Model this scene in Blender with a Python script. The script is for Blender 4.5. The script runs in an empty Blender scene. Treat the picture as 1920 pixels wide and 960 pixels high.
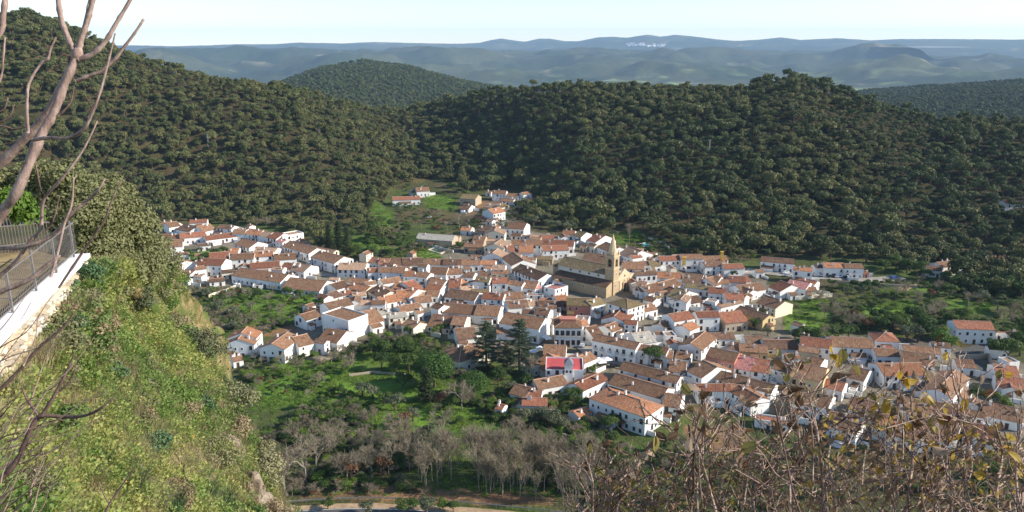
import bpy, math, random
import numpy as np
from mathutils import Vector, Matrix

random.seed(7)
rng = np.random.default_rng(11)
R = math.radians
scene = bpy.context.scene
COL = scene.collection

# ------------------------------------------------------------------ camera, sky, sun, exposure
CAM_H = 130.0
F = 1478.0                      # focal length in pixels of the 1920 px wide frame
PITCH = R(15.0)
cam_d = bpy.data.cameras.new('camera')
cam_d.sensor_width = 36.0
cam_d.lens = 36.0 * F / 1920.0
cam_d.clip_start = 0.1
cam_d.clip_end = 90000
cam = bpy.data.objects.new('camera', cam_d)
COL.objects.link(cam)
cam.location = (0, 0, CAM_H)
cam.rotation_euler = (R(90) - PITCH, 0, 0)
scene.camera = cam

SUN_EL = R(29)
SUN_AZ = (0.995, -0.08)          # horizontal direction towards the sun
world = bpy.data.worlds.new('World')
scene.world = world
world.use_nodes = True
wn = world.node_tree.nodes
wl = world.node_tree.links
sky = wn.new('ShaderNodeTexSky')
sky.sky_type = 'NISHITA'
sky.sun_disc = False
sky.sun_elevation = SUN_EL
sky.sun_rotation = math.atan2(SUN_AZ[0], SUN_AZ[1])
sky.altitude = 500
sky.air_density = 1.0
sky.dust_density = 0.0
sky.ozone_density = 3.0
wn['Background'].inputs['Strength'].default_value = 0.125
wl.new(sky.outputs[0], wn['Background'].inputs['Color'])

sun_d = bpy.data.lights.new('sun', 'SUN')
sun_d.energy = 4.9
sun_d.angle = R(0.5)
sun_d.color = (1.0, 0.93, 0.82)
sun = bpy.data.objects.new('sun', sun_d)
COL.objects.link(sun)
_s = Vector((SUN_AZ[0] * math.cos(SUN_EL), SUN_AZ[1] * math.cos(SUN_EL), math.sin(SUN_EL)))
sun.rotation_euler = _s.to_track_quat('Z', 'Y').to_euler()
sun.location = (200, -50, 300)

scene.view_settings.view_transform = 'Standard'
scene.view_settings.look = 'None'
scene.view_settings.gamma = 1.0
scene.view_settings.exposure = 0.8
scene.cycles.max_bounces = 6
scene.cycles.diffuse_bounces = 3
scene.cycles.glossy_bounces = 2
scene.cycles.transmission_bounces = 2
scene.cycles.volume_bounces = 0
scene.cycles.transparent_max_bounces = 6
scene.cycles.use_denoising = True

# ------------------------------------------------------------------ pixel <-> place helpers
CT, ST = math.cos(PITCH), math.sin(PITCH)
def ray(px, py):
    X = (px - 960.0) / F
    Y = (480.0 - py) / F
    return Vector((X, CT + Y * ST, -ST + Y * CT))
def at_z(px, py, z=0.0):
    d = ray(px, py)
    t = (z - CAM_H) / d.z
    return Vector((d.x * t, d.y * t, z))
def at_d(px, py, dist):
    """point on the pixel's ray at a horizontal distance"""
    d = ray(px, py)
    t = dist / math.hypot(d.x, d.y)
    return Vector((d.x * t, d.y * t, CAM_H + d.z * t))
def proj(p):
    x, y, z = p[0], p[1], p[2] - CAM_H
    f = y * CT - z * ST
    u = y * ST + z * CT
    return 960 + F * x / f, 480 - F * u / f

# ------------------------------------------------------------------ noise (numpy value noise)
def _hash(ix, iy, s):
    h = (ix.astype(np.int64) * 374761393 + iy.astype(np.int64) * 668265263 + s * 974711) & 0x7fffffff
    h = ((h ^ (h >> 13)) * 1274126177) & 0x7fffffff
    h = h ^ (h >> 16)
    return (h & 0xffff) / 65535.0
def vnoise(x, y, s=0):
    x = np.asarray(x, float); y = np.asarray(y, float)
    ix = np.floor(x); iy = np.floor(y)
    fx = x - ix; fy = y - iy
    fx = fx * fx * (3 - 2 * fx); fy = fy * fy * (3 - 2 * fy)
    a = _hash(ix, iy, s); b = _hash(ix + 1, iy, s); c = _hash(ix, iy + 1, s); d = _hash(ix + 1, iy + 1, s)
    return (a * (1 - fx) + b * fx) * (1 - fy) + (c * (1 - fx) + d * fx) * fy
def fbm(x, y, s=0, o=4):
    v = 0.0; a = 0.5
    for i in range(o):
        v = v + a * (vnoise(x * 2 ** i, y * 2 ** i, s + i) - 0.5) * 2
        a *= 0.5
    return v

# ------------------------------------------------------------------ object helpers
def mesh_from(name, verts, faces, mats=None, mat_idx=None, smooth=False):
    me = bpy.data.meshes.new(name)
    me.from_pydata([tuple(v) for v in verts], [], [tuple(f) for f in faces])
    for m in (mats or []):
        me.materials.append(m)
    if mat_idx is not None:
        me.polygons.foreach_set('material_index', mat_idx)
    if smooth:
        me.polygons.foreach_set('use_smooth', [True] * len(me.polygons))
    me.update()
    return me
def mesh_np(name, V, Fq, mats=None, mi=None, smooth=False):
    """numpy quads or triangles to a mesh"""
    V = np.asarray(V, np.float32); Fq = np.asarray(Fq, np.int32)
    me = bpy.data.meshes.new(name)
    n, k = Fq.shape
    me.vertices.add(len(V)); me.vertices.foreach_set('co', V.ravel())
    me.loops.add(n * k); me.loops.foreach_set('vertex_index', Fq.ravel())
    me.polygons.add(n)
    me.polygons.foreach_set('loop_start', np.arange(0, n * k, k, dtype=np.int32))
    me.polygons.foreach_set('loop_total', np.full(n, k, np.int32))
    for m in (mats or []):
        me.materials.append(m)
    if mi is not None:
        me.polygons.foreach_set('material_index', np.asarray(mi, np.int32))
    if smooth:
        me.polygons.foreach_set('use_smooth', np.ones(n, bool))
    me.update(calc_edges=True)
    me.validate()
    return me
def add(name, me, parent=None, loc=None, rz=None, scale=None):
    o = bpy.data.objects.new(name, me)
    COL.objects.link(o)
    if parent is not None:
        o.parent = parent
    if loc is not None:
        o.location = loc
    if rz is not None:
        o.rotation_euler = (0, 0, rz)
    if scale is not None:
        o.scale = scale
    return o
def tag(o, label=None, cat=None, group=None, kind=None):
    if label: o['label'] = label
    if cat: o['category'] = cat
    if group: o['group'] = group
    if kind: o['kind'] = kind
    return o
def thing(name, label, cat, loc=(0, 0, 0), rz=0.0, group=None):
    o = add(name, None, None, loc, rz)
    o.empty_display_size = 0.5
    return tag(o, label, cat, group)

class MB:
    """collects boxes, prisms and tubes into one mesh"""
    def __init__(s): s.v = []; s.f = []; s.m = []
    def quad(s, a, b, c, d, m=0):
        n = len(s.v); s.v += [a, b, c, d]; s.f.append((n, n + 1, n + 2, n + 3)); s.m.append(m)
    def poly(s, pts, m=0):
        n = len(s.v); s.v += list(pts); s.f.append(tuple(range(n, n + len(pts)))); s.m.append(m)
    def box(s, x0, y0, z0, x1, y1, z1, m=0):
        n = len(s.v)
        s.v += [(x0, y0, z0), (x1, y0, z0), (x1, y1, z0), (x0, y1, z0), (x0, y0, z1), (x1, y0, z1), (x1, y1, z1), (x0, y1, z1)]
        for f in ((0, 3, 2, 1), (4, 5, 6, 7), (0, 1, 5, 4), (1, 2, 6, 5), (2, 3, 7, 6), (3, 0, 4, 7)):
            s.f.append(tuple(n + i for i in f)); s.m.append(m)
    def prism(s, pts, z0, z1, m=0, top=True, scale=1.0, c=(0, 0)):
        """vertical prism (tapered by scale about c at the top)"""
        n = len(s.v); k = len(pts)
        s.v += [(x, y, z0) for x, y in pts]
        s.v += [(c[0] + (x - c[0]) * scale, c[1] + (y - c[1]) * scale, z1) for x, y in pts]
        for i in range(k):
            j = (i + 1) % k
            s.f.append((n + i, n + j, n + k + j, n + k + i)); s.m.append(m)
        if top:
            s.f.append(tuple(n + k + i for i in range(k))); s.m.append(m)
    def tube(s, pts, rad, sides=5, m=0, cap=True):
        pts = [Vector(p) for p in pts]
        n0 = len(s.v); k = len(pts)
        up = Vector((0.13, 0.21, 0.97))
        for i, p in enumerate(pts):
            d = (pts[min(i + 1, k - 1)] - pts[max(i - 1, 0)])
            d = d.normalized() if d.length > 1e-9 else Vector((0, 0, 1))
            a = d.cross(up)
            if a.length < 1e-3: a = d.cross(Vector((1, 0, 0)))
            a.normalize(); b = d.cross(a)
            r = rad[i] if hasattr(rad, '__len__') else rad
            for j in range(sides):
                w = 2 * math.pi * j / sides
                s.v.append(tuple(p + a * (r * math.cos(w)) + b * (r * math.sin(w))))
        for i in range(k - 1):
            for j in range(sides):
                q = (j + 1) % sides
                s.f.append((n0 + i * sides + j, n0 + i * sides + q, n0 + (i + 1) * sides + q, n0 + (i + 1) * sides + j)); s.m.append(m)
        if cap:
            s.f.append(tuple(n0 + j for j in range(sides))); s.m.append(m)
            s.f.append(tuple(n0 + (k - 1) * sides + j for j in range(sides))); s.m.append(m)
    def mesh(s, name, mats, smooth=False):
        return mesh_from(name, s.v, s.f, mats if isinstance(mats, (list, tuple)) else [mats], s.m, smooth)
    def build(s, name, mats, parent=None, smooth=False):
        return add(name, s.mesh(name, mats, smooth), parent)

# ------------------------------------------------------------------ materials
class NT:
    def __init__(s, name):
        s.mat = bpy.data.materials.new(name); s.mat.use_nodes = True
        s.n = s.mat.node_tree.nodes; s.l = s.mat.node_tree.links
        s.b = s.n['Principled BSDF']; s.out = s.n['Material Output']
    def new(s, t, **kw):
        x = s.n.new(t)
        for k, v in kw.items(): setattr(x, k, v)
        return x
    def link(s, a, b): s.l.new(a, b)
    def noise(s, scale, detail=4, rough=0.6, vec=None):
        x = s.new('ShaderNodeTexNoise'); x.inputs['Scale'].default_value = scale
        x.inputs['Detail'].default_value = detail; x.inputs['Roughness'].default_value = rough
        if vec is not None: s.link(vec, x.inputs['Vector'])
        return x.outputs['Fac']
    def ramp(s, fac, stops):
        x = s.new('ShaderNodeValToRGB'); e = x.color_ramp.elements
        while len(e) < len(stops): e.new(0.5)
        for i, (p, c) in enumerate(stops):
            e[i].position = p; e[i].color = (*c, 1) if len(c) == 3 else c
        s.link(fac, x.inputs['Fac']); return x.outputs['Color']
    def mix(s, fac, a, b, mode='MIX'):
        x = s.new('ShaderNodeMix', data_type='RGBA', blend_type=mode)
        for sock, v in ((x.inputs[0], fac), (x.inputs[6], a), (x.inputs[7], b)):
            if isinstance(v, (int, float)): sock.default_value = v
            elif isinstance(v, (tuple, list)): sock.default_value = (*v, 1)
            else: s.link(v, sock)
        return x.outputs[2]
    def math(s, op, a, b=None):
        x = s.new('ShaderNodeMath', operation=op)
        for i, v in enumerate((a, b)):
            if v is None: continue
            if isinstance(v, (int, float)): x.inputs[i].default_value = v
            else: s.link(v, x.inputs[i])
        return x.outputs[0]
    def bump(s, h, strength=0.5, dist=0.1):
        x = s.new('ShaderNodeBump'); x.inputs['Strength'].default_value = strength; x.inputs['Distance'].default_value = dist
        s.link(h, x.inputs['Height']); s.link(x.outputs[0], s.b.inputs['Normal'])
    def color(s, c):
        if isinstance(c, (tuple, list)): s.b.inputs['Base Color'].default_value = (*c, 1)
        else: s.link(c, s.b.inputs['Base Color'])
    def rough(s, r, spec=0.3):
        s.b.inputs['Roughness'].default_value = r; s.b.inputs['Specular IOR Level'].default_value = spec
def pos(nt): return nt.new('ShaderNodeNewGeometry').outputs['Position']
def objc(nt): return nt.new('ShaderNodeTexCoord').outputs['Object']
def rnd(nt): return nt.new('ShaderNodeObjectInfo').outputs['Random']

MATS = {}
def plain(name, col, rough=0.8, spec=0.3, var=0.25, scale=3.0, metal=0.0):
    if name in MATS: return MATS[name]
    t = NT(name); n = t.noise(scale, 5, 0.65, objc(t))
    a = tuple(c * (1 - var) for c in col); b = tuple(min(1, c * (1 + var)) for c in col)
    t.color(t.ramp(n, [(0.3, a), (0.7, b)])); t.rough(rough, spec)
    t.b.inputs['Metallic'].default_value = metal
    MATS[name] = t.mat
    return t.mat
def wall_mat(name, col, dirt=(0.45, 0.4, 0.33), amt=0.35):
    if name in MATS: return MATS[name]
    t = NT(name); p = pos(t)
    n1 = t.noise(0.35, 6, 0.7, p); n2 = t.noise(2.5, 4, 0.6, p)
    m = t.math('MULTIPLY', t.ramp(n1, [(0.45, (0, 0, 0)), (0.75, (1, 1, 1))]), amt)
    c = t.mix(m, col, dirt)
    c = t.mix(t.math('MULTIPLY', n2, 0.18), c, tuple(x * 0.6 for x in col))
    r = t.math('MULTIPLY', rnd(t), 0.12)
    c = t.mix(r, c, (0.62, 0.55, 0.45))
    t.color(c); t.rough(0.85, 0.2); t.bump(n2, 0.25, 0.05)
    MATS[name] = t.mat
    return t.mat
def roof_mat(name, lo, hi, lich=(0.34, 0.25, 0.15), lam=0.4):
    """clay barrel tiles; UV in metres: u along the eave, v up the slope"""
    if name in MATS: return MATS[name]
    t = NT(name)
    uv = t.new('ShaderNodeTexCoord').outputs['UV']
    mp = t.new('ShaderNodeMapping'); mp.inputs['Scale'].default_value = (2.6, 0.5, 1); t.link(uv, mp.inputs['Vector'])
    streak = t.noise(1.0, 5, 0.75, mp.outputs[0])
    p = pos(t)
    blot = t.noise(0.3, 6, 0.75, p); fine = t.noise(1.7, 4, 0.75, p)
    c = t.mix(t.ramp(streak, [(0.36, (0, 0, 0)), (0.62, (1, 1, 1))]), tuple(x * 0.72 for x in lo), tuple(min(1, x * 1.22) for x in hi))
    c = t.mix(t.math('MULTIPLY', t.ramp(blot, [(0.48, (0, 0, 0)), (0.66, (1, 1, 1))]), lam), c, lich)
    c = t.mix(t.math('MULTIPLY', t.ramp(fine, [(0.5, (0, 0, 0)), (0.75, (1, 1, 1))]), 0.7), c, tuple(x * 0.38 for x in lo))
    hsv = t.new('ShaderNodeHueSaturation'); t.link(c, hsv.inputs['Color'])
    v = t.math('ADD', t.math('MULTIPLY', rnd(t), 0.5), 0.64); t.link(v, hsv.inputs['Value'])
    t.color(hsv.outputs[0]); t.rough(0.9, 0.15)
    wv = t.new('ShaderNodeTexWave', wave_type='BANDS', bands_direction='X'); wv.inputs['Scale'].default_value = 0.95
    wv.inputs['Distortion'].default_value = 0.6; t.link(uv, wv.inputs['Vector'])
    t.bump(wv.outputs['Fac'], 0.7, 0.12)
    MATS[name] = t.mat
    return t.mat
def leaf_mat(name, cols, trans=0.25, rough=0.65, posscale=0.5):
    """foliage: colour drifts from plant to plant and from clump to clump"""
    if name in MATS: return MATS[name]
    t = NT(name)
    n = t.noise(posscale, 3, 0.6, pos(t))
    k = len(cols)
    f = t.math('ADD', t.math('MULTIPLY', rnd(t), 0.62), t.math('MULTIPLY', n, 0.38))
    c = t.ramp(f, [(0.15 + 0.7 * i / max(1, k - 1), cc) for i, cc in enumerate(cols)])
    t.color(c); t.rough(rough, 0.25)
    tr = t.new('ShaderNodeBsdfTranslucent'); t.link(c, tr.inputs['Color'])
    mx = t.new('ShaderNodeMixShader'); mx.inputs[0].default_value = trans
    t.link(t.b.outputs[0], mx.inputs[1]); t.link(tr.outputs[0], mx.inputs[2]); t.link(mx.outputs[0], t.out.inputs['Surface'])
    MATS[name] = t.mat
    return t.mat
# ================================================================== THE LAND: one sheet from below the cliff to the far ranges
def layer(pts):
    """(pixel x, pixel y, distance) along a crest -> bearing t = x / y, distance, height"""
    t = []; d = []; z = []
    for px, py, dist in pts:
        p = at_d(px, py, dist)
        t.append(p.x / p.y); d.append(dist); z.append(p.z)
    return np.array(t), np.array(d), np.array(z)
def ev(L, t):
    return np.interp(t, L[0], L[1]), np.interp(t, L[0], L[2])
FOOT = [(-900, 440), (0, 430), (200, 410), (300, 406), (430, 404), (520, 412), (600, 432), (660, 424), (715, 396), (740, 352), (800, 338), (880, 346), (960, 352),
        (1030, 388), (1100, 424), (1180, 434), (1260, 464), (1340, 474), (1440, 474), (1540, 482), (1640, 488), (1740, 488), (1830, 500), (1920, 520), (2900, 540)]
_ft = []; _fd = []
for px, py in FOOT:
    p = at_z(px, py); _ft.append(p.x / p.y); _fd.append(math.hypot(p.x, p.y))
FOOT_L = (np.array(_ft), np.array(_fd))
CREST_A = layer([(-900, 60, 1000), (-300, 55, 1000), (-60, 50, 1000), (0, 40, 1000), (40, 37, 1000), (80, 42, 1000), (120, 58, 990), (200, 90, 980), (260, 118, 960), (300, 130, 950),
                 (400, 158, 900), (470, 166, 890), (560, 178, 920), (640, 198, 1000), (700, 212, 1070), (760, 212, 1100), (800, 208, 1080), (860, 197, 1020),
                 (920, 184, 960), (1000, 174, 920), (1100, 170, 900), (1200, 172, 900), (1300, 175, 900), (1400, 174, 890), (1440, 164, 880),
                 (1480, 158, 880), (1520, 164, 880), (1560, 178, 880), (1620, 199, 860), (1700, 224, 850), (1760, 238, 850), (1850, 240, 860), (1920, 243, 870), (2300, 250, 900), (2900, 260, 900)])
CREST_B = layer([(-900, 180, 3268), (300, 180, 3268), (480, 168, 3182), (540, 152, 3096), (600, 130, 3010), (680, 118, 3010), (760, 126, 3010), (830, 145, 2924), (900, 160, 2924), (980, 178, 2924),
                 (1200, 195, 3096), (1500, 186, 3440), (1600, 176, 3268), (1700, 168, 3182), (1800, 159, 3182), (1920, 154, 3182), (2200, 150, 3268), (2900, 160, 3268)])
CREST_C = layer([(-900, 100, 12709), (240, 101, 12709), (400, 96, 12299), (560, 94, 12299), (640, 97, 12504), (700, 101, 12709), (800, 96, 12709), (900, 98, 12914), (1000, 101, 12914),
                 (1100, 99, 12914), (1200, 96, 12914), (1320, 99, 13119), (1450, 96, 12709), (1560, 102, 12914), (1700, 106, 13529), (1820, 110, 13324), (1920, 112, 13324), (2900, 105, 13324)])
CREST_D = layer([(-900, 85, 20500), (240, 85, 20500), (320, 87, 20500), (440, 83, 20500), (520, 83, 20500), (560, 80, 20500), (640, 82, 20500), (700, 79, 20500), (780, 81, 20500), (860, 82, 20500),
                 (900, 80, 20500), (920, 75, 20500), (940, 72, 20500), (960, 75, 20500), (985, 78, 20500), (1010, 72, 20500), (1030, 72, 20500), (1060, 77, 20500), (1085, 77, 20500),
                 (1120, 70, 20500), (1150, 69, 20500), (1175, 71, 20500), (1215, 65, 20500), (1240, 69, 20500), (1265, 65, 20500), (1300, 68, 20500), (1340, 73, 20500), (1380, 77, 20500),
                 (1430, 74, 20500), (1465, 70, 20500), (1500, 75, 20500), (1570, 72, 20500), (1630, 76, 20500), (1690, 73, 20500), (1800, 73, 20500), (1920, 74, 20500), (2900, 80, 20500)])
def smooth(a):
    return a * a * (3 - 2 * a)
def land(x, y):
    """height of the ground"""
    x = np.atleast_1d(np.asarray(x, float)); y = np.atleast_1d(np.asarray(y, float))
    t = x / np.maximum(y, 1.0); r = np.hypot(x, y)
    dF = np.interp(t, *FOOT_L)
    dA, zA = ev(CREST_A, t); dB, zB = ev(CREST_B, t); dC, zC = ev(CREST_C, t); dD, zD = ev(CREST_D, t)
    o = np.ones_like(t)
    D = [o * 10, dF, dA, dA + 480, dB, dB + 900, o * 6600, o * 8600, dC, dC + 2300, dD, dD + 2500]
    Z = [o * 0, o * 0, zA, zA - 90, zB, zB - 220, o * -262, o * -215, zC, zC - 120, zD, zD - 500]
    z = np.zeros_like(t)
    for k in range(len(D) - 1):
        a = np.clip((r - D[k]) / np.maximum(D[k + 1] - D[k], 1.0), 0, 1)
        w = 0.55 if k in (1, 3) else 0.8
        a = (1 - w) * a + w * smooth(a)
        z = np.where((r >= D[k]) & (r <= D[k + 1]), Z[k] + (Z[k + 1] - Z[k]) * a, z)
    z = np.where(r > D[-1], Z[-1], z)
    hill = np.clip((r - dF) / 120, 0, 1)
    crest = 1 - 0.85 * np.exp(-((r - dA) / 70.0) ** 2)
    z = z + hill * crest * (fbm(x / 110, y / 110, 3, 3) * 7)
    far = np.clip((r - 4000) / 1500, 0, 1) * (1 - 0.93 * np.exp(-((r - dD) / 1500.0) ** 2)) * (1 - 0.8 * np.exp(-((r - dC) / 800.0) ** 2))
    rg = 1 - np.abs(fbm(x / 4200 + 3, y / 2000, 13, 4)) * 2.0
    pl = 1 - 0.75 * np.exp(-((r - 7000) / 1500.0) ** 2)
    pl = pl * np.where(r > dC, 1 - 0.6 * smooth(np.clip((r - dC) / 1500, 0, 1)), 1.0)
    z = z + far * pl * (fbm(x / 1000, y / 640, 9, 5) * 230 + (rg - 0.35) * 170 + fbm(x / 420, y / 360, 17, 3) * 70)
    z = z + (1 - hill) * fbm(x / 40, y / 40, 5, 2) * 0.25
    return z
def lz(x, y):
    return float(land(x, y)[0])
def on_land(px, py):
    """where the pixel's ray first meets the land"""
    d = ray(px, py); h = math.hypot(d.x, d.y)
    prev = 60.0
    rs = np.concatenate([np.arange(60, 2300, 4.0), np.arange(2300, 24000, 60.0)])
    X = d.x / h * rs; Y = d.y / h * rs; Zr = CAM_H + d.z / h * rs
    under = np.nonzero(land(X, Y) >= Zr)[0]
    i = under[0] if len(under) else len(rs) - 1
    return Vector((X[i], Y[i], lz(X[i], Y[i])))

# zones of the valley floor, outlined in the photograph and laid on the ground
def zone(pts): return np.array([tuple(at_z(px, py))[:2] for px, py in pts])
def inside(poly, x, y):
    res = np.zeros(x.shape, bool); n = len(poly)
    for i in range(n):
        x0, y0 = poly[i]; x1, y1 = poly[(i + 1) % n]
        c = ((y0 > y) != (y1 > y)) & (x < (x1 - x0) * (y - y0) / ((y1 - y0) if y1 != y0 else 1e-9) + x0)
        res ^= c
    return res
Z_VILLAGE = zone([(290, 424), (480, 436), (570, 456), (640, 486), (760, 488), (900, 420), (940, 372), (975, 430), (1100, 450), (1180, 466), (1330, 492), (1420, 506), (1460, 560), (1470, 620), (1760, 640), (1960, 690), (2010, 860),
                  (1700, 830), (1560, 800), (1430, 770), (1320, 750), (1260, 780), (1210, 790), (1090, 740), (990, 700), (800, 620), (690, 650), (560, 690), (480, 660), (560, 600), (600, 570), (480, 540), (310, 530)])
Z_MEADOW = [zone(p) for p in (
    [(1465, 566), (1540, 562), (1565, 590), (1530, 622), (1475, 622)], [(1610, 572), (1700, 562), (1740, 580), (1690, 602), (1600, 600)], [(1640, 540), (1760, 540), (1740, 553), (1650, 553)],
    [(800, 768), (880, 760), (945, 800), (900, 818), (820, 800)], [(796, 362), (850, 372), (855, 396), (800, 392)], [(470, 690), (760, 650), (780, 720), (620, 770), (490, 760)],
    [(775, 470), (815, 462), (830, 485), (790, 488)], [(1780, 560), (1860, 568), (1850, 590), (1770, 580)], [(640, 700), (800, 690), (900, 800), (700, 830)], [(1800, 680), (1850, 685), (1850, 700), (1800, 698)],
    [(360, 560), (520, 540), (600, 560), (560, 610), (400, 590)], [(1140, 440), (1190, 430), (1220, 450), (1160, 456)], [(600, 430), (700, 440), (740, 470), (640, 476)], [(700, 380), (740, 400), (735, 430), (690, 430)], [(345, 474), (430, 464), (440, 488), (352, 502)])]
Z_EARTH = [zone(p) for p in ([(1060, 786), (1140, 800), (1150, 836), (1070, 830)], [(470, 606), (560, 602), (550, 632), (460, 630)], [(560, 900), (1040, 930), (1040, 948), (560, 935)],
                             [(860, 384), (935, 372), (950, 405), (880, 410)], [(1770, 480), (1920, 470), (1920, 500), (1780, 505)], [(1280, 800), (1400, 800), (1420, 850), (1290, 850)])]
def build_land():
    nt_, nr = 460, 610
    T = np.linspace(-0.98, 0.98, nt_)
    rr = np.concatenate([np.linspace(20, 150, 20, endpoint=False), np.linspace(150, 700, 240, endpoint=False), np.geomspace(700, 25500, nr - 260)])
    az = np.arctan(T)
    X = np.sin(az)[None, :] * rr[:, None]; Y = np.cos(az)[None, :] * rr[:, None]
    x = X.ravel(); y = Y.ravel(); z = land(x, y); r = np.hypot(x, y); t = x / y
    V = np.stack([x, y, z], 1)
    i = np.arange(nr - 1)[:, None] * nt_ + np.arange(nt_ - 1)[None, :]
    Q = np.stack([i, i + 1, i + nt_ + 1, i + nt_], -1).reshape(-1, 4)
    me = mesh_np('ground', V, Q, None, None, True)
    # base colours of soil, grass, paving and far woods
    n1 = fbm(x / 14, y / 14, 20, 4); n2 = fbm(x / 60, y / 60, 24, 4); n3 = fbm(x / 600, y / 600, 28, 5)
    def cl(c): return np.array(c)[None, :]
    def mixc(a, b, w): return a * (1 - w[:, None]) + b * w[:, None]
    soil = cl((0.115, 0.085, 0.045)); scrub = cl((0.055, 0.065, 0.022)); grass = cl((0.075, 0.115, 0.026))
    c = mixc(soil * np.ones((len(x), 1)), scrub * np.ones((len(x), 1)), np.clip(0.55 + n1 * 0.9 + n2 * 0.4, 0, 1))
    dF = np.interp(t, *FOOT_L)
    flat = np.clip((dF - r) / 40 + 0.3, 0, 1)
    g = np.clip(0.45 + n2 * 1.2 + n1 * 0.5, 0, 1) * flat
    c = mixc(c, grass, g * 0.75)
    v = inside(Z_VILLAGE, x, y).astype(float)
    c = mixc(c, cl((0.20, 0.17, 0.135)) * np.ones((len(x), 1)), v * np.clip(0.85 + n1 * 0.5, 0, 1))
    for zn in Z_MEADOW:
        c = mixc(c, cl((0.105, 0.185, 0.026)) * np.ones((len(x), 1)), inside(zn, x, y) * np.clip(0.8 + n1 * 0.6, 0, 1))
    for zn in Z_EARTH:
        c = mixc(c, cl((0.25, 0.14, 0.08)) * np.ones((len(x), 1)), inside(zn, x, y) * np.clip(0.75 + n1 * 0.5, 0, 1))
    dA, zA = ev(CREST_A, t)
    # bare tan clearings on the long western hill
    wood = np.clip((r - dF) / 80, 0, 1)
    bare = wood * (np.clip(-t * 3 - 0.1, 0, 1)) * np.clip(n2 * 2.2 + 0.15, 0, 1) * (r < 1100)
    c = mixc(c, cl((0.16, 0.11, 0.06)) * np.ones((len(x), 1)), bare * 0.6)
    c = mixc(c, c * 0.6, wood * (r < 1300))  # woodland floor painted darker to deepen the shade between the trees
    fw = np.clip((r - 1350) / 300, 0, 1)
    n4 = fbm(x / 240, y / 200, 49, 3)
    wood_c = mixc(cl((0.030, 0.045, 0.018)) * np.ones((len(x), 1)), cl((0.062, 0.07, 0.032)) * np.ones((len(x), 1)), np.clip(0.3 + n3 * 2.4 + n4 * 1.6, 0, 1))
    clear = np.clip(fbm(x / 380, y / 260, 47, 4) * 5 - 2.0, 0, 1) * (r > 3800)
    wood_c = mixc(wood_c, cl((0.26, 0.22, 0.13)) * np.ones((len(x), 1)), clear * 0.8)
    c = mixc(c, wood_c, fw)
    plain = np.exp(-((r - 7300) / 1500.0) ** 2) * np.clip((t + 0.12) * 6, 0, 1) * np.clip((0.62 - t) * 5, 0, 1)
    field = np.clip(fbm(x / 300, y / 260, 40, 3) * 4.5 - 0.7, 0, 1) * plain
    c = mixc(c, cl((0.24, 0.29, 0.11)) * np.ones((len(x), 1)), field)
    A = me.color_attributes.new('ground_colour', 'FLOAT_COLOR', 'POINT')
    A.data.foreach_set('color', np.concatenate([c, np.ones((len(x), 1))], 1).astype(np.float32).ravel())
    tn = NT('land')
    at = tn.new('ShaderNodeVertexColor', layer_name='ground_colour')
    p = pos(tn)
    f1 = tn.noise(0.9, 6, 0.7, p); f2 = tn.noise(0.02, 6, 0.72, p)
    cc = tn.mix(0.75, at.outputs['Color'], tn.ramp(f1, [(0.3, (0.62, 0.62, 0.62)), (0.7, (1.3, 1.3, 1.25))]), 'MULTIPLY')
    cc = tn.mix(0.6, cc, tn.ramp(f2, [(0.36, (0.45, 0.5, 0.5)), (0.64, (1.4, 1.35, 1.2))]), 'MULTIPLY')
    tn.color(cc); tn.rough(0.95, 0.1)
    bs = tn.math('ADD', f1, tn.math('MULTIPLY', f2, 40.0)); tn.bump(bs, 0.35, 0.3)
    me.materials.append(tn.mat)
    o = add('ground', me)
    tag(o, kind='structure')
    return o
build_land()
# ================================================================== THE VILLAGE
WHITE = wall_mat('limewash', (0.83, 0.81, 0.765))
CREAM = wall_mat('cream_render', (0.74, 0.66, 0.50))
OCHRE = wall_mat('ochre_render', (0.56, 0.42, 0.20))
STONE = wall_mat('rubble_stone', (0.42, 0.33, 0.23), (0.22, 0.18, 0.13), 0.6)
BRICK = wall_mat('red_brick_render', (0.46, 0.17, 0.11), (0.3, 0.14, 0.1), 0.4)
GREYW = wall_mat('grey_render', (0.40, 0.39, 0.38))
WALLS = {'w': WHITE, 'c': CREAM, 'y': OCHRE, 's': STONE, 'r': BRICK, 'k': GREYW}
WALL_WORD = {'w': 'white', 'c': 'cream', 'y': 'ochre', 's': 'stone', 'r': 'red', 'k': 'grey'}
ROOFS = {
    'b': roof_mat('brown_tiles', (0.15, 0.078, 0.043), (0.32, 0.172, 0.10)),
    'd': roof_mat('dark_brown_tiles', (0.105, 0.06, 0.038), (0.235, 0.13, 0.082)),
    'o': roof_mat('orange_tiles', (0.30, 0.12, 0.058), (0.49, 0.225, 0.115), (0.33, 0.23, 0.16), 0.35),
    'r': roof_mat('red_tiles', (0.205, 0.08, 0.046), (0.37, 0.15, 0.085), (0.28, 0.19, 0.14), 0.35),
    't': roof_mat('tan_tiles', (0.30, 0.17, 0.10), (0.50, 0.32, 0.21), (0.42, 0.34, 0.25), 0.4),
    'p': roof_mat('pink_tiles', (0.52, 0.20, 0.17), (0.66, 0.30, 0.25), (0.55, 0.3, 0.25), 0.15),
    'g': roof_mat('grey_sheet', (0.30, 0.27, 0.22), (0.46, 0.42, 0.35), (0.3, 0.28, 0.2), 0.4),
    'm': roof_mat('mossy_tiles', (0.15, 0.105, 0.05), (0.29, 0.21, 0.11), (0.20, 0.19, 0.08), 0.5),
}
ROOF_WORD = {'b': 'brown', 'd': 'dark brown', 'o': 'orange', 'r': 'red', 't': 'tan', 'p': 'pink', 'g': 'grey', 'm': 'mossy brown'}
GLASS = plain('window_glass', (0.025, 0.03, 0.035), 0.2, 0.5, 0.4, 2)
FRAME = plain('window_surround', (0.55, 0.52, 0.47), 0.8)
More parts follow.
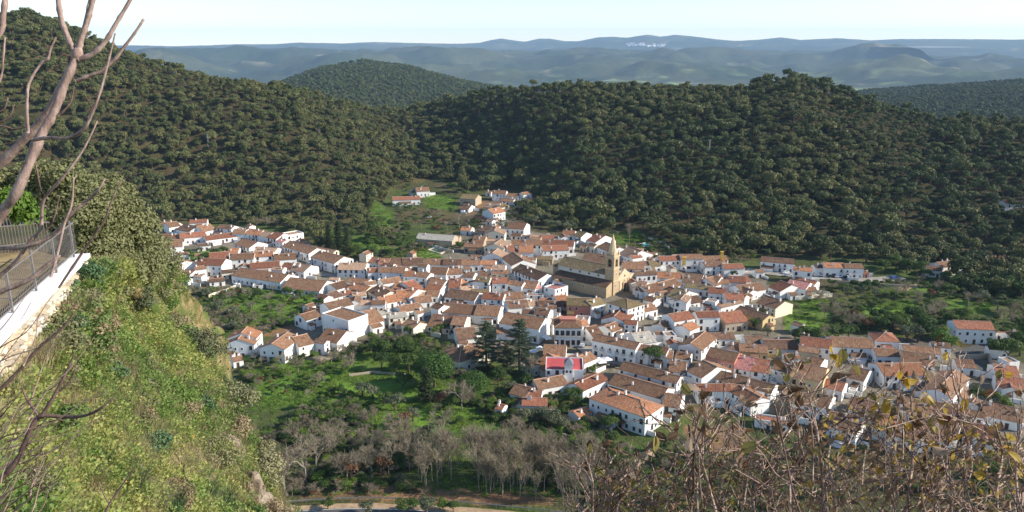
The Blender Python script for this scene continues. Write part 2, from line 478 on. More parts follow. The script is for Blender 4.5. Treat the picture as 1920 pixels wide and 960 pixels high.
FRAMEB = plain('brown_shutter', (0.12, 0.065, 0.035), 0.7)
DOORM = plain('dark_wood', (0.075, 0.042, 0.025), 0.6)
IRON = plain('black_iron', (0.025, 0.025, 0.027), 0.5)
CHIMW = wall_mat('chimney_limewash', (0.82, 0.79, 0.74))
CHIMO = plain('yellow_chimney', (0.6, 0.36, 0.06), 0.8)
RIDGE = roof_mat('ridge_tiles', (0.36, 0.20, 0.13), (0.56, 0.36, 0.26))

def window_mesh(name, w, h, frame, bars=True):
    m = MB(); a = 0.12
    m.box(-w / 2 - a, -0.07, -a, -w / 2, 0.04, h + a, 0); m.box(w / 2, -0.07, -a, w / 2 + a, 0.04, h + a, 0)
    m.box(-w / 2, -0.07, h, w / 2, 0.04, h + a, 0); m.box(-w / 2 - a, -0.13, -a - 0.06, w / 2 + a, 0.04, -a, 0)
    m.quad((-w / 2, -0.02, -a), (w / 2, -0.02, -a), (w / 2, -0.02, h), (-w / 2, -0.02, h), 1)
    if bars:
        m.box(-0.03, -0.045, 0, 0.03, -0.021, h, 2); m.box(-w / 2, -0.045, h * 0.6, w / 2, -0.022, h * 0.6 + 0.05, 2)
    return m.mesh(name, [frame, GLASS, FRAMEB])
WIN = [window_mesh('window', 1.0, 1.35, FRAME), window_mesh('window', 0.8, 1.0, WHITE), window_mesh('window', 1.15, 1.6, FRAMEB)]
def door_mesh(w, h, mat):
    m = MB(); a = 0.14
    m.box(-w / 2 - a, -0.06, 0, -w / 2, 0.04, h + a, 0); m.box(w / 2, -0.06, 0, w / 2 + a, 0.04, h + a, 0); m.box(-w / 2, -0.06, h, w / 2, 0.04, h + a, 0)
    m.box(-w / 2, -0.03, 0, w / 2, 0.03, h, 1)
    for i in range(3): m.box(-w / 2 + 0.12, -0.05, 0.2 + i * h * 0.31, w / 2 - 0.12, -0.031, 0.2 + i * h * 0.31 + h * 0.24, 1)
    return m.mesh('door', [FRAME, mat])
DOOR = [door_mesh(1.15, 2.2, DOORM), door_mesh(2.3, 2.5, DOORM)]
def balcony_mesh():
    m = MB()
    m.box(-0.95, -0.6, -0.1, 0.95, 0, 0, 0)
    for i in range(11): m.box(-0.92 + i * 0.18, -0.58, 0, -0.9 + i * 0.18, -0.56, 0.95, 1)
    for x in (-0.92, 0.9):
        for k in range(3): m.box(x, -0.56 + k * 0.18, 0, x + 0.02, -0.54 + k * 0.18, 0.95, 1)
        m.box(x - 0.01, -0.58, 0.95, x + 0.03, 0, 1.0, 1)
    m.box(-0.92, -0.6, 0.95, 0.92, -0.54, 1.0, 1)
    return m.mesh('balcony', [FRAME, IRON])
BALC = balcony_mesh()
def chimney_mesh(mat):
    m = MB()
    m.box(-0.38, -0.3, -1.2, 0.38, 0.3, 1.1, 0); m.box(-0.46, -0.38, 1.1, 0.46, 0.38, 1.22, 0)
    for sx in (-1, 1):
        for sy in (-1, 1): m.box(sx * 0.32 - 0.07, sy * 0.24 - 0.07, 1.22, sx * 0.32 + 0.07, sy * 0.24 + 0.07, 1.55, 0)
    m.box(-0.44, -0.36, 1.55, 0.44, 0.36, 1.66, 1); m.poly([(-0.4, -0.32, 1.66), (0.4, -0.32, 1.66), (0.0, 0.0, 1.9)], 1); m.poly([(0.4, -0.32, 1.66), (0.4, 0.32, 1.66), (0, 0, 1.9)], 1)
    m.poly([(0.4, 0.32, 1.66), (-0.4, 0.32, 1.66), (0, 0, 1.9)], 1); m.poly([(-0.4, 0.32, 1.66), (-0.4, -0.32, 1.66), (0, 0, 1.9)], 1)
    return m.mesh('chimney', [mat, RIDGE])
CHIM = [chimney_mesh(CHIMW), chimney_mesh(CHIMO)]

def slope_mesh(m, P00, P10, P11, P01, uvs, th=0.16, cell=1.1, wob=0.05):
    """one tiled slope as a gently uneven grid with thickness; P00->P10 eave, P01->P11 top"""
    P00, P10, P11, P01 = map(Vector, (P00, P10, P11, P01))
    nu = max(2, min(40, int((P10 - P00).length / cell))); nv = max(2, min(16, int((P01 - P00).length / cell)))
    nrm = (P10 - P00).cross(P01 - P00)
    if nrm.length < 1e-6: nrm = (P10 - P00).cross(P11 - P00)
    nrm.normalize()
    n0 = len(m.v); L = (P10 - P00).length; S = ((P01 + P11) / 2 - (P00 + P10) / 2).length
    sag = 0.10 if S > 4 else 0.05
    for j in range(nv + 1):
        b = j / nv
        for i in range(nu + 1):
            a = i / nu
            p = P00.lerp(P10, a).lerp(P01.lerp(P11, a), b)
            k = random.uniform(-wob, wob) - sag * math.sin(math.pi * b) * (0.6 + 0.4 * math.sin(a * 5))
            if i in (0, nu) or j == nv: k *= 0.3
            m.v.append(tuple(p + nrm * k)); uvs.append((a * L, b * S))
    for j in range(nv):
        for i in range(nu):
            q = n0 + j * (nu + 1) + i
            m.f.append((q, q + 1, q + nu + 2, q + nu + 1)); m.m.append(0)
    # underside and verge skirt
    edge = [n0 + i for i in range(nu + 1)] + [n0 + j * (nu + 1) + nu for j in range(1, nv + 1)] + [n0 + nv * (nu + 1) + i for i in range(nu - 1, -1, -1)] + [n0 + j * (nu + 1) for j in range(nv - 1, 0, -1)]
    s0 = len(m.v)
    for e in edge:
        m.v.append((m.v[e][0], m.v[e][1], m.v[e][2] - th)); uvs.append((uvs[e][0], uvs[e][1] - 0.1))
    for i in range(len(edge)):
        j = (i + 1) % len(edge)
        m.f.append((edge[i], s0 + i, s0 + j, edge[j])); m.m.append(0)
    m.f.append((s0, s0 + nu + nv * 0, s0 + nu + nv, s0 + 2 * nu + nv)[::-1]); m.m.append(0)
def finish_roof(m, uvs, mat, parent, name='roof'):
    me = m.mesh('roof', mat)
    uv = me.uv_layers.new(name='UVMap')
    li = np.zeros(len(me.loops), np.int32); me.loops.foreach_get('vertex_index', li)
    uv.data.foreach_set('uv', np.array(uvs, np.float32)[li].ravel())
    return add(name, me, parent)
def ridge_part(p0, p1, parent, r=0.2):
    m = MB(); m.tube([p0, Vector(p0).lerp(Vector(p1), 0.5) + Vector((0, 0, -0.05)), p1], r, 6)
    return m.build('ridge_cap', RIDGE, parent)

HOUSES = []         # (root, frame, data) kept for labels and for planting around them
FOOT = []           # footprints
def footprint_add(A, ux, uy, L, D): FOOT.append((A.x, A.y, ux, uy, L, D))
def in_house(x, y, pad=1.0):
    for ax, ay, ux, uy, L, D in FOOT:
        a = (x - ax) * ux + (y - ay) * uy; b = -(x - ax) * uy + (y - ay) * ux
        if -pad < a < L + pad and -pad < b < D + pad: return True
    return False
TAN_P = math.tan(R(21))
def house(xl, yl, xr, yr, rise, h, kind='p', roof='b', wall='w', win=None, name=None, depth=None, chim=None, balc=False, annex=True):
    """front eave from (xl, yl) to (xr, yr) in the photograph, `rise` pixels up to the ridge (or depth in metres), wall height h"""
    h = h + random.uniform(-0.14, 0.14)
    A = at_z(xl, yl, h); B = at_z(xr, yr, h)
    for _ in range(2):
        A = at_z(xl, yl, h + lz(A.x, A.y)); B = at_z(xr, yr, h + lz(B.x, B.y))
    g = min(lz(A.x, A.y), lz(B.x, B.y))
    A.z = B.z = 0
    L = (B - A).length; u = (B - A) / L; n = Vector((-u.y, u.x, 0))
    if kind == 'p' and depth is None:
        mid = (A + B) / 2; lo, hi = 2.0, 34.0
        ey = proj((mid.x, mid.y, g + h))[1]
        for _ in range(30):
            D = (lo + hi) / 2; q = mid + n * (D / 2)
            ry = proj((q.x, q.y, g + h + D / 2 * TAN_P))[1]
            if ey - ry < rise: lo = D
            else: hi = D
        D = min(max(D, 3.0), 20.0)
    else:
        D = depth if depth is not None else rise
    root = add(name or 'village_house', None, None, (A.x, A.y, g), math.atan2(u.y, u.x))
    footprint_add(A, u.x, u.y, L, D)
    M = MB(); W = WALLS[wall]; zb = -1.5
    o = 0.28; rm = ROOFS[roof]
    T = TAN_P
    uvs = []; RM = MB(); hr = h
    if kind == 'p':
        hr = h + D / 2 * T
        M.poly([(0, 0, zb), (L, 0, zb), (L, 0, h), (0, 0, h)]); M.poly([(L, D, zb), (0, D, zb), (0, D, h), (L, D, h)])
        M.poly([(L, 0, zb), (L, D, zb), (L, D, h), (L, D / 2, hr), (L, 0, h)]); M.poly([(0, D, zb), (0, 0, zb), (0, 0, h), (0, D / 2, hr), (0, D, h)])
        e = 0.12; z = 0.12
        slope_mesh(RM, (-e, -o, h - o * T + z), (L + e, -o, h - o * T + z), (L + e, D / 2, hr + z), (-e, D / 2, hr + z), uvs)
        slope_mesh(RM, (L + e, D + o, h - o * T + z), (-e, D + o, h - o * T + z), (-e, D / 2, hr + z), (L + e, D / 2, hr + z), uvs)
        finish_roof(RM, uvs, rm, root); ridge_part((-e, D / 2, hr + z), (L + e, D / 2, hr + z), root)
    elif kind == 'g':
        hr = h + L / 2 * T
        M.poly([(0, 0, zb), (L, 0, zb), (L, 0, h), (L / 2, 0, hr), (0, 0, h)]); M.poly([(L, D, zb), (0, D, zb), (0, D, h), (L / 2, D, hr), (L, D, h)])
        M.poly([(L, 0, zb), (L, D, zb), (L, D, h), (L, 0, h)]); M.poly([(0, D, zb), (0, 0, zb), (0, 0, h), (0, D, h)])
        e = 0.12; z = 0.12
        slope_mesh(RM, (-o, D + e, h - o * T + z), (-o, -e, h - o * T + z), (L / 2, -e, hr + z), (L / 2, D + e, hr + z), uvs)
        slope_mesh(RM, (L + o, -e, h - o * T + z), (L + o, D + e, h - o * T + z), (L / 2, D + e, hr + z), (L / 2, -e, hr + z), uvs)
        finish_roof(RM, uvs, rm, root); ridge_part((L / 2, -e, hr + z), (L / 2, D + e, hr + z), root)
    elif kind == 'h':
        k = min(L, D) / 2; hr = h + k * T; z = 0.12
        M.box(0, 0, zb, L, D, h)
        if L >= D: r0, r1 = Vector((k, D / 2, hr + z)), Vector((L - k, D / 2, hr + z))
        else: r0, r1 = Vector((L / 2, k, hr + z)), Vector((L / 2, D - k, hr + z))
        c = [Vector((-o, -o, h - o * T + z)), Vector((L + o, -o, h - o * T + z)), Vector((L + o, D + o, h - o * T + z)), Vector((-o, D + o, h - o * T + z))]
        if L >= D:
            slope_mesh(RM, c[0], c[1], r1, r0, uvs); slope_mesh(RM, c[2], c[3], r0, r1, uvs); slope_mesh(RM, c[1], c[2], r1, r1, uvs); slope_mesh(RM, c[3], c[0], r0, r0, uvs)
        else:
            slope_mesh(RM, c[0], c[1], r0, r0, uvs); slope_mesh(RM, c[1], c[2], r1, r0, uvs); slope_mesh(RM, c[2], c[3], r1, r1, uvs); slope_mesh(RM, c[3], c[0], r0, r1, uvs)
        finish_roof(RM, uvs, rm, root)
        if (r1 - r0).length > 0.5: ridge_part(r0, r1, root)
        for q, w in ((c[0], r0), (c[1], r1 if L >= D else r0), (c[2], r1), (c[3], r0 if L >= D else r1)): ridge_part(q, w, root, 0.15)
    else:   # flat terrace behind a parapet
        M.box(0, 0, zb, L, D, h - 0.6); p = 0.22
        M.box(0, 0, h - 0.6, L, p, h); M.box(0, D - p, h - 0.6, L, D, h); M.box(0, p, h - 0.6, p, D - p, h); M.box(L - p, p, h - 0.6, L, D - p, h)
        RM.box(p, p, h - 0.599, L - p, D - p, h - 0.55); uvs = [(v[0], v[1]) for v in RM.v]
        finish_roof(RM, uvs, rm, root, 'terrace_floor')
    M.build('wall', W, root)
    # lean-to sheds and yard walls that grow out of the house
    def lean(x0, x1, y0, y1, high, low, away):
        m_ = MB(); zt = {'f': (low, low, high, high), 'k': (high, high, low, low), 'l': (low, high, high, low), 'r': (high, low, low, high)}[away]
        c_ = [(x0, y0), (x1, y0), (x1, y1), (x0, y1)]; s_ = len(m_.v)
        m_.v += [(a_, b_, -1.5) for a_, b_ in c_] + [(a_, b_, z_) for (a_, b_), z_ in zip(c_, zt)]
        for f_ in ((0, 1, 5, 4), (1, 2, 6, 5), (2, 3, 7, 6), (3, 0, 4, 7)): m_.f.append(tuple(s_ + q_ for q_ in f_)); m_.m.append(0)
        ax = m_.build('annex_wall', W, root); rr_ = MB(); u_ = []
        P_ = [Vector((a_ + (0.2 if a_ == x1 else -0.2), b_ + (0.2 if b_ == y1 else -0.2), z_ + 0.1)) for (a_, b_), z_ in zip(c_, zt)]
        k_ = {'f': 0, 'r': 1, 'k': 2, 'l': 3}[away]; P_ = P_[k_:] + P_[:k_]
        slope_mesh(rr_, P_[0], P_[1], P_[2], P_[3], u_); finish_roof(rr_, u_, random.choice((rm, ROOFS['b'], ROOFS['d'])), ax, 'annex_roof')
    if kind != 'f' and annex and L > 6:
        if random.random() < 0.8:
            a0 = random.uniform(0, 0.45) * L; lean(a0, a0 + random.uniform(0.35, 0.55) * L, D, D + random.uniform(2.5, 4.5), min(h - 0.3, 3.6), 2.4, 'k')
        if random.random() < 0.42:
            a0 = random.uniform(0, 0.55) * L; lean(a0, a0 + random.uniform(0.25, 0.42) * L, -random.uniform(1.8, 3.2), 0, min(h - 0.6, 3.3), 2.3, 'f')
        if random.random() < 0.4:
            m_ = MB(); y0 = random.uniform(0.1, 0.9) * D; m_.box(L, y0, -1.2, L + random.uniform(3, 7), y0 + 0.3, random.uniform(1.6, 2.4)); m_.build('yard_wall', W, root)
        if random.random() < 0.5:
            m_ = MB(); x0 = random.uniform(0, 0.4) * L; l_ = random.uniform(3, 6); m_.box(x0, -l_, -1.2, x0 + 0.3, 0, random.uniform(1.5, 2.2)); m_.box(x0 + 0.3, -l_, -1.2, x0 + random.uniform(3, 7), -l_ + 0.3, random.uniform(1.5, 2.2)); m_.build('yard_wall', W, root)
    # openings: the front, both ends
    st = max(1, int(round((h - 0.4) / 3.0)))
    if win is None: win = 0.72
    def row(length, put, dens, ground_door):
        n_ = max(0, int(length / 2.9))
        if n_ == 0 and length > 1.9: n_ = 1
        for s in range(st):
            z0 = 0.9 + s * (h - 0.3) / st if s else 0.95
            for i in range(n_):
                xx = (i + 0.5) * length / n_ + random.uniform(-0.35, 0.35)
                if s == 0 and ground_door and (i == n_ // 2 or random.random() < 0.12):
                    put('door', DOOR[1] if length > 9 and random.random() < 0.25 else DOOR[0], xx, 0.0)
                elif random.random() < dens and z0 + 1.5 < h:
                    w = random.choices(WIN, (5, 4, 2))[0]
                    put('window', w, xx, z0)
                    if s > 0 and balc: put('balcony', BALC, xx, z0 - 0.75)
    if win >= 0: row(L, lambda nm, me, x, z: add(nm, me, root, (x, 0, z), 0), win, True)
    row(D, lambda nm, me, x, z: add(nm, me, root, (L, x, z), R(90)), win * 0.5, False)
    if D > 5: row(D, lambda nm, me, x, z: add(nm, me, root, (0, D - x, z), R(-90)), win * 0.45, False)
    nc = chim if chim is not None else random.choices((0, 1, 2), (2, 5, 3 if L > 8 else 1))[0]
    if kind in 'pgh' :
        for i in range(nc):
            if kind == 'p':
                x = random.uniform(0.08, 0.92) * L; y = D / 2 + random.choice((-0.55, -0.2, 0.3)) * D / 2 * random.uniform(0.6, 1)
                zc = hr - abs(y - D / 2) * T
            elif kind == 'g':
                y = random.uniform(0.1, 0.9) * D; x = L / 2 + random.choice((-0.5, 0.25, 0.5)) * L / 2
                zc = hr - abs(x - L / 2) * T
            else:
                x = L * random.uniform(0.35, 0.65); y = D * random.uniform(0.35, 0.65); zc = hr - 0.6
            s = random.uniform(0.75, 1.1)
            add('chimney', CHIM[0], root, (x, y, zc), random.uniform(-0.05, 0.05), (s, s, s * random.uniform(0.8, 1.15)))
    HOUSES.append(root)
    return root, L, D, h, hr

REG = {'A': (290, 380, 4.8), 'D': (690, 340, 4.8), 'E': (1000, 400, 4.8), 'I': (1350, 440, 4.8), 'B': (400, 520, 4.8), 'C': (750, 500, 4.8), 'F': (1050, 560, 4.8), 'G': (1400, 560, 1920 / 520), 'S': (0, 0, 1), 'Z': (640, 480, 2), 'Q': (1125, 525, 2.206), 'Y': (1280, 480, 2)}
ORD = ['leftmost', 'second from left', 'third from left', 'fourth from left', 'fifth from left', 'sixth from left', 'seventh from left', 'eighth from left', 'ninth from left', 'tenth from left', 'eleventh from left', 'twelfth from left', 'thirteenth from left', 'fourteenth from left']
def cluster(reg, where, rows, group):
    """a row of houses; each row entry: xl, yl, xr, yr, rise (or depth for g, h, f), h, kind, roof, wall, extra"""
    ox, oy, s = REG[reg]; made = []
    for rw in rows:
        xl, yl, xr, yr, rise, h = rw[:6]
        kind = rw[6] if len(rw) > 6 else 'p'; roof = rw[7] if len(rw) > 7 else 'b'; wall = rw[8] if len(rw) > 8 else 'w'; ex = rw[9] if len(rw) > 9 else {}
        rv = rise / s if kind == 'p' else rise
        r_, L, D, hh, hr = house(ox + xl / s, oy + yl / s, ox + xr / s, oy + yr / s, rv, h, kind, roof, wall, **ex)
        made.append(((xl + xr) / 2, r_, kind, roof, wall, h, L))
    made.sort(key=lambda a: a[0])
    for i, (x, r_, kind, roof, wall, h, L) in enumerate(made):
        look = f"{WALL_WORD[wall]} flat-roofed house" if kind == 'f' else f"{WALL_WORD[wall]} {ROOF_WORD[roof].replace(' ', '-')}-roofed house"
        tag(r_, f"{look}, {ORD[i]} {where}" if len(made) > 1 else f"{look} {where}", 'house', group)
    return made
GR = 'houses of the white village'
cluster('A', 'in topmost row of the left quarter', [(25, 207, 125, 217, 45, 4), (130, 224, 235, 207, 40, 4.5), (190, 240, 310, 264, 50, 4, 'p', 'd'), (310, 186, 470, 178, 30, 4, 'p', 'r'), (440, 264, 560, 238, 48, 4), (552, 230, 688, 240, 32, 5, 'p', 'd'), (690, 248, 800, 232, 7, 5, 'f', 't')], GR)
cluster('A', 'in second row of the left quarter', [(60, 302, 222, 330, 30, 4, 'p', 'o'), (225, 322, 460, 302, 45, 4.5, 'p', 'r'), (465, 340, 752, 302, 38, 3.4, 'p', 'r'), (692, 282, 806, 282, 40, 5), (85, 405, 250, 392, 48, 5)], GR)
cluster('A', 'along upper side of the left street', [(808, 280, 930, 294, 45, 5, 'p', 'o', 'w', {'balc': True}), (932, 296, 1010, 310, 42, 5, 'p', 't'), (1012, 314, 1092, 330, 52, 5.5, 'p', 'r'), (1090, 345, 1150, 362, 25, 5, 'p', 'p'), (1145, 390, 1385, 462, 50, 5.6, 'p', 'b', 'w', {'balc': True}), (1402, 490, 1618, 548, 60, 6, 'p', 'b', 'w', {'balc': True}), (1150, 300, 1340, 268, 9, 7, 'f', 't')], GR)
cluster('A', 'behind the left street', [(1400, 408, 1610, 448, 20, 5, 'p', 't', 'c'), (1250, 368, 1360, 384, 20, 4, 'p', 'o')], GR)
cluster('A', 'along lower side of the left street', [(715, 376, 850, 408, 55, 5, 'p', 'b'), (885, 446, 1070, 458, 50, 4, 'p', 't'), (1072, 518, 1275, 506, 55, 4), (895, 490, 1065, 480, 45, 5.2, 'p', 'o'), (682, 516, 890, 506, 55, 5), (650, 460, 745, 458, 50, 3, 'p', 'o')], GR)
cluster('A', 'at the left edge behind the olive tree', [(490, 512, 668, 497, 60, 5, 'p', 'r'), (370, 560, 600, 567, 60, 6.5, 'p', 'r'), (360, 603, 465, 593, 28, 5), (210, 640, 312, 656, 45, 4), (130, 650, 240, 642, 90, 4, 'p', 'r'), (90, 562, 170, 590, 65, 5), (200, 690, 300, 700, 20, 4)], GR)
cluster('A', 'along the lower edge of the left quarter', [(857, 596, 1125, 576, 52, 4, 'p', 'r'), (1130, 596, 1215, 601, 55, 4, 'p', 'r'), (1217, 606, 1342, 626, 62, 4, 'p', 't'), (692, 656, 1130, 718, 72, 4.6, 'p', 'b'), (1142, 766, 1482, 800, 95, 3.2, 'p', 'b'), (880, 748, 970, 744, 4, 2.4, 'f', 't'), (1640, 602, 1890, 606, 62, 5, 'p', 't')], GR)
cluster('B', 'between the left quarter and the middle rows', [(1200, 90, 1368, 127, 42, 4, 'p', 'o', 'c'), (1195, 40, 1375, 60, 40, 4), (1110, 112, 1228, 78, 50, 4, 'p', 'd'), (1087, 190, 1166, 166, 48, 3, 'p', 'd'), (1172, 162, 1252, 150, 38, 3, 'p', 'r'), (1256, 172, 1380, 160, 30, 3.2, 'p', 't'), (1312, 250, 1455, 246, 42, 3.2, 'p', 't'), (1370, 70, 1475, 55, 25, 5)], GR)
cluster('B', 'in the block left of the tall white gable', [(1388, 122, 1500, 186, 58, 4, 'p', 'b', 'c'), (1490, 180, 1650, 146, 42, 3, 'p', 'r'), (1512, 240, 1700, 206, 58, 3.2, 'p', 'o'), (1618, 96, 1770, 100, 48, 5, 'p', 'o'), (1657, 190, 1765, 180, 70, 4, 'p', 'o'), (1530, 60, 1700, 30, 38, 4)], GR)
cluster('B', 'around the tall white block above the garden', [(836, 388, 975, 346, 52, 5, 'p', 'b', 'w', {'win': 0.5}), (1048, 292, 1262, 242, 58, 6.5, 'p', 'd'), (975, 322, 1215, 390, 12, 9.5, 'f', 'b', 'w', {'win': 0.12}), (1218, 384, 1378, 348, 9, 8.5, 'f', 'b', 'w', {'win': 0.4}), (1385, 425, 1545, 386, 105, 4)], GR)
cluster('B', 'in the lone row above the bare trees, lower left', [(415, 634, 638, 652, 15, 6.4, 'g', 'b'), (770, 626, 905, 592, 85, 5), (935, 562, 1112, 592, 105, 4.4, 'p', 'b'), (960, 592, 1140, 604, 4, 3, 'f', 't'), (85, 608, 366, 606, 9, 6, 'g', 'b'), (125, 547, 386, 548, 8, 7.4, 'g', 'o'), (180, 760, 270, 742, 38, 3)], GR)
cluster('B', 'beside the grey-roofed sheds in the middle', [(1505, 346, 1640, 312, 34, 4, 'p', 'g'), (1582, 372, 1750, 350, 42, 5, 'p', 'g', 'c'), (1692, 426, 1800, 460, 52, 4, 'p', 'b', 'c'), (1690, 316, 1890, 277, 52, 5), (1840, 330, 1895, 316, 25, 4)], GR)

cluster('C', 'in the upper middle rows left of the church', [(0, 52, 52, 22, 38, 4), (30, 86, 126, 86, 44, 6, 'p', 'o'), (128, 87, 240, 102, 44, 6), (266, 66, 414, 72, 64, 6), (416, 72, 565, 62, 62, 5.4), (560, 92, 656, 100, 44, 4, 'p', 'd'), (722, 96, 800, 92, 56, 3, 'p', 'd'), (820, 62, 980, 66, 34, 3.5, 'p', 'b', 'c'), (828, 26, 942, 30, 44, 5, 'p', 't')], GR)
cluster('C', 'on the street row below the church apse', [(670, 132, 800, 141, 44, 8, 'p', 'm'), (806, 172, 832, 150, 50, 6, 'p', 'r'), (830, 150, 968, 150, 54, 7, 'p', 'r', 'w', {'balc': True}), (962, 158, 1095, 176, 35, 5.5), (1096, 190, 1216, 202, 66, 4.4), (1216, 200, 1276, 190, 34, 4, 'p', 'p'), (1395, 207, 1512, 170, 8, 5.6, 'f', 'p'), (1140, 256, 1286, 261, 4, 2.6, 'f', 't')], GR)
cluster('C', 'in the orange-roofed block of the middle', [(430, 190, 540, 192, 85, 4.4, 'p', 'r'), (545, 190, 630, 158, 45, 4, 'p', 'o'), (252, 152, 385, 170, 48, 5), (216, 210, 350, 226, 58, 4, 'p', 'o'), (130, 230, 220, 202, 85, 4, 'p', 'r'), (230, 266, 342, 272, 48, 3.2), (0, 262, 85, 280, 75, 4, 'p', 'o'), (0, 186, 96, 166, 38, 4), (115, 276, 256, 263, 38, 3, 'p', 't'), (140, 326, 290, 312, 54, 3.2)], GR)
cluster('C', 'in the middle block above the long roof', [(400, 270, 670, 306, 72, 4, 'p', 'd'), (560, 226, 680, 212, 44, 4, 'p', 't'), (640, 252, 800, 252, 48, 4, 'p', 'm'), (730, 286, 922, 302, 58, 5, 'p', 'r'), (940, 292, 1125, 282, 56, 4), (977, 376, 1162, 362, 66, 5, 'p', 'd'), (1176, 356, 1250, 342, 46, 4, 'p', 't')], GR)
cluster('C', 'in the long terrace above the cedars', [(276, 362, 346, 386, 40, 6, 'p', 'b'), (346, 406, 660, 433, 84, 4, 'p', 'b'), (662, 433, 880, 449, 92, 4.6, 'p', 'b'), (236, 532, 450, 560, 108, 3, 'p', 'b', 'c'), (452, 522, 576, 531, 80, 5, 'p', 'b', 'c'), (730, 466, 826, 481, 44, 3, 'p', 'o'), (515, 656, 692, 642, 100, 3, 'p', 'd')], GR)
cluster('C', 'just behind the two dark cedars', [(867, 602, 1000, 602, 82, 3.4, 'p', 'b'), (892, 506, 1250, 563, 98, 7, 'p', 'b', 'w', {'win': 0.35})], GR)
cluster('C', 'behind the white town hall', [(1236, 357, 1450, 362, 54, 4, 'p', 'd'), (1266, 311, 1365, 306, 25, 3.4, 'p', 'r'), (1420, 326, 1530, 311, 60, 4, 'p', 'o'), (1096, 422, 1200, 426, 40, 4, 'p', 'd'), (1206, 427, 1330, 441, 56, 5, 'p', 'd'), (1500, 348, 1722, 352, 70, 6, 'p', 'm', 'r', {'win': 0.2}), (1570, 470, 1692, 481, 6, 4.4, 'f', 't'), (1632, 532, 1702, 522, 45, 8, 'p', 'o'), (1726, 356, 1850, 330, 52, 6, 'p', 'm'), (1377, 521, 1500, 478, 38, 5, 'p', 'd')], GR)
cluster('C', 'on the plaza below the town hall', [(1286, 792, 1490, 800, 90, 4.4, 'p', 'b'), (1192, 872, 1302, 940, 92, 3.4, 'p', 'o', 'c'), (1660, 870, 1776, 822, 56, 4.4, 'p', 'b')], GR)
cluster('C', 'with the large roof beside the cedars', [(340, 776, 530, 862, 17, 5, 'h', 'b', 'c')], GR)

cluster('D', 'on the green slope above the village', [(438, 92, 556, 86, 34, 5), (390, 106, 440, 102, 24, 3, 'p', 'm'), (220, 171, 470, 162, 30, 4.6, 'p', 'r')], GR)
cluster('D', 'in the farm cluster at the foot of the woods', [(1056, 102, 1106, 106, 15, 3), (1115, 111, 1240, 114, 30, 6), (1242, 137, 1352, 142, 30, 4), (1400, 122, 1476, 111, 20, 6), (1182, 176, 1300, 186, 25, 3), (1312, 191, 1380, 196, 20, 3), (1440, 181, 1550, 186, 30, 2.6)], GR)
cluster('D', 'where the lane leaves the village for the woods', [(826, 152, 966, 162, 40, 6, 'p', 'm', 's', {'win': 0.1}), (832, 246, 906, 252, 38, 2.8, 'p', 'd'), (1036, 231, 1186, 246, 46, 4, 'p', 't', 'y', {'win': 0.2}), (1130, 293, 1236, 272, 40, 6.4, 'p', 'o'), (1190, 236, 1262, 226, 24, 5, 'p', 'm', 'c'), (960, 322, 1030, 326, 5, 3.2, 'f', 'r', 'r', {'win': 0})], GR)
cluster('D', 'around the long grey shed', [(427, 516, 756, 537, 52, 4.4, 'p', 'g', 's', {'win': 0.25}), (830, 441, 922, 446, 34, 3.2, 'p', 'o'), (932, 546, 1040, 551, 58, 3.2, 'p', 'b', 's'), (862, 591, 1030, 596, 38, 4, 'p', 'b', 's', {'win': 1.0}), (980, 441, 1110, 456, 44, 4, 'p', 'd', 's')], GR)
cluster('D', 'on the left of the lane beside the shed', [(1026, 676, 1216, 690, 12, 4.4, 'g', 't')], GR)
cluster('D', 'second up the lane beside the shed', [(1046, 590, 1222, 606, 14, 6, 'g', 't', 'c')], GR)
cluster('D', 'third up the lane beside the shed', [(1046, 476, 1226, 480, 12, 6.4, 'g', 't', 'c')], GR)
cluster('D', 'to the right of the lane', [(1240, 421, 1402, 433, 56, 7, 'p', 'b'), (1286, 491, 1376, 496, 25, 3, 'p', 'd'), (1452, 511, 1560, 516, 34, 3, 'p', 't'), (1566, 521, 1680, 516, 34, 3, 'p', 'r'), (1290, 573, 1570, 579, 48, 5, 'p', 'b'), (1572, 577, 1850, 588, 52, 5, 'p', 'r'), (1576, 626, 1810, 617, 44, 5, 'p', 'r'), (1286, 640, 1355, 628, 55, 4.4, 'p', 'r'), (1358, 641, 1490, 641, 66, 4.4, 'p', 'o')], GR)
cluster('D', 'bordering the lane above the church', [(1292, 762, 1508, 742, 20, 4.4, 'g', 'b')], GR)
cluster('D', 'curving with the lane toward the church', [(1292, 796, 1410, 842, 52, 5, 'p', 'd'), (1412, 843, 1530, 888, 55, 5, 'p', 'd'), (1512, 702, 1660, 707, 30, 3, 'p', 'm', 's', {'win': 0})], GR)
cluster('D', 'in the long upper terrace row below the shed', [(0, 727, 76, 736, 44, 4, 'p', 'r'), (86, 747, 180, 751, 54, 4, 'p', 'o'), (190, 747, 310, 756, 62, 4), (312, 760, 500, 751, 66, 4, 'p', 'd'), (502, 747, 668, 752, 54, 4), (670, 752, 838, 754, 52, 4.2, 'p', 'd'), (840, 754, 1005, 752, 54, 4), (1006, 747, 1140, 752, 38, 4, 'p', 'o')], GR)
cluster('D', 'in front of the long upper terrace row', [(446, 767, 526, 772, 26, 7), (0, 822, 84, 816, 40, 4.6, 'p', 'r'), (86, 817, 199, 821, 44, 5), (201, 821, 320, 826, 48, 5)], GR)

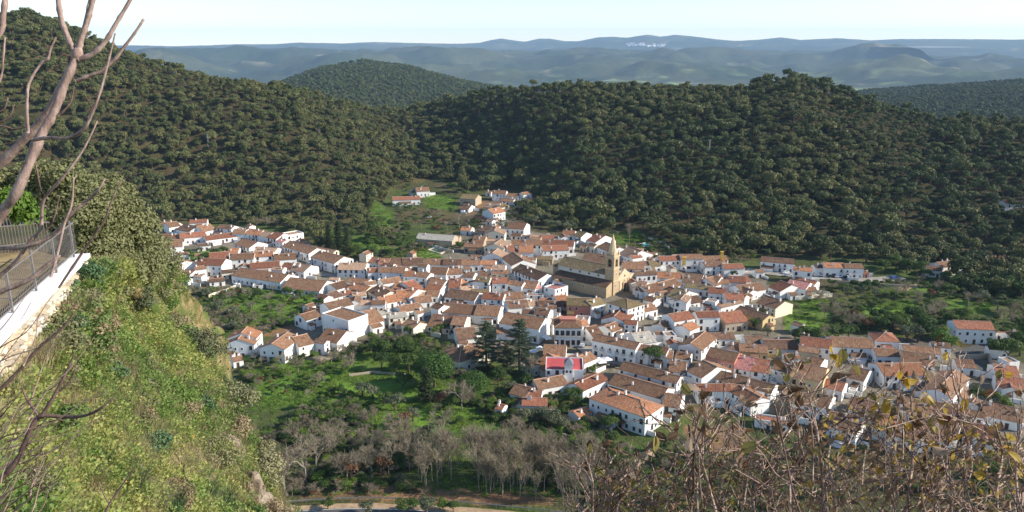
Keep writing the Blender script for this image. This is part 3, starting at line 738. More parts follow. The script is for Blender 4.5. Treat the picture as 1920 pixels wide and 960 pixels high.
cluster('E', 'between the bare poplar and the lane', [(258, 186, 370, 192, 34, 4, 'p', 'o'), (355, 201, 430, 216, 44, 5, 'p', 'm'), (479, 239, 560, 263, 62, 4.6, 'p', 'r'), (570, 302, 690, 352, 46, 4.2, 'p', 'b'), (420, 442, 648, 470, 120, 4, 'p', 'd')], GR)
cluster('E', 'between the church spire and the pool', [(762, 362, 870, 402, 64, 4.2, 'p', 't'), (816, 341, 900, 346, 44, 3.2), (890, 346, 986, 351, 34, 3.6, 'p', 't'), (1005, 378, 1092, 386, 30, 2.4)], GR)
cluster('E', 'in the back row with yellow chimneys', [(1136, 429, 1330, 421, 40, 6, 'p', 'r', 'w', {'chim': 0}), (1332, 413, 1535, 411, 44, 7, 'p', 'b', 'w', {'chim': 0, 'balc': True}), (1537, 426, 1756, 421, 40, 5, 'p', 'b', 'w', {'chim': 0}), (1546, 481, 1715, 476, 44, 5, 'p', 'd'), (1720, 501, 1906, 496, 44, 4.6, 'p', 'r')], GR)
cluster('E', 'just right of the church tower', [(800, 501, 1000, 506, 68, 5, 'p', 'b'), (982, 471, 1060, 466, 38, 4, 'p', 'd'), (1060, 476, 1150, 471, 46, 4, 'p', 'm'), (930, 561, 1115, 551, 38, 7, 'p', 'd', 'w', {'win': 1.0}), (916, 690, 990, 700, 80, 4), (962, 706, 1050, 702, 76, 4, 'p', 'd'), (1040, 721, 1172, 692, 66, 4)], GR)
cluster('E', 'in the wide block right of the church facade', [(1117, 581, 1340, 591, 54, 4.6, 'p', 'o'), (1342, 621, 1500, 640, 84, 4, 'p', 'd'), (1502, 626, 1640, 651, 76, 4), (1642, 652, 1768, 612, 64, 4), (1762, 621, 1916, 626, 58, 4.6, 'p', 'r'), (1190, 690, 1345, 642, 58, 4, 'p', 'b'), (1360, 661, 1600, 696, 40, 4, 'p', 'm'), (1576, 716, 1740, 726, 54, 4.2, 'p', 'r')], GR)
cluster('E', 'facing the church door across the square', [(850, 863, 1000, 816, 13, 8, 'h', 'm', 'w', {'win': 0.9})], GR)
cluster('E', 'below the church square', [(986, 776, 1075, 800, 34, 4), (1011, 886, 1120, 862, 56, 3.4), (1090, 766, 1182, 752, 22, 3.4, 'p', 'm'), (1266, 791, 1380, 806, 10, 6, 'g', 't'), (1196, 741, 1310, 776, 76, 4, 'p', 'm'), (1322, 830, 1530, 792, 56, 3, 'p', 'd'), (1532, 832, 1690, 832, 22, 4, 'p', 'r'), (1542, 782, 1640, 800, 5, 6, 'f', 't'), (1732, 776, 1900, 782, 62, 5, 'p', 'r'), (1690, 850, 1890, 803, 20, 4.4, 'p', 't'), (1836, 702, 1926, 731, 40, 4, 'p', 'd')], GR)

cluster('F', 'in the tall row above the balcony house', [(1030, 206, 1215, 176, 66, 7, 'p', 'r', 'w', {'win': 0.95}), (1240, 171, 1440, 166, 54, 7, 'p', 'r', 'w', {'win': 0.9}), (1490, 223, 1696, 202, 95, 4.4, 'p', 'r', 's'), (1032, 252, 1170, 292, 8, 5, 'g', 'o'), (950, 266, 1010, 228, 38, 4, 'p', 'b')], GR)
cluster('F', 'behind the balcony house on the plaza', [(372, 186, 598, 220, 12, 4.4, 'g', 'r'), (576, 226, 690, 236, 38, 5, 'p', 'r'), (470, 301, 570, 264, 56, 3.2), (302, 351, 400, 332, 92, 4.4), (700, 408, 870, 386, 95, 4.4, 'p', 'g'), (960, 336, 1050, 331, 6, 5, 'f', 't')], GR)
cluster('F', 'facing the plaza with iron balconies', [(290, 372, 680, 456, 58, 7.4, 'p', 'b', 'w', {'balc': True, 'win': 1.0})], GR)
cluster('F', 'beside the round tree on the plaza', [(684, 456, 800, 471, 48, 6.4, 'p', 'b', 'w', {'balc': True}), (802, 472, 955, 500, 56, 6), (1066, 421, 1275, 466, 18, 5, 'g', 'b'), (956, 536, 1012, 541, 74, 4.4), (1032, 531, 1160, 551, 56, 3.2)], GR)
cluster('F', 'in the block right of the plaza tree', [(1380, 366, 1580, 361, 58, 3.2, 'p', 'd'), (1312, 516, 1570, 571, 80, 7, 'p', 'b', 'r', {'win': 1.0}), (1502, 441, 1600, 466, 56, 3.6), (1612, 471, 1870, 491, 70, 3.6, 'p', 'b', 'y'), (1566, 623, 1710, 651, 118, 5, 'p', 'p'), (1716, 651, 1880, 672, 118, 5, 'p', 'r')], GR)
cluster('F', 'in the long white range below the plaza', [(526, 631, 900, 726, 68, 5.2, 'p', 'b', 'w', {'win': 0.9}), (902, 727, 1050, 762, 60, 5.2, 'p', 'b', 'w', {'win': 0.9}), (976, 651, 1130, 666, 92, 5), (1146, 651, 1275, 716, 100, 6), (432, 762, 905, 900, 92, 4, 'p', 'b'), (1090, 692, 1240, 722, 6, 4.4, 'f', 't')], GR)
cluster('F', 'nearest the red-roofed garden', [(206, 830, 438, 728, 64, 4.4, 'p', 'r'), (916, 960, 1072, 986, 110, 5.4, 'p', 'b'), (1242, 832, 1545, 832, 64, 5, 'p', 'r'), (1530, 832, 1722, 945, 56, 5, 'p', 'o'), (1402, 722, 1640, 784, 74, 5.2, 'p', 'b'), (1642, 786, 1900, 852, 74, 5.2, 'p', 'd')], GR)

cluster('G', 'along the back of the right quarter', [(0, 311, 130, 312, 54, 3.4, 'p', 'd'), (134, 350, 366, 352, 68, 3.6, 'p', 'd'), (370, 321, 588, 345, 62, 6, 'p', 'r'), (592, 331, 888, 346, 70, 5.4, 'p', 'b'), (890, 292, 1060, 301, 11, 4.6, 'h', 'r'), (897, 396, 1064, 401, 54, 4.4), (1085, 362, 1350, 386, 44, 3.4, 'p', 'b'), (1066, 436, 1300, 470, 76, 5)], GR)
cluster('G', 'by the road on the right edge', [(1456, 207, 1722, 217, 58, 7, 'p', 'r', 'w', {'win': 0.8}), (1842, 281, 1930, 272, 48, 3.6, 'p', 'r'), (1732, 531, 1895, 546, 76, 3.2, 'p', 'r'), (1732, 602, 1930, 632, 76, 4, 'p', 'r'), (1627, 802, 1905, 862, 92, 3.4, 'p', 'b'), (1816, 441, 1892, 436, 6, 4.4, 'f', 't')], GR)
cluster('G', 'in the middle of the right quarter', [(952, 536, 1262, 530, 86, 5.4, 'p', 'o', 'w', {'win': 0.9}), (692, 541, 812, 571, 74, 4.4), (427, 451, 506, 471, 52, 4.4), (302, 531, 530, 576, 92, 7.6, 'p', 'b', 'y', {'win': 1.0, 'balc': False}), (172, 482, 300, 521, 48, 5.4, 'p', 'd'), (1422, 690, 1545, 548, 60, 5.2, 'p', 'b'), (532, 611, 662, 641, 56, 4.4, 'p', 'r')], GR)
cluster('G', 'half hidden by the leafy twigs', [(312, 722, 452, 742, 80, 5, 'p', 'd'), (482, 742, 562, 762, 80, 5), (1092, 770, 1300, 800, 90, 5), (1302, 802, 1500, 826, 90, 5, 'p', 'd'), (232, 862, 292, 880, 30, 3.6), (700, 760, 880, 800, 80, 5), (880, 880, 1100, 915, 90, 5, 'p', 'o'), (560, 860, 720, 890, 80, 5), (1180, 960, 1420, 1000, 90, 5), (1500, 940, 1700, 980, 90, 4.4, 'p', 'r')], GR)

cluster('I', 'on the terrace at the foot of the woods', [(365, 239, 664, 266, 44, 5.6, 'p', 'd', 'w', {'balc': True}), (662, 319, 830, 333, 34, 7, 'p', 'o'), (862, 301, 936, 299, 30, 5, 'p', 'd'), (940, 296, 1125, 301, 47, 6, 'p', 'o', 'w', {'balc': True}), (1127, 302, 1295, 306, 42, 6, 'p', 'b', 'w', {'balc': True}), (1300, 351, 1340, 351, 25, 3, 'p', 'r', 'r')], GR)
cluster('I', 'around the pink-roofed hall', [(436, 470, 542, 513, 60, 4.2, 'p', 'r'), (590, 456, 772, 491, 58, 4.8, 'p', 'p'), (690, 426, 850, 456, 38, 5.4, 'p', 'o'), (772, 506, 876, 506, 34, 4, 'p', 'b', 'c'), (636, 546, 700, 541, 24, 2.8)], GR)
cluster('I', 'between the church block and the green meadow', [(200, 521, 415, 491, 62, 4), (50, 571, 205, 600, 54, 4.4, 'p', 'r'), (92, 431, 280, 421, 48, 4.2, 'p', 'r'), (0, 441, 80, 446, 40, 4), (326, 611, 500, 666, 66, 5, 'p', 'b', 'c'), (386, 773, 495, 739, 17, 5, 'g', 'b', 'y')], GR)
cluster('S', 'in the wood edge at far right', [(1738, 506, 1766, 508, 8, 4.2, 'p', 'd'), (1766, 501, 1800, 497, 9, 5.4)], GR)
cluster('Q', 'low among the twigs at lower right', [(640, 574, 750, 590, 5, 3.2, 'f', 'r'), (1190, 640, 1325, 662, 44, 6, 'p', 'b'), (1330, 600, 1480, 640, 50, 5, 'p', 'd'), (960, 610, 1060, 640, 40, 5, 'p', 'b'), (500, 455, 620, 470, 30, 4, 'p', 'b')], GR)
# sheds and back-yard rooms squeezed into the gaps of the village
STREETS = [[at_z(x, y) for x, y in q] for q in ([(955, 366), (945, 400), (950, 440), (952, 480), (960, 500), (1000, 530)], [(470, 450), (520, 470), (560, 500), (580, 512), (640, 520)], [(1085, 610), (1095, 650), (1130, 672), (1180, 690), (1250, 700)], [(1880, 720), (1835, 690), (1800, 668), (1845, 650)], [(1010, 640), (1060, 648), (1110, 690)], [(1130, 560), (1200, 575), (1180, 590)])]
def near_street(x, y, w):
    for q in STREETS:
        for a, b in zip(q, q[1:]):
            d = b - a; k = max(0, min(1, ((x - a.x) * d.x + (y - a.y) * d.y) / d.length_squared))
            if math.hypot(x - a.x - d.x * k, y - a.y - d.y * k) < w: return True
    return False
lo = Z_VILLAGE.min(0); hi = Z_VILLAGE.max(0); made = 0; tries = 0
while made < 95 and tries < 9000:
    tries += 1
    x = random.uniform(lo[0], hi[0]); y = random.uniform(lo[1], hi[1])
    if not inside(Z_VILLAGE, np.array([x]), np.array([y]))[0] or in_house(x, y, 0.3) or near_street(x, y, 7.5): continue
    u_, v_ = proj((x, y, 0))
    if not (290 < u_ < 1920 and v_ < 860) or (math.hypot(x - 54, y - 402) < 9): continue
    nb = min(FOOT, key=lambda f: math.hypot(f[0] + f[2] * f[4] / 2 - x, f[1] + f[3] * f[4] / 2 - y))
    L = random.uniform(4, 8.5); D = random.uniform(3.5, 6); ang = math.atan2(nb[3], nb[2]) + random.choice((0, 0, 0, R(90))); ux, uy = math.cos(ang), math.sin(ang)
    ax, ay = x - ux * L / 2 + uy * D / 2, y - uy * L / 2 - ux * D / 2
    if sum(in_house(ax + ux * a + -uy * b, ay + uy * a + ux * b, -0.6) for a in (0, L / 2, L) for b in (0, D / 2, D)) > 2: continue
    h = random.uniform(2.5, 5.2); A_ = at_z(*proj((ax, ay, h)), h); B_ = (ax + ux * L, ay + uy * L, h)
    p0 = proj((ax, ay, h)); p1 = proj(B_)
    if p0[0] > p1[0]: p0, p1 = p1, p0
    q = house(p0[0], p0[1], p1[0], p1[1], D, h, 'p', random.choice('bbbddrt'), random.choice('wwwwwcs'), name='outbuilding', depth=D, annex=False, chim=random.choice((0, 0, 1)))
    sec = next(b for a, b in ((560, 'left quarter'), (800, 'blocks left of the cedars'), (960, 'middle rows'), (1160, 'blocks around the church'), (1400, 'blocks right of the church'), (3000, 'right quarter')) if u_ < a)
    tag(q[0], f'small low outbuilding squeezed between the houses of the {sec}', 'outbuilding', f'outbuildings of the {sec}'); made += 1
print('OUTBUILDINGS', made, tries)
# ================================================================== TREES
BARK = plain('bark', (0.11, 0.08, 0.055), 0.9, 0.1, 0.4, 3)
BARKG = plain('grey_bark', (0.235, 0.195, 0.15), 0.9, 0.1, 0.3, 3)
OAKL = leaf_mat('oak_leaves', [(0.055, 0.068, 0.022), (0.092, 0.104, 0.032), (0.13, 0.135, 0.043), (0.155, 0.148, 0.052)], 0.15)
PINEL = leaf_mat('pine_needles', [(0.045, 0.064, 0.020), (0.075, 0.096, 0.028), (0.11, 0.128, 0.040)], 0.12)
GARDENL = leaf_mat('garden_leaves', [(0.042, 0.078, 0.016), (0.068, 0.11, 0.022), (0.10, 0.145, 0.03)], 0.28)
BRIGHTL = leaf_mat('bright_leaves', [(0.09, 0.16, 0.02), (0.13, 0.20, 0.03), (0.17, 0.22, 0.04)], 0.3)
OLIVEL = leaf_mat('olive_leaves', [(0.085, 0.10, 0.05), (0.12, 0.135, 0.07), (0.16, 0.165, 0.09)], 0.2)
TWIG = leaf_mat('winter_twigs', [(0.19, 0.15, 0.10), (0.265, 0.215, 0.145), (0.34, 0.28, 0.19)], 0.25, 0.9)
RUST = leaf_mat('rusty_leaves', [(0.10, 0.05, 0.025), (0.15, 0.075, 0.035), (0.2, 0.10, 0.05)], 0.2)

def leaf_cloud(r, lobes, n, size, flat=0.75, inner=0.25):
    """n small leaf-clump faces spread over overlapping lobes; lobes: (x, y, z, radius)"""
    lobes = np.array(lobes, float); w = lobes[:, 3] ** 2; w /= w.sum()
    k = r.choice(len(lobes), n, p=w)
    d = r.normal(size=(n, 3)); d /= np.linalg.norm(d, axis=1)[:, None]
    d[:, 2] = np.where(d[:, 2] < -0.35, -d[:, 2] * 0.6, d[:, 2])
    rad = lobes[k, 3] * np.where(r.random(n) < inner, r.uniform(0.45, 0.9, n), r.uniform(0.86, 1.08, n))
    c = lobes[k, :3] + d * rad[:, None] * np.array([1, 1, flat])
    nr = d + r.normal(size=(n, 3)) * 0.55; nr /= np.linalg.norm(nr, axis=1)[:, None]
    a = np.cross(nr, r.normal(size=(n, 3))); a /= np.linalg.norm(a, axis=1)[:, None]
    b = np.cross(nr, a)
    s = size * r.uniform(0.55, 1.25, n)[:, None]
    V = np.stack([c - a * s, c - b * s * 0.62 + a * s * 0.1, c + a * s, c + b * s * 0.62 - a * s * 0.1], 1).reshape(-1, 3)
    Fq = np.arange(4 * n).reshape(-1, 4)
    return V, Fq
def oak_lobes(r, n, R0, H, zc):
    L = [(0, 0, zc, R0 * 0.62)]
    for i in range(n):
        a = r.uniform(0, 6.28); q = R0 * r.uniform(0.3, 0.72)
        L.append((math.cos(a) * q, math.sin(a) * q, zc + r.uniform(-0.25, 0.45) * H, R0 * r.uniform(0.26, 0.48)))
    return L
def trunk_mesh(r, H, R0, limbs=5, mat=None, lean=0.1):
    m = MB(); mat = mat or BARK
    top = Vector((r.uniform(-lean, lean) * H, r.uniform(-lean, lean) * H, H))
    m.tube([(0, 0, -0.8), top * 0.5 + Vector((0.1, 0.05, 0)), top], [R0 * 1.25, R0, R0 * 0.6], 6)
    for i in range(limbs):
        a = 6.28 * i / limbs + r.uniform(-0.4, 0.4); l = H * r.uniform(0.6, 1.0)
        s = top * r.uniform(0.6, 1.0)
        m.tube([s, s + Vector((math.cos(a) * l * 0.45, math.sin(a) * l * 0.45, l * 0.4)), s + Vector((math.cos(a) * l * 0.9, math.sin(a) * l * 0.9, l * 0.8))], [R0 * 0.5, R0 * 0.33, R0 * 0.12], 4)
    return m.mesh('trunk', mat)
PROTO = {}      # kind -> list of (trunk mesh, crown mesh) about 10 m across or of nominal height
def make_protos():
    r = np.random.default_rng(5)
    def cm(nm, lobes, n, size, mat, flat=0.75, inner=0.25):
        V, Fq = leaf_cloud(r, lobes, n, size, flat, inner); return mesh_np(nm, V, Fq, [mat])
    def wild(R0, zc, H, sx, sy, n):
        return [(x_ * sx, y_ * sy, z_, q_) for x_, y_, z_, q_ in oak_lobes(r, n, R0, H, zc)] + [(r.uniform(-1, 1) * R0 * 0.8 * sx, r.uniform(-1, 1) * R0 * 0.8 * sy, zc + r.uniform(-0.5, 0.3) * H, R0 * r.uniform(0.14, 0.26)) for _ in range(5)]
    PROTO['oak'] = [(trunk_mesh(r, 3.0, 0.32), cm('crown', wild(R0, zc, H, sx, sy, n), 950, 0.5, OAKL, fl, 0.3)) for R0, zc, H, sx, sy, n, fl in ((4.9, 5.0, 3.2, 1, 1, 8, 0.8), (4.2, 5.6, 4.6, 1.0, 0.9, 9, 1.0), (5.4, 4.6, 2.6, 1.1, 0.85, 8, 0.72), (3.8, 5.2, 4.2, 1.15, 0.8, 7, 0.95), (4.6, 4.2, 3.8, 0.8, 1.15, 9, 0.85), (3.4, 6.2, 5.0, 1, 1, 7, 1.1), (5.0, 4.4, 3.6, 1.2, 0.9, 10, 0.8))]
    PROTO['pine'] = [(trunk_mesh(r, 5.0, 0.28), cm('crown', oak_lobes(r, 7, 4.0, 3.6, 7.2), 850, 0.46, PINEL, 0.8)) for _ in range(3)]
    PROTO['garden'] = [(trunk_mesh(r, 2.2, 0.25), cm('crown', oak_lobes(r, 8, 3.6, 2.8, 4.0), 1900, 0.26, GARDENL)) for _ in range(3)]
    PROTO['bright'] = [(trunk_mesh(r, 2.0, 0.2), cm('crown', oak_lobes(r, 8, 3.2, 2.8, 3.7), 1500, 0.26, BRIGHTL)) for _ in range(2)]
    PROTO['olive'] = [(trunk_mesh(r, 1.6, 0.3), cm('crown', oak_lobes(r, 7, 2.8, 2.0, 3.0), 1200, 0.22, OLIVEL)) for _ in range(3)]
    PROTO['rust'] = [(trunk_mesh(r, 1.6, 0.18), cm('crown', oak_lobes(r, 6, 2.4, 2.0, 2.8), 900, 0.2, RUST)) for _ in range(2)]
    # clipped round stone pine, very dense
    PROTO['round'] = [(trunk_mesh(r, 3.6, 0.4), cm('crown', [(0, 0, 6.6, 5.6)] + [(math.cos(a_) * 2.6, math.sin(a_) * 2.6, 5.8 + 0.5 * math.sin(a_ * 3), 4.0) for a_ in np.arange(0, 6.2, 0.9)], 9000, 0.3, leaf_mat('round_pine_leaves', [(0.045, 0.088, 0.016), (0.065, 0.125, 0.022), (0.085, 0.15, 0.03)], 0.25), 0.78, 0.12)) for _ in range(2)]
    # cedars: flat sprays in whorls
    for nm, H, mat, rad0 in (('cedar', 24.0, leaf_mat('cedar_needles', [(0.032, 0.05, 0.022), (0.05, 0.072, 0.032), (0.08, 0.10, 0.045)], 0.15), 7.6), ('conifer', 15.0, leaf_mat('conifer_needles', [(0.03, 0.045, 0.015), (0.05, 0.07, 0.022), (0.08, 0.095, 0.035)], 0.1), 3.2)):
        out = []
        for v in range(2):
            m = MB(); m.tube([(0, 0, -1), (0.1, 0.1, H * 0.5), (0, 0, H * 0.97)], [0.55, 0.36, 0.06], 7)
            Vs = []
            for i in range(58 if nm == 'cedar' else 60):
                f = (i + 1) / 60 if nm == 'cedar' else (i + 1) / 62
                z = H * (0.16 + 0.82 * f) if nm == 'cedar' else H * (0.08 + 0.9 * f)
                prof = (1 - f) ** 0.55 if nm == 'cedar' else (1 - f) ** 0.9
                l = rad0 * prof * r.uniform(0.65, 1.2) + 0.4; a = i * 2.4 + r.uniform(-0.4, 0.4)
                tip = Vector((math.cos(a) * l, math.sin(a) * l, z + l * (0.1 if nm == 'cedar' else -0.22)))
                m.tube([(0, 0, z - 0.3), tip * 0.98], [0.13, 0.03], 4)
                for k in range(int(26 + l * 16)):
                    b = r.uniform(0.25, 1.05); c = Vector((math.cos(a) * l * b, math.sin(a) * l * b, z + (tip.z - z) * b)) + Vector(r.normal(size=3) * np.array([0.55, 0.55, 0.16]))
                    e1 = Vector(r.normal(size=3) * np.array([1, 1, 0.25])).normalized(); e2 = e1.cross(Vector((r.uniform(-.3, .3), r.uniform(-.3, .3), 1))).normalized()
                    s = r.uniform(0.22, 0.5)
                    Vs += [c - e1 * s, c - e2 * s * 0.6, c + e1 * s, c + e2 * s * 0.6 - Vector((0, 0, 0.1))]
            V = np.array([tuple(p) for p in Vs]); out.append((m.mesh('trunk', BARK), mesh_np('crown', V, np.arange(len(V)).reshape(-1, 4), [mat])))
        PROTO[nm] = out
    # bare winter trees: trunk and limbs, then a haze of twigs
    def bare(H, spread, n1, tw, upright=0.0, tr=0.22):
        m = MB(); tips = []
        def grow(p, d, l, rad, depth):
            q = p + d * l * 0.5 + Vector(r.normal(size=3) * 0.05 * l); e = q + (d + Vector((0, 0, 0.15 + upright * 0.3))).normalized() * l * 0.5
            m.tube([p, q, e], [rad, rad * 0.8, rad * 0.6], 5 if depth == 0 else 3, cap=False)
            if depth >= 3: tips.append((q, e, d)); return
            if depth >= 1: tips.append((q, e, d))
            for i in range(n1 if depth == 0 else 3):
                v = Vector(r.normal(size=3)); v = (d * (1.0 + upright) + v.normalized() * spread).normalized()
                if v.z < 0.0: v.z *= -0.5
                st = e if i else q.lerp(e, r.uniform(0.2, 1.0))
                grow(st, v, l * r.uniform(0.55, 0.8), rad * 0.55, depth + 1)
        grow(Vector((0, 0, -0.5)), Vector((r.uniform(-.08, .08), r.uniform(-.08, .08), 1)).normalized(), H * 0.34, tr, 0)
        Vs = []
        for (p, e, d) in tips:
            for k in range(tw):
                s = p.lerp(e, r.uniform(0, 1)); v = (d * (0.7 + upright) + Vector(r.normal(size=3)) * 0.75 + Vector((0, 0, 0.25))).normalized(); l = H * r.uniform(0.05, 0.13)
                w = v.cross(Vector(r.normal(size=3))).normalized() * H * 0.0026
                Vs += [s - w, s + w, s + v * l + w * 0.5, s + v * l - w * 0.5]
        V = np.array([tuple(p) for p in Vs])
        return (m.mesh('trunk', BARKG), mesh_np('crown', V, np.arange(len(V)).reshape(-1, 4), [TWIG]))
    PROTO['bare'] = [bare(9.0, 1.0, 6, 12) for _ in range(3)]
    PROTO['poplar'] = [bare(15.0, 0.62, 5, 6, 0.55, 0.15) for _ in range(4)]
make_protos()

def plant(kind, label, cat, x, y, s=1.0, group=None, z=None, name=None, sz=None):
    v = random.choice(PROTO[kind])
    t = thing(name or {'oak': 'holm_oak', 'pine': 'umbrella_pine', 'garden': 'evergreen_tree', 'bright': 'leafy_tree', 'olive': 'olive_tree', 'rust': 'rusty_shrub', 'round': 'stone_pine', 'cedar': 'cedar_tree', 'conifer': 'conifer_tree', 'bare': 'bare_tree', 'poplar': 'poplar_tree'}[kind],
              label, cat, (x, y, (lz(x, y) if z is None else z)), random.uniform(0, 6.28), group)
    t.scale = (s, s, s * (sz or random.uniform(0.88, 1.15)))
    add('trunk', v[0], t); add('crown', v[1], t)
    return t

# ---- instanced masses (what nobody could count) through geometry nodes
def scatter(name, protos, P, S, label, cat, rot=None, seed=0, align=None):
    """protos: list of meshes; P: (n, 3) points; S: scales"""
    col = bpy.data.collections.new(name + '_sources')
    for i, me in enumerate(protos):
        o = bpy.data.objects.new(f'{name}_source', me); col.objects.link(o)
    me = bpy.data.meshes.new(name)
    n = len(P)
    me.vertices.add(n); me.vertices.foreach_set('co', np.asarray(P, np.float32).ravel())
    a = me.attributes.new('size', 'FLOAT_VECTOR', 'POINT'); a.data.foreach_set('vector', np.asarray(S, np.float32).ravel())
    b = me.attributes.new('turn', 'FLOAT_VECTOR', 'POINT')
    rr = np.random.default_rng(seed + 3)
    if rot is None: rot = np.stack([np.zeros(n), np.zeros(n), rr.uniform(0, 6.28, n)], 1)
    b.data.foreach_set('vector', np.asarray(rot, np.float32).ravel())
    c = me.attributes.new('pick', 'INT', 'POINT'); c.data.foreach_set('value', rr.integers(0, len(protos), n).astype(np.int32))
    me.update()
    o = add(name, me)
    g = bpy.data.node_groups.new(name, 'GeometryNodeTree')
    g.interface.new_socket('Geometry', in_out='INPUT', socket_type='NodeSocketGeometry'); g.interface.new_socket('Geometry', in_out='OUTPUT', socket_type='NodeSocketGeometry')
    N = g.nodes; gi = N.new('NodeGroupInput'); go = N.new('NodeGroupOutput')
    ip = N.new('GeometryNodeInstanceOnPoints'); ci = N.new('GeometryNodeCollectionInfo')
    ci.inputs['Collection'].default_value = col; ci.inputs['Separate Children'].default_value = True; ci.inputs['Reset Children'].default_value = True
    def attr(nm, ty):
        q = N.new('GeometryNodeInputNamedAttribute'); q.data_type = ty; q.inputs['Name'].default_value = nm; return q.outputs['Attribute']
    g.links.new(gi.outputs[0], ip.inputs['Points']); g.links.new(ci.outputs[0], ip.inputs['Instance'])
    ip.inputs['Pick Instance'].default_value = True
    g.links.new(attr('pick', 'INT'), ip.inputs['Instance Index']); g.links.new(attr('size', 'FLOAT_VECTOR'), ip.inputs['Scale'])
    g.links.new(attr('turn', 'FLOAT_VECTOR'), ip.inputs['Rotation'])
    g.links.new(ip.outputs[0], go.inputs[0])
    md = o.modifiers.new('scatter', 'NODES'); md.node_group = g
    tag(o, label, cat, kind='stuff')
    return o
def joined(trunk, crown):
    """a tree of the mass: trunk and crown in one mesh"""
    nv = len(trunk.vertices); V = np.zeros(nv * 3, np.float32); trunk.vertices.foreach_get('co', V)
    W = np.zeros(len(crown.vertices) * 3, np.float32); crown.vertices.foreach_get('co', W)
    fs = [tuple(p.vertices) for p in trunk.polygons] + [tuple(i + nv for i in p.vertices) for p in crown.polygons]
    mi = [0] * len(trunk.polygons) + [1] * len(crown.polygons)
    me = bpy.data.meshes.new('tree'); me.from_pydata(np.concatenate([V, W]).reshape(-1, 3).tolist(), [], fs)
    me.materials.append(trunk.materials[0]); me.materials.append(crown.materials[0]); me.polygons.foreach_set('material_index', mi); me.update()
    return me
def thin(kind): return [joined(a, b) for a, b in PROTO[kind]]

# ---- the wooded hills
def hill_points(r0, r1, step, seed):
    r = np.random.default_rng(seed)
    xs = np.arange(-2600 if r1 > 2000 else -900, 2600 if r1 > 2000 else 900, step); ys = np.arange(150, 4000 if r1 > 2000 else 1300, step)
    X, Y = np.meshgrid(xs, ys); X = X.ravel() + r.uniform(-0.8, 0.8, X.size) * step; Y = Y.ravel() + r.uniform(-0.8, 0.8, Y.size) * step
    rr = np.hypot(X, Y); t = X / Y
    k = (rr > r0) & (rr < r1) & (np.abs(t) < 0.74); return X[k], Y[k], rr[k], t[k], r
def visible(X, Y, Z, h):
    """not behind a nearer rise of the land"""
    ok = np.ones(len(X), bool)
    for f in np.linspace(0.35, 0.985, 34):
        ok &= land(X * f, Y * f) < CAM_H + (Z + h - CAM_H) * f + 0.5
    return ok
X, Y, rr_, t_, r_ = hill_points(330, 1230, 6.1, 1)
dF = np.interp(t_, *FOOT_L); dA = np.interp(t_, CREST_A[0], CREST_A[1])
px_ = 960 + F * t_ * 0.98
dens = 0.93 + fbm(X / 70, Y / 70, 61, 3) * 0.5
dens = np.where(t_ < -0.12, dens + 0.05 + 0.42 * np.minimum(0, fbm(X / 60, Y / 60, 24, 4)), dens)      # thinner on the western hill
dens = np.where((t_ < -0.1) & (rr_ > 0.87 * dA) & (t_ > -0.42), dens - 0.16, dens)
Z_BACK = [zone(q) for q in ([(280, 398), (560, 408), (640, 436), (720, 400), (735, 430), (700, 474), (600, 476), (590, 452), (540, 430), (480, 424), (300, 414)], [(960, 340), (1030, 386), (1180, 432), (1340, 472), (1440, 472), (1640, 486), (1760, 486), (1740, 500), (1640, 503), (1600, 486), (1420, 483), (1380, 490), (1240, 476), (1205, 446), (1160, 440), (1080, 432), (985, 416), (970, 400), (1010, 384), (985, 360)], [(1640, 480), (1960, 470), (1960, 560), (1850, 560), (1720, 515)], [(860, 345), (960, 345), (925, 358), (870, 362)], [(600, 440), (690, 420), (720, 470), (650, 480)])]
back = np.zeros(len(X), bool)
for q in Z_BACK: back |= inside(q, X, Y)
k = ((rr_ > dF + 4) | back) & (rr_ < dA + 60) & (r_.random(len(X)) < dens)
X, Y, rr_, t_ = X[k], Y[k], rr_[k], t_[k]
Zg = land(X, Y); vis = visible(X, Y, Zg, 9); X, Y, rr_, t_, Zg = X[vis], Y[vis], rr_[vis], t_[vis], Zg[vis]
keep = np.array([not in_house(a, b, 4.0) for a, b in zip(X, Y)])
for zn in Z_MEADOW + [zone([(1180, 450), (1240, 450), (1262, 484), (1185, 484)])]: keep &= ~inside(zn, X, Y)
# a few clear lanes and glades in the woods
X, Y, rr_, t_, Zg = X[keep], Y[keep], rr_[keep], t_[keep], Zg[keep]
S = (0.45 + 0.95 * r_.random(len(X)) ** 1.3) * (1 + 0.35 * fbm(X / 45, Y / 45, 66, 2)) * np.where(r_.random(len(X)) < 0.12, 1.35, 1.0)
S = S * np.where(t_ < -0.12, 0.86, 0.93)
order = np.argsort(rr_ / S)
near = order[:290]; rest = order[290:]
BINS = [(420, 'above the topmost left houses'), (520, 'above the left street'), (640, 'around the dark conifers behind the left quarter'), (740, 'left of the white farmhouse'), (860, 'behind the white farmhouse slope'), (1000, 'behind the farm cluster where the lane ends'), (1110, 'above the olive row behind the church'), (1200, 'behind the bare poplar'), (1290, 'behind the turquoise pool'), (1400, 'behind the yellow chimneys'), (1500, 'behind the first terrace house'), (1620, 'behind the orange-roofed terrace houses'), (1720, 'at the end of the parking terrace'), (1800, 'around the house in the wood edge'), (3000, 'along the dirt track at far right')]
for i in near:
    u_ = proj((X[i], Y[i], Zg[i]))[0]; w_ = next(b for a, b in BINS if u_ < a)
    plant('oak', ('large broad' if S[i] > 1.05 else 'mid-sized' if S[i] > 0.75 else 'small') + ' holm oak ' + w_, 'tree', X[i], Y[i], S[i], 'oaks ' + w_, Zg[i])
pine_zone = (t_ > -0.05) & (rr_ > 560) & (fbm(X / 120, Y / 120, 77, 2) > -0.05)
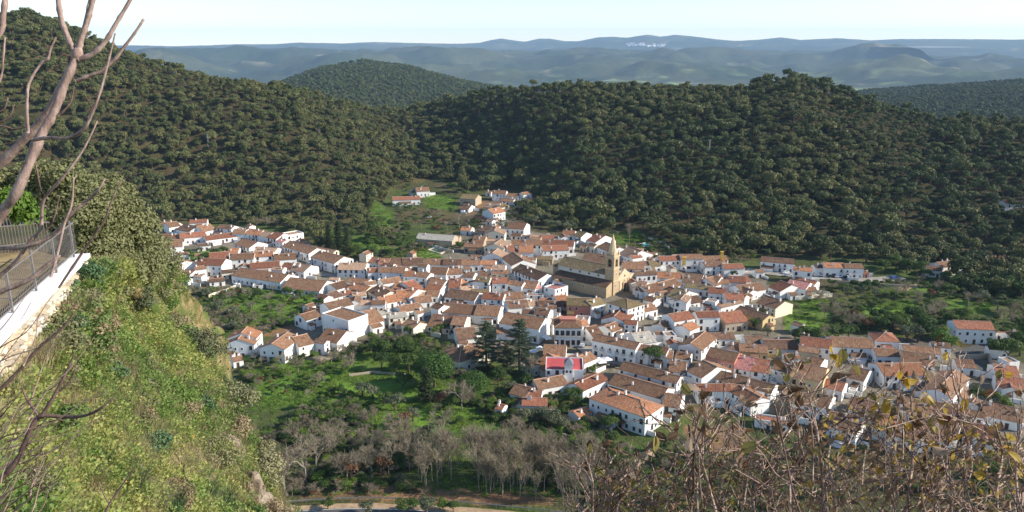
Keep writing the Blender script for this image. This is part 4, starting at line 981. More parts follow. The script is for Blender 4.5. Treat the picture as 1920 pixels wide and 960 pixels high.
def mass(sel, nm, kind, label):
    s = S[sel]; P = np.stack([X[sel], Y[sel], Zg[sel]], 1)
    scatter(nm, thin(kind), P, np.stack([s, s, s * r_.uniform(0.85, 1.2, len(s))], 1), label, 'woods', seed=len(s))
rp = rest[pine_zone[rest]]; ro = rest[~pine_zone[rest]]
mass(ro, 'oak_forest', 'oak', 'holm oak and cork oak woods covering the hillsides')
mass(rp, 'pine_forest', 'pine', 'darker mixed woods on the upper middle hill')
X2, Y2, rr2, t2, r2 = hill_points(1500, 3700, 13.0, 2)
Z2 = land(X2, Y2); dB = np.interp(t2, CREST_B[0], CREST_B[1])
k = visible(X2, Y2, Z2, 9) & (rr2 < dB + 60) & (r2.random(len(X2)) < 0.9)
X2, Y2, Z2 = X2[k], Y2[k], Z2[k]; s2 = r2.uniform(0.8, 1.6, len(X2))
scatter('far_forest', [joined(a, mesh_np('crown', *leaf_cloud(np.random.default_rng(9 + i), oak_lobes(np.random.default_rng(i), 4, 4.6, 3.2, 5.5), 200, 1.05), [PINEL])) for i, (a, b) in enumerate(PROTO['oak'][:3])],
        np.stack([X2, Y2, Z2], 1), np.stack([s2, s2, s2 * 1.15], 1), 'bluish woods on the hills beyond the first ridge', 'woods')
print('FOREST', len(near), len(ro), len(rp), len(X2))
# ---------------------------------------------------------------- the church
SAND = wall_mat('golden_sandstone', (0.42, 0.305, 0.18), (0.24, 0.17, 0.095), 0.6)
SANDL = wall_mat('pale_sandstone', (0.55, 0.42, 0.26), (0.36, 0.26, 0.15), 0.45)
PLAST = wall_mat('grey_lime_plaster', (0.62, 0.58, 0.50))
CHURCH_ROOF = roof_mat('church_tiles', (0.12, 0.085, 0.045), (0.26, 0.19, 0.105), (0.21, 0.20, 0.10), 0.5)
SHADE_ROOF = ROOFS['d']  # darker tiles than the nave's put shade into the roof colour
cu = Vector((0.62, 0.78, 0)).normalized()
ch = thing('church', 'sandstone church with tall spired bell tower in the middle of the village', 'church', (54.1, 402.6, lz(54, 402)), math.atan2(cu.y, cu.x))
FOOT.append((54.1 - cu.x * 6, 402.6 - cu.y * 6, cu.x, cu.y, 24, 42))
def cpart(nm, m, mat): return m.build(nm, mat, ch)
NV = 36.0
m = MB(); m.box(0.05, 5.4, -1, 12, NV, 11.0); m.poly([(0.05, 5.4, 11), (6, 5.4, 14.4), (12, 5.4, 11)]); m.poly([(0.05, NV, 11), (12, NV, 11), (6, NV, 14.4)]); cpart('nave_wall', m, PLAST)
m = MB(); m.box(-6, 0.6, -1, 0.04, NV - 1, 6.0); m.poly([(-6, 0.6, 6), (0.04, 0.6, 6), (0.04, 0.6, 8.1)]); m.poly([(-6, NV - 1, 6), (0.04, NV - 1, 8.1), (0.04, NV - 1, 6)]); cpart('aisle_wall', m, SAND)
m = MB(); m.box(12.02, 0.6, -1, 17, NV - 1, 6.5); cpart('aisle_wall', m, SAND)
def croof(P, mat, nm='roof'):
    m = MB(); uv = []
    for q in P: slope_mesh(m, *q, uv)
    return finish_roof(m, uv, mat, ch, nm)
croof([((-0.4, NV + 0.3, 10.95), (-0.4, 5.4, 10.95), (6, 5.4, 14.6), (6, NV + 0.3, 14.6)), ((12.4, 5.4, 10.95), (12.4, NV + 0.3, 10.95), (6, NV + 0.3, 14.6), (6, 5.4, 14.6))], CHURCH_ROOF)
ridge_part((6, 5.4, 14.6), (6, NV + 0.3, 14.6), ch)
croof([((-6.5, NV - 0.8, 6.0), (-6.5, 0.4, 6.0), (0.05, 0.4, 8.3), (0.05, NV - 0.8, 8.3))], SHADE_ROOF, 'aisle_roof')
croof([((17.4, 0.4, 6.5), (17.4, NV - 0.8, 6.5), (12.02, NV - 0.8, 8.6), (12.02, 0.4, 8.6))], CHURCH_ROOF, 'aisle_roof')
# round clerestory windows
m = MB()
for k in range(16):
    a0, a1 = 2 * math.pi * k / 16, 2 * math.pi * (k + 1) / 16
    for (ra, rb, xa, xb, mi) in ((0.0, 0.5, -0.06, -0.06, 1), (0.5, 0.72, -0.14, -0.14, 0)):
        p = [(xa, math.cos(a0) * ra, math.sin(a0) * ra), (xa, math.cos(a0) * rb, math.sin(a0) * rb), (xb, math.cos(a1) * rb, math.sin(a1) * rb), (xb, math.cos(a1) * ra, math.sin(a1) * ra)]
        m.poly(p if ra else p[1:], mi)
    m.quad((-0.14, math.cos(a0) * 0.72, math.sin(a0) * 0.72), (0.06, math.cos(a0) * 0.72, math.sin(a0) * 0.72), (0.06, math.cos(a1) * 0.72, math.sin(a1) * 0.72), (-0.14, math.cos(a1) * 0.72, math.sin(a1) * 0.72), 0)
RW = m.mesh('round_window', [SAND, GLASS])
for yy in (9.5, 15.5, 21.5, 27.5): add('round_window', RW, ch, (0.05, yy, 9.7))
# apse end and sacristy
m = MB(); m.prism([(1.5, NV), (10.5, NV), (10.5, NV + 3), (8.5, NV + 6), (3.5, NV + 6), (1.5, NV + 3)], -1, 9.0); cpart('apse', m, SAND)
m = MB(); m.prism([(1.2, NV), (10.8, NV), (10.8, NV + 3.2), (8.6, NV + 6.4), (3.4, NV + 6.4), (1.2, NV + 3.2)], 9.0, 11.4, 0, True, 0.06, (6, NV + 1.0)); mm = m.build('apse_roof', SHADE_ROOF, ch)
# facade: gabled screen of sandstone, lower wing, portal
m = MB(); m.poly([(5.4, 0, -1), (17.2, 0, -1), (17.2, 0, 8.4), (11.6, 0, 12.6), (5.4, 0, 9.0)]); m.poly([(17.2, 0.9, -1), (5.4, 0.9, -1), (5.4, 0.9, 9), (11.6, 0.9, 12.6), (17.2, 0.9, 8.4)])
m.quad((5.4, 0, 9), (11.6, 0, 12.6), (11.6, 0.9, 12.6), (5.4, 0.9, 9)); m.quad((11.6, 0, 12.6), (17.2, 0, 8.4), (17.2, 0.9, 8.4), (11.6, 0.9, 12.6)); m.quad((17.2, 0, -1), (17.2, 0.9, -1), (17.2, 0.9, 8.4), (17.2, 0, 8.4))
cpart('facade', m, SANDL)
m = MB(); m.box(17.21, 0.1, -1, 21.6, 12, 7.2); m.box(17.0, -0.1, 7.2, 21.9, 12.2, 7.7); cpart('side_chapel', m, SANDL)
for (xa, xb, za, zb, dy) in ((5.5, 17.3, 6.4, 6.75, -0.22), (14.6, 15.3, -1, 6.4, -0.25), (16.5, 17.15, -1, 6.4, -0.25), (6.0, 6.7, -1, 6.4, -0.25)):
    m = MB(); m.box(xa, dy, za, xb, 0.0, zb); cpart('cornice' if xb - xa > 3 else 'pilaster', m, SAND)
m = MB(); m.box(9.6, -0.5, 0, 10.2, 0, 4.6); m.box(12.9, -0.5, 0, 13.5, 0, 4.6); m.box(9.3, -0.6, 4.6, 13.8, 0, 5.1); m.poly([(9.4, -0.5, 5.1), (13.7, -0.5, 5.1), (11.55, -0.5, 6.3)]); m.quad((9.4, -0.5, 5.1), (11.55, -0.5, 6.3), (11.55, 0, 6.3), (9.4, 0, 5.1)); m.quad((11.55, -0.5, 6.3), (13.7, -0.5, 5.1), (13.7, 0, 5.1), (11.55, 0, 6.3)); cpart('portal', m, SAND)
m = MB(); m.box(10.25, -0.1, 0, 12.85, 0.0, 4.4); cpart('door', m, DOORM)
rw = add('round_window', RW, ch, (11.6, -0.02, 8.6)); rw.rotation_euler = (0, 0, R(90))
# bell tower
TW = 5.4
def sq(a, e=0.0): return [(-e, -e), (a + e, -e), (a + e, a + e), (-e, a + e)]
m = MB(); m.prism(sq(TW), -1, 14.4); cpart('tower_shaft', m, SAND)
for z0, z1, e in ((7.6, 7.95, 0.18), (14.4, 14.9, 0.35), (21.0, 21.5, 0.4)):
    m = MB(); m.prism(sq(TW, e), z0, z1); n = len(m.v); m.poly([(-e, -e, z0), (-e, TW + e, z0), (TW + e, TW + e, z0), (TW + e, -e, z0)]); cpart('cornice', m, SANDL)
# belfry: four corner piers, arches between, dark inside
m = MB()
for x in (0, TW - 1.5):
    for y in (0, TW - 1.5): m.box(x, y, 14.9, x + 1.5, y + 1.5, 21.0)
for k in range(4):
    def W(a, b, z):
        return [(a, b, z), (TW - b, a, z), (TW - a, TW - b, z), (b, TW - a, z)][k]
    m.quad(W(1.5, 0.05, 14.9), W(TW - 1.5, 0.05, 14.9), W(TW - 1.5, 0.05, 15.7), W(1.5, 0.05, 15.7))
    cxm = TW / 2; ra = (TW - 3.0) / 2
    for i in range(8):
        a0, a1 = math.pi * i / 8, math.pi * (i + 1) / 8
        m.quad(W(cxm - ra * math.cos(a0), 0.05, 18.6 + ra * math.sin(a0)), W(cxm - ra * math.cos(a1), 0.05, 18.6 + ra * math.sin(a1)), W(cxm - ra * math.cos(a1), 0.05, 21.0), W(cxm - ra * math.cos(a0), 0.05, 21.0))
        m.quad(W(cxm - ra * math.cos(a0), 0.05, 18.6 + ra * math.sin(a0)), W(cxm - ra * math.cos(a1), 0.05, 18.6 + ra * math.sin(a1)), W(cxm - ra * math.cos(a1), 0.8, 18.6 + ra * math.sin(a1)), W(cxm - ra * math.cos(a0), 0.8, 18.6 + ra * math.sin(a0)))
cpart('belfry', m, SAND)
m = MB(); m.box(1.4, 1.4, 14.9, TW - 1.4, TW - 1.4, 21.0); cpart('belfry_shade_block', m, plain('belfry_shade', (0.05, 0.04, 0.03)))  # solid dark block painted as the shade inside the open belfry
BRONZE = plain('bell_bronze', (0.14, 0.10, 0.05), 0.5, 0.4, 0.2, 3, 0.6)
for k in range(4):
    c = [(TW / 2, 0.7), (TW - 0.7, TW / 2), (TW / 2, TW - 0.7), (0.7, TW / 2)][k]
    m = MB(); m.tube([(c[0], c[1], 17.0), (c[0], c[1], 17.3), (c[0], c[1], 18.0), (c[0], c[1], 18.4)], [0.62, 0.5, 0.36, 0.12], 10); cpart('bell', m, BRONZE)
m = MB(); m.prism(sq(TW, -0.35), 21.5, 22.3); cpart('parapet', m, SAND)
o8 = [(TW / 2 + 2.2 * math.cos(math.pi * (k + .5) / 4), TW / 2 + 2.2 * math.sin(math.pi * (k + .5) / 4)) for k in range(8)]
m = MB(); m.prism(o8, 22.3, 23.6); cpart('drum', m, SANDL)
m = MB(); m.prism([(TW / 2 + (x - TW / 2) * 1.08, TW / 2 + (y - TW / 2) * 1.08) for x, y in o8], 23.6, 33.0, 0, True, 0.05, (TW / 2, TW / 2)); cpart('spire', m, SANDL)
for x in (0.3, TW - 0.3):
    for y in (0.3, TW - 0.3):
        m = MB(); m.box(x - 0.35, y - 0.35, 21.5, x + 0.35, y + 0.35, 22.9); m.prism([(x - .38, y - .38), (x + .38, y - .38), (x + .38, y + .38), (x - .38, y + .38)], 22.9, 24.6, 0, True, 0.08, (x, y)); cpart('pinnacle', m, SANDL)
m = MB(); m.box(TW / 2 - 0.05, TW / 2 - 0.05, 33.0, TW / 2 + 0.05, TW / 2 + 0.05, 34.6); m.box(TW / 2 - 0.4, TW / 2 - 0.04, 33.9, TW / 2 + 0.4, TW / 2 + 0.04, 34.05); cpart('cross', m, IRON)
for (x, z, k) in ((TW / 2, 11.0, 0), (TW / 2, 4.4, 0)):
    add('window', WIN[1], ch, (x, 0, z), 0); w = add('window', WIN[1], ch, (0, x, z), R(-90))
for i in range(4): add('window', WIN[1], ch, (-6, 8 + i * 7, 3.6), R(-90))

# ---------------------------------------------------------------- town hall and its neighbours
def src(reg, x, y):
    ox, oy, s = REG[reg]; return ox + x / s, oy + y / s
def special(reg, a, b, rise, h, kind, roof, wall, label, name='village_house', **kw):
    xl, yl = src(reg, *a); xr, yr = src(reg, *b); s = REG[reg][2]
    q = house(xl, yl, xr, yr, rise / s if kind == 'p' else rise, h, kind, roof, wall, name=name, **kw)
    tag(q[0], label, 'house', GR); return q
root, L, D, h, hr = special('C', (1390, 548), (1635, 550), 11, 9.0, 'h', 'b', 'w', 'white town hall with five bays of dark arched windows on the plaza', 'town_hall', win=-1, chim=0)
root['category'] = 'town hall'
m = MB(); m.box(-0.15, -0.25, h - 0.55, L + 0.15, 0.0, h - 0.2); m.box(-0.12, -0.14, h / 2 - 0.1, L + 0.12, 0, h / 2 + 0.12); m.build('cornice', PLAST, root)
for x in (0, L - 0.45):
    m = MB(); m.box(x, -0.1, -1, x + 0.45, 0, h - 0.6); m.build('pilaster', PLAST, root)
for i in range(5):
    x = (i + 0.5) * L / 5
    add('window', WIN[2], root, (x, 0, h / 2 + 0.9), 0, (1.15, 1, 1.3)); add('balcony', BALC, root, (x, 0, h / 2 + 0.75), 0)
    if i == 2: add('door', DOOR[1], root, (x, 0, 0), 0, (0.8, 1, 1.2))
    else: add('window', WIN[2], root, (x, 0, 1.2), 0, (1.1, 1, 1.2))
m = MB(); m.box(L * 0.2, D * 0.35, h + 0.6, L * 0.8, D * 0.75, h + 2.6); m.build('roof_terrace', BRICK, root)
root, L, D, h, hr = special('C', (1310, 922), (1652, 932), 13, 8.0, 'f', 'r', 'w', 'white villa with bright red terrace roof and a slate-capped turret', win=0.6)
for ch_ in list(root.children):
    if ch_.name.startswith('terrace_floor'): ch_.data.materials.clear(); ch_.data.materials.append(plain('red_terrace_paint', (0.44, 0.075, 0.07), 0.75, 0.3, 0.18, 0.7))
m = MB(); m.box(L * 0.5, -0.4, 0, L * 0.72, 4.0, h + 2.2); tq = m.build('turret', WHITE, root)
m = MB(); cx, cy = L * 0.61, 1.8; m.prism([(L * 0.49, -0.7), (L * 0.73, -0.7), (L * 0.73, 4.3), (L * 0.49, 4.3)], h + 2.2, h + 4.6, 0, True, 0.04, (cx, cy)); m.build('turret_roof', plain('slate', (0.16, 0.17, 0.19), 0.6), root)
for x in (L * 0.56, L * 0.66): add('window', WIN[1], root, (x, -0.4, h - 1.0), 0)
cluster('Z', 'beside the villa with the blue shutters', [(930, 532, 1140, 604, 12, 7.2, 'h', 'o', 'w', {'win': 1.0})], GR)
cluster('Z', 'down the bank from the red-terraced villa', [(740, 500, 850, 480, 34, 4.4, 'p', 'b'), (628, 514, 690, 530, 34, 4, 'p', 'b'), (692, 526, 748, 531, 24, 4, 'p', 'r'), (676, 560, 772, 562, 28, 4, 'p', 'r'), (575, 572, 602, 578, 18, 3, 'p', 'r'), (890, 604, 940, 585, 20, 3, 'p', 'o')], GR)
# yellow chimneys of the back row
for i, (x, y, lab) in enumerate(((1357, 414, 'short'), (1697, 384, 'tall'))):
    px, py = src('E', x, y); p = at_z(px, py, 8.5); c = thing('yellow_chimney', f'{lab} yellow painted chimney on the brown roofs right of the church', 'chimney', (p.x, p.y, lz(p.x, p.y)))
    m = MB(); m.box(-0.8, -0.6, 5.0, 0.8, 0.6, 9.6 if i == 0 else 11.0); m.build('shaft', CHIMO, c)
    m = MB(); zt = 9.6 if i == 0 else 11.0; m.box(-1.0, -0.8, zt, 1.0, 0.8, zt + 0.3); m.build('cap', CHIMO, c)

# ---------------------------------------------------------------- roads, squares, walls
def strip(name, pts, width, mat, dz, label=None, kind='structure', noise=0.0):
    P = [Vector(p) for p in pts]; V = []; Fq = []
    Q = []
    for i in range(len(P) - 1):
        n = max(1, int((P[i + 1] - P[i]).length / 4))
        for k in range(n): Q.append(P[i].lerp(P[i + 1], k / n))
    Q.append(P[-1])
    for _ in range(3): Q = [Q[0]] + [(Q[i - 1] + Q[i] * 2 + Q[i + 1]) / 4 for i in range(1, len(Q) - 1)] + [Q[-1]]
    for i, p in enumerate(Q):
        d = (Q[min(i + 1, len(Q) - 1)] - Q[max(i - 1, 0)]); d.z = 0; d.normalize(); n = Vector((-d.y, d.x, 0))
        for s in (-1, -0.33, 0.33, 1):
            q = p + n * (s * width / 2 * (1 + random.uniform(-noise, noise))); V.append((q.x, q.y, lz(q.x, q.y) + dz))
    for i in range(len(Q) - 1):
        for k in range(3): a = i * 4 + k; Fq.append((a + 1, a, a + 4, a + 5))
    return tag(add(name, mesh_from(name, V, Fq, [mat])), label, kind=kind), Q
ASPH = plain('asphalt', (0.085, 0.083, 0.08), 0.9, 0.2, 0.25, 0.6)
DIRT = plain('pale_dirt', (0.36, 0.25, 0.15), 0.95, 0.1, 0.3, 0.5)
PAVE = plain('paving', (0.27, 0.245, 0.205), 0.9, 0.15, 0.3, 0.4)
LINE = plain('road_paint', (0.75, 0.74, 0.7), 0.7)
def G_(pts): return [at_z(x, y) for x, y in pts]
RP = G_([(480, 978), (560, 970), (660, 965), (760, 968), (860, 975), (960, 984), (1100, 1000)])
strip('dirt_verge', [p + Vector((0, 2.2, 0)) for p in RP], 7.5, DIRT, 0.30, noise=0.12)
strip('road', RP, 6.4, ASPH, 0.36)
_, Q = strip('road_edge_line', [p + Vector((0.2, 2.9, 0)) for p in RP], 0.14, LINE, 0.375)
gr = thing('guard_rail', 'grey steel guard rail along the bend of the lower road', 'guard rail', (RP[3].x, RP[3].y + 5.0, 0))
STEEL = plain('galvanised_steel', (0.42, 0.42, 0.42), 0.45, 0.5, 0.2, 2, 0.7)
pts = [p + Vector((0.4, 4.6, 0)) - gr.location for p in Q]
m = MB()
for i in range(len(pts) - 1):
    a, b = pts[i], pts[i + 1]
    m.quad((a.x, a.y, 0.85), (b.x, b.y, 0.85), (b.x, b.y, 1.2), (a.x, a.y, 1.2)); m.quad((a.x, a.y + .08, 0.85), (a.x, a.y + .08, 1.2), (b.x, b.y + .08, 1.2), (b.x, b.y + .08, 0.85)); m.quad((a.x, a.y, 1.2), (b.x, b.y, 1.2), (b.x, b.y + .08, 1.2), (a.x, a.y + .08, 1.2))
m.build('rail_beam', STEEL, gr)
pm = MB(); pm.box(-0.07, 0.09, -0.3, 0.07, 0.2, 1.15); PMESH = pm.mesh('post', [STEEL])
for p in pts: add('post', PMESH, gr, (p.x, p.y, 0.3))
strip('lane', G_([(1880, 720), (1835, 690), (1800, 668), (1845, 650), (1900, 640)]), 6.5, ASPH, 0.30)
strip('parking_strip', G_([(1400, 506), (1480, 516), (1560, 521), (1640, 526), (1690, 520)]), 9, PAVE, 0.30)
strip('street', G_([(955, 366), (945, 400), (950, 440), (952, 480), (960, 500), (1000, 530)]), 6, PAVE, 0.30)
strip('street', G_([(470, 450), (520, 470), (560, 500), (580, 512), (640, 520)]), 6, PAVE, 0.30)
strip('street', G_([(1085, 610), (1095, 650), (1130, 672), (1180, 690), (1250, 700)]), 10, PAVE, 0.30)
strip('footpath', G_([(770, 290), (800, 278), (830, 268), (860, 262)]), 4, DIRT, 0.25)
strip('dirt_track', G_([(1690, 545), (1760, 500), (1830, 492), (1920, 480)]), 5, DIRT, 0.25, noise=0.2)
def garden_wall(pts, h, mat, label, th=0.45, name='garden_wall'):
    P = G_(pts); o = P[0].copy(); o.z = lz(o.x, o.y); m = MB()
    for a, b in zip(P, P[1:]):
        d = (b - a); L = d.length; d.normalize(); n = Vector((-d.y, d.x, 0)) * th / 2; k = max(1, int(L / 2.5))
        for i in range(k):
            p = a + d * (L * i / k) - o; q = a + d * (L * (i + 1) / k) - o; hh = h + random.uniform(-0.12, 0.12)
            za, zb = -0.6, hh
            c = [p - n, q - n, q + n, p + n]; s = len(m.v)
            m.v += [(v.x, v.y, za) for v in c] + [(v.x, v.y, zb) for v in c]
            for f in ((4, 5, 6, 7), (0, 1, 5, 4), (1, 2, 6, 5), (2, 3, 7, 6), (3, 0, 4, 7)): m.f.append(tuple(s + i_ for i_ in f)); m.m.append(0)
    me = m.mesh(name, [mat])
    return tag(add(name, me, None, o), label, 'wall')
garden_wall([(1762, 695), (1800, 700), (1865, 712), (1925, 724)], 2.6, WHITE, 'long white garden wall beside the lane on the right edge')
garden_wall([(1798, 676), (1852, 672), (1866, 704)], 2.4, STONE, 'stone wall round the small green plot beside the lane')
garden_wall([(1485, 563), (1520, 560), (1560, 557)], 2.0, CREAM, 'cream wall at the top of the bright green meadow')
garden_wall([(1560, 530), (1600, 533), (1660, 537), (1720, 540)], 1.6, STONE, 'stone retaining wall under the parking terrace')
garden_wall([(795, 458), (820, 466), (850, 474)], 1.8, WHITE, 'white wall below the long grey shed')
garden_wall([(690, 585), (720, 578), (752, 566)], 1.8, CREAM, 'cream wall above the dark garden trees')
garden_wall([(390, 558), (420, 548), (450, 536), (480, 528)], 1.5, CREAM, 'pale terrace wall in the scrub under the left quarter')
garden_wall([(1395, 512), (1420, 516), (1440, 524)], 1.4, WHITE, 'low white wall left of the parking terrace')
garden_wall([(1215, 448), (1245, 458), (1255, 468)], 1.6, CREAM, 'pale garden wall beside the turquoise pool')
garden_wall([(1010, 810), (1060, 822), (1110, 840), (1150, 858)], 1.6, STONE, 'stone wall along the brown plot below the orange villa')
garden_wall([(640, 802), (700, 812), (760, 812)], 1.0, STONE, 'mossy terrace wall crossing the lower garden')
garden_wall([(540, 668), (600, 678), (650, 672)], 1.2, STONE, 'terrace wall below the lone row of houses')
garden_wall([(655, 706), (700, 700), (760, 705)], 1.0, STONE, 'low terrace wall in the green garden')
# ---------------------------------------------------------------- pools
WATER = NT('pool_water'); WATER.color((0.06, 0.42, 0.46)); WATER.rough(0.08, 0.5)
BLUEW = NT('blue_pool_water'); BLUEW.color((0.05, 0.30, 0.55)); BLUEW.rough(0.1, 0.5)
DARKW = NT('dark_pool_water'); DARKW.color((0.10, 0.14, 0.10)); DARKW.rough(0.1, 0.5)
def pool(reg, quad, mat, label):
    P = [at_z(*src(reg, *q)) for q in quad]; c = sum(P, Vector()) / 4; z = lz(c.x, c.y)
    t = thing('swimming_pool', label, 'pool', (c.x, c.y, z)); Q = [p - c for p in P]
    m = MB(); O = [q * 1.28 for q in Q]
    for i in range(4):
        j = (i + 1) % 4
        a, b, c_, d = [(v.x, v.y, 0.5) for v in (O[i], O[j], Q[j], Q[i])]; m.quad(a, b, c_, d)
        m.quad((O[i].x, O[i].y, -0.5), (O[j].x, O[j].y, -0.5), b, a)
        m.quad(d, c_, (Q[j].x, Q[j].y, 0.1), (Q[i].x, Q[i].y, 0.1))
    m.build('pool_rim', plain('pool_stone', (0.66, 0.58, 0.44)), t)
    m = MB(); m.quad(*[(v.x, v.y, 0.36) for v in Q]); m.build('water', mat.mat, t)
pool('E', [(955, 282), (1010, 306), (1072, 298), (1005, 272)], WATER, 'turquoise swimming pool with stone rim behind the church')
pool('B', [(1192, 612), (1232, 628), (1282, 606), (1240, 590)], BLUEW, 'small bright blue pool below the tall white block')
pool('D', [(556, 622), (650, 650), (692, 628), (600, 605)], DARKW, 'dark water tank below the long grey shed')

# ---------------------------------------------------------------- cars
TYRE = plain('tyre', (0.02, 0.02, 0.02), 0.8)
CGLASS = plain('car_glass', (0.02, 0.025, 0.03), 0.12, 0.6)
CARM = {n: plain('car_' + n, c, 0.3, 0.5, 0.03) for n, c in (('white', (0.75, 0.75, 0.75)), ('black', (0.02, 0.02, 0.022)), ('silver', (0.42, 0.43, 0.45)), ('blue', (0.05, 0.09, 0.2)), ('dark grey', (0.08, 0.085, 0.09)), ('red', (0.4, 0.03, 0.03)))}
def car_meshes(van):
    prof = [(-2.1, 0.35), (2.1, 0.35), (2.15, 0.75), (1.95, 0.95), (1.1, 1.02), (0.45, 1.45), (-1.2, 1.5), (-1.95, 1.05), (-2.12, 0.9)] if not van else [(-2.3, 0.35), (2.3, 0.35), (2.35, 0.9), (1.9, 1.15), (1.3, 1.95), (-2.25, 2.0), (-2.32, 0.9)]
    b = MB(); w = 0.85; n = len(prof)
    b.poly([(x, -w, z) for x, z in prof]); b.poly([(x, w, z) for x, z in prof[::-1]])
    for i in range(n): j = (i + 1) % n; b.quad((prof[i][0], -w, prof[i][1]), (prof[i][0], w, prof[i][1]), (prof[j][0], w, prof[j][1]), (prof[j][0], -w, prof[j][1]))
    g = MB()
    sd = [(0.95, 1.03), (0.4, 1.38), (-1.15, 1.42), (-1.75, 1.05)] if not van else [(1.75, 1.2), (1.3, 1.8), (0.3, 1.82), (0.3, 1.2)]
    for y in (-w - 0.01, w + 0.01): g.poly([(x, y, z) for x, z in sd])
    f = [(1.08, 1.05), (0.5, 1.44)] if not van else [(1.88, 1.2), (1.34, 1.88)]
    g.quad((f[0][0] + .02, -w * .85, f[0][1]), (f[0][0] + .02, w * .85, f[0][1]), (f[1][0] + .02, w * .8, f[1][1]), (f[1][0] + .02, -w * .8, f[1][1]))
    wl_ = MB(); wl_.tube([(0, -0.1, 0), (0, 0.1, 0)], 0.33, 10)
    return b, g.mesh('windows', [CGLASS]), wl_.mesh('wheel', [TYRE])
CARB = {v: car_meshes(v) for v in (False, True)}
CARMESH = {}
def car(px, py, colr, label, rz, van=False):
    p = at_z(px, py); b, g, w = CARB[van]
    if (van, colr) not in CARMESH: CARMESH[(van, colr)] = b.mesh('body', [CARM[colr]])
    t = thing('parked_van' if van else 'parked_car', label, 'van' if van else 'car', (p.x, p.y, lz(p.x, p.y) + 0.32), rz, 'parked cars')
    add('body', CARMESH[(van, colr)], t); add('windows', g, t)
    for x in (-1.35, 1.35):
        for y in (-0.82, 0.82): add('wheel', w, t, (x, y, 0.33))
for px, py, c, lab, rz, van in (
    (1153, 689, 'black', 'black car parked beside the white parasols on the plaza', 0.2, False), (1092, 651, 'silver', 'silver car at the corner of the balcony house', 1.2, False),
    (1473, 513, 'white', 'white car between the two houses on the parking terrace, left one', 0.3, False), (1478, 518, 'silver', 'silver car in front of the white car by the orange-roofed gable', 0.3, False),
    (1540, 518, 'white', 'white car first from left before the orange-roofed terrace houses', 0.1, False), (1556, 520, 'dark grey', 'dark grey car second from left before the orange-roofed terrace houses', 0.1, False),
    (1572, 521, 'white', 'white car third from left before the orange-roofed terrace houses', 0.1, False), (1588, 522, 'black', 'black car fourth from left before the orange-roofed terrace houses', 0.1, False), (1610, 520, 'silver', 'silver car at the right end of the terrace houses', 0.1, False),
    (1676, 524, 'blue', 'blue truck cab at the end of the parking terrace', 0.3, True), (580, 498, 'white', 'white car parked in the left street, upper one', -0.7, False), (576, 513, 'silver', 'silver car at the open end of the left street', 0.2, False), (584, 517, 'white', 'white car at the open end of the left street', 0.2, False),
    (947, 458, 'silver', 'silver car on the lane beside the long roofs', 1.4, False), (911, 402, 'blue', 'blue car beside the brick hut on the lane', 0.2, False), (1810, 641, 'black', 'black car before the farmhouse on the right edge', 0.1, False), (1826, 642, 'dark grey', 'dark grey car before the farmhouse on the right edge', 0.1, False),
    (1558, 772, 'white', 'white van between houses behind the leafy twigs', 1.1, True), (803, 409, 'white', 'white van on the rough ground under the farmhouse', 0.1, True), (1448, 508, 'black', 'black car under the first terrace house on the left', 0.4, False)):
    car(px, py, c, lab, rz, van)
# ---------------------------------------------------------------- parasols on the plaza
CANV = plain('white_canvas', (0.82, 0.8, 0.76), 0.9, 0.1, 0.08)
def parasol(px, py, s, label):
    p = at_z(px, py); t = thing('parasol', label, 'parasol', (p.x, p.y, lz(p.x, p.y) + 0.3), 0.3, 'cafe parasols')
    m = MB(); m.tube([(0, 0, -0.5), (0, 0, 2.9)], 0.05, 6); m.build('pole', IRON, t)
    m = MB(); m.prism([(-s, -s), (s, -s), (s, s), (-s, s)], 2.3, 2.95, 0, True, 0.05); m.prism([(-s, -s), (s, -s), (s, s), (-s, s)], 2.12, 2.3, 0, False); m.build('canopy', CANV, t)
for px, py, s, lab in ((1137, 684, 2.0, 'large white square parasol in the middle of the plaza'), (1127, 689, 1.8, 'white parasol left of the large one on the plaza'), (1021, 640, 1.9, 'white parasol beside the tall white gable'), (1028, 644, 1.6, 'smaller white parasol near the town hall corner'), (1060, 645, 1.5, 'white parasol in front of the town hall'), (1120, 684, 1.5, 'white parasol touching the red-terraced villa'), (1146, 676, 1.4, 'small white parasol under the iron balconies'), (1010, 662, 1.6, 'white parasol at the wall of the lower plaza'), (1000, 668, 1.6, 'white parasol below the cedar')):
    parasol(px, py, s, lab)
# ---------------------------------------------------------------- poles on the hills
def pylon(px, py, H, label):
    p = on_land(px, py); t = thing('power_pylon', label, 'pylon', (p.x, p.y, p.z))
    for k, (sx, sy) in enumerate(((-1, -1), (1, -1), (1, 1), (-1, 1))):
        m = MB(); m.tube([(sx * 0.6, sy * 0.6, -1), (sx * 0.15, sy * 0.15, H)], 0.09, 4); m.build('leg', STEEL, t)
    for k in range(6):
        z = H * (k + 0.5) / 6.5; w = 0.6 - 0.45 * z / H
        m = MB(); m.tube([(-w, -w, z), (w, -w, z + 1.2)], 0.05, 4); m.tube([(w, w, z), (-w, w, z + 1.2)], 0.05, 4); m.build('brace', STEEL, t)
    m = MB(); m.box(-1.6, -0.1, H - 0.6, 1.6, 0.1, H - 0.4); m.build('crossarm', STEEL, t)
pylon(392, 284, 14, 'slim grey pylon standing on the western hillside'); pylon(599, 252, 12, 'slim grey pylon near the saddle of the hills'); pylon(1329, 300, 16, 'slim grey pylon in the eastern woods')
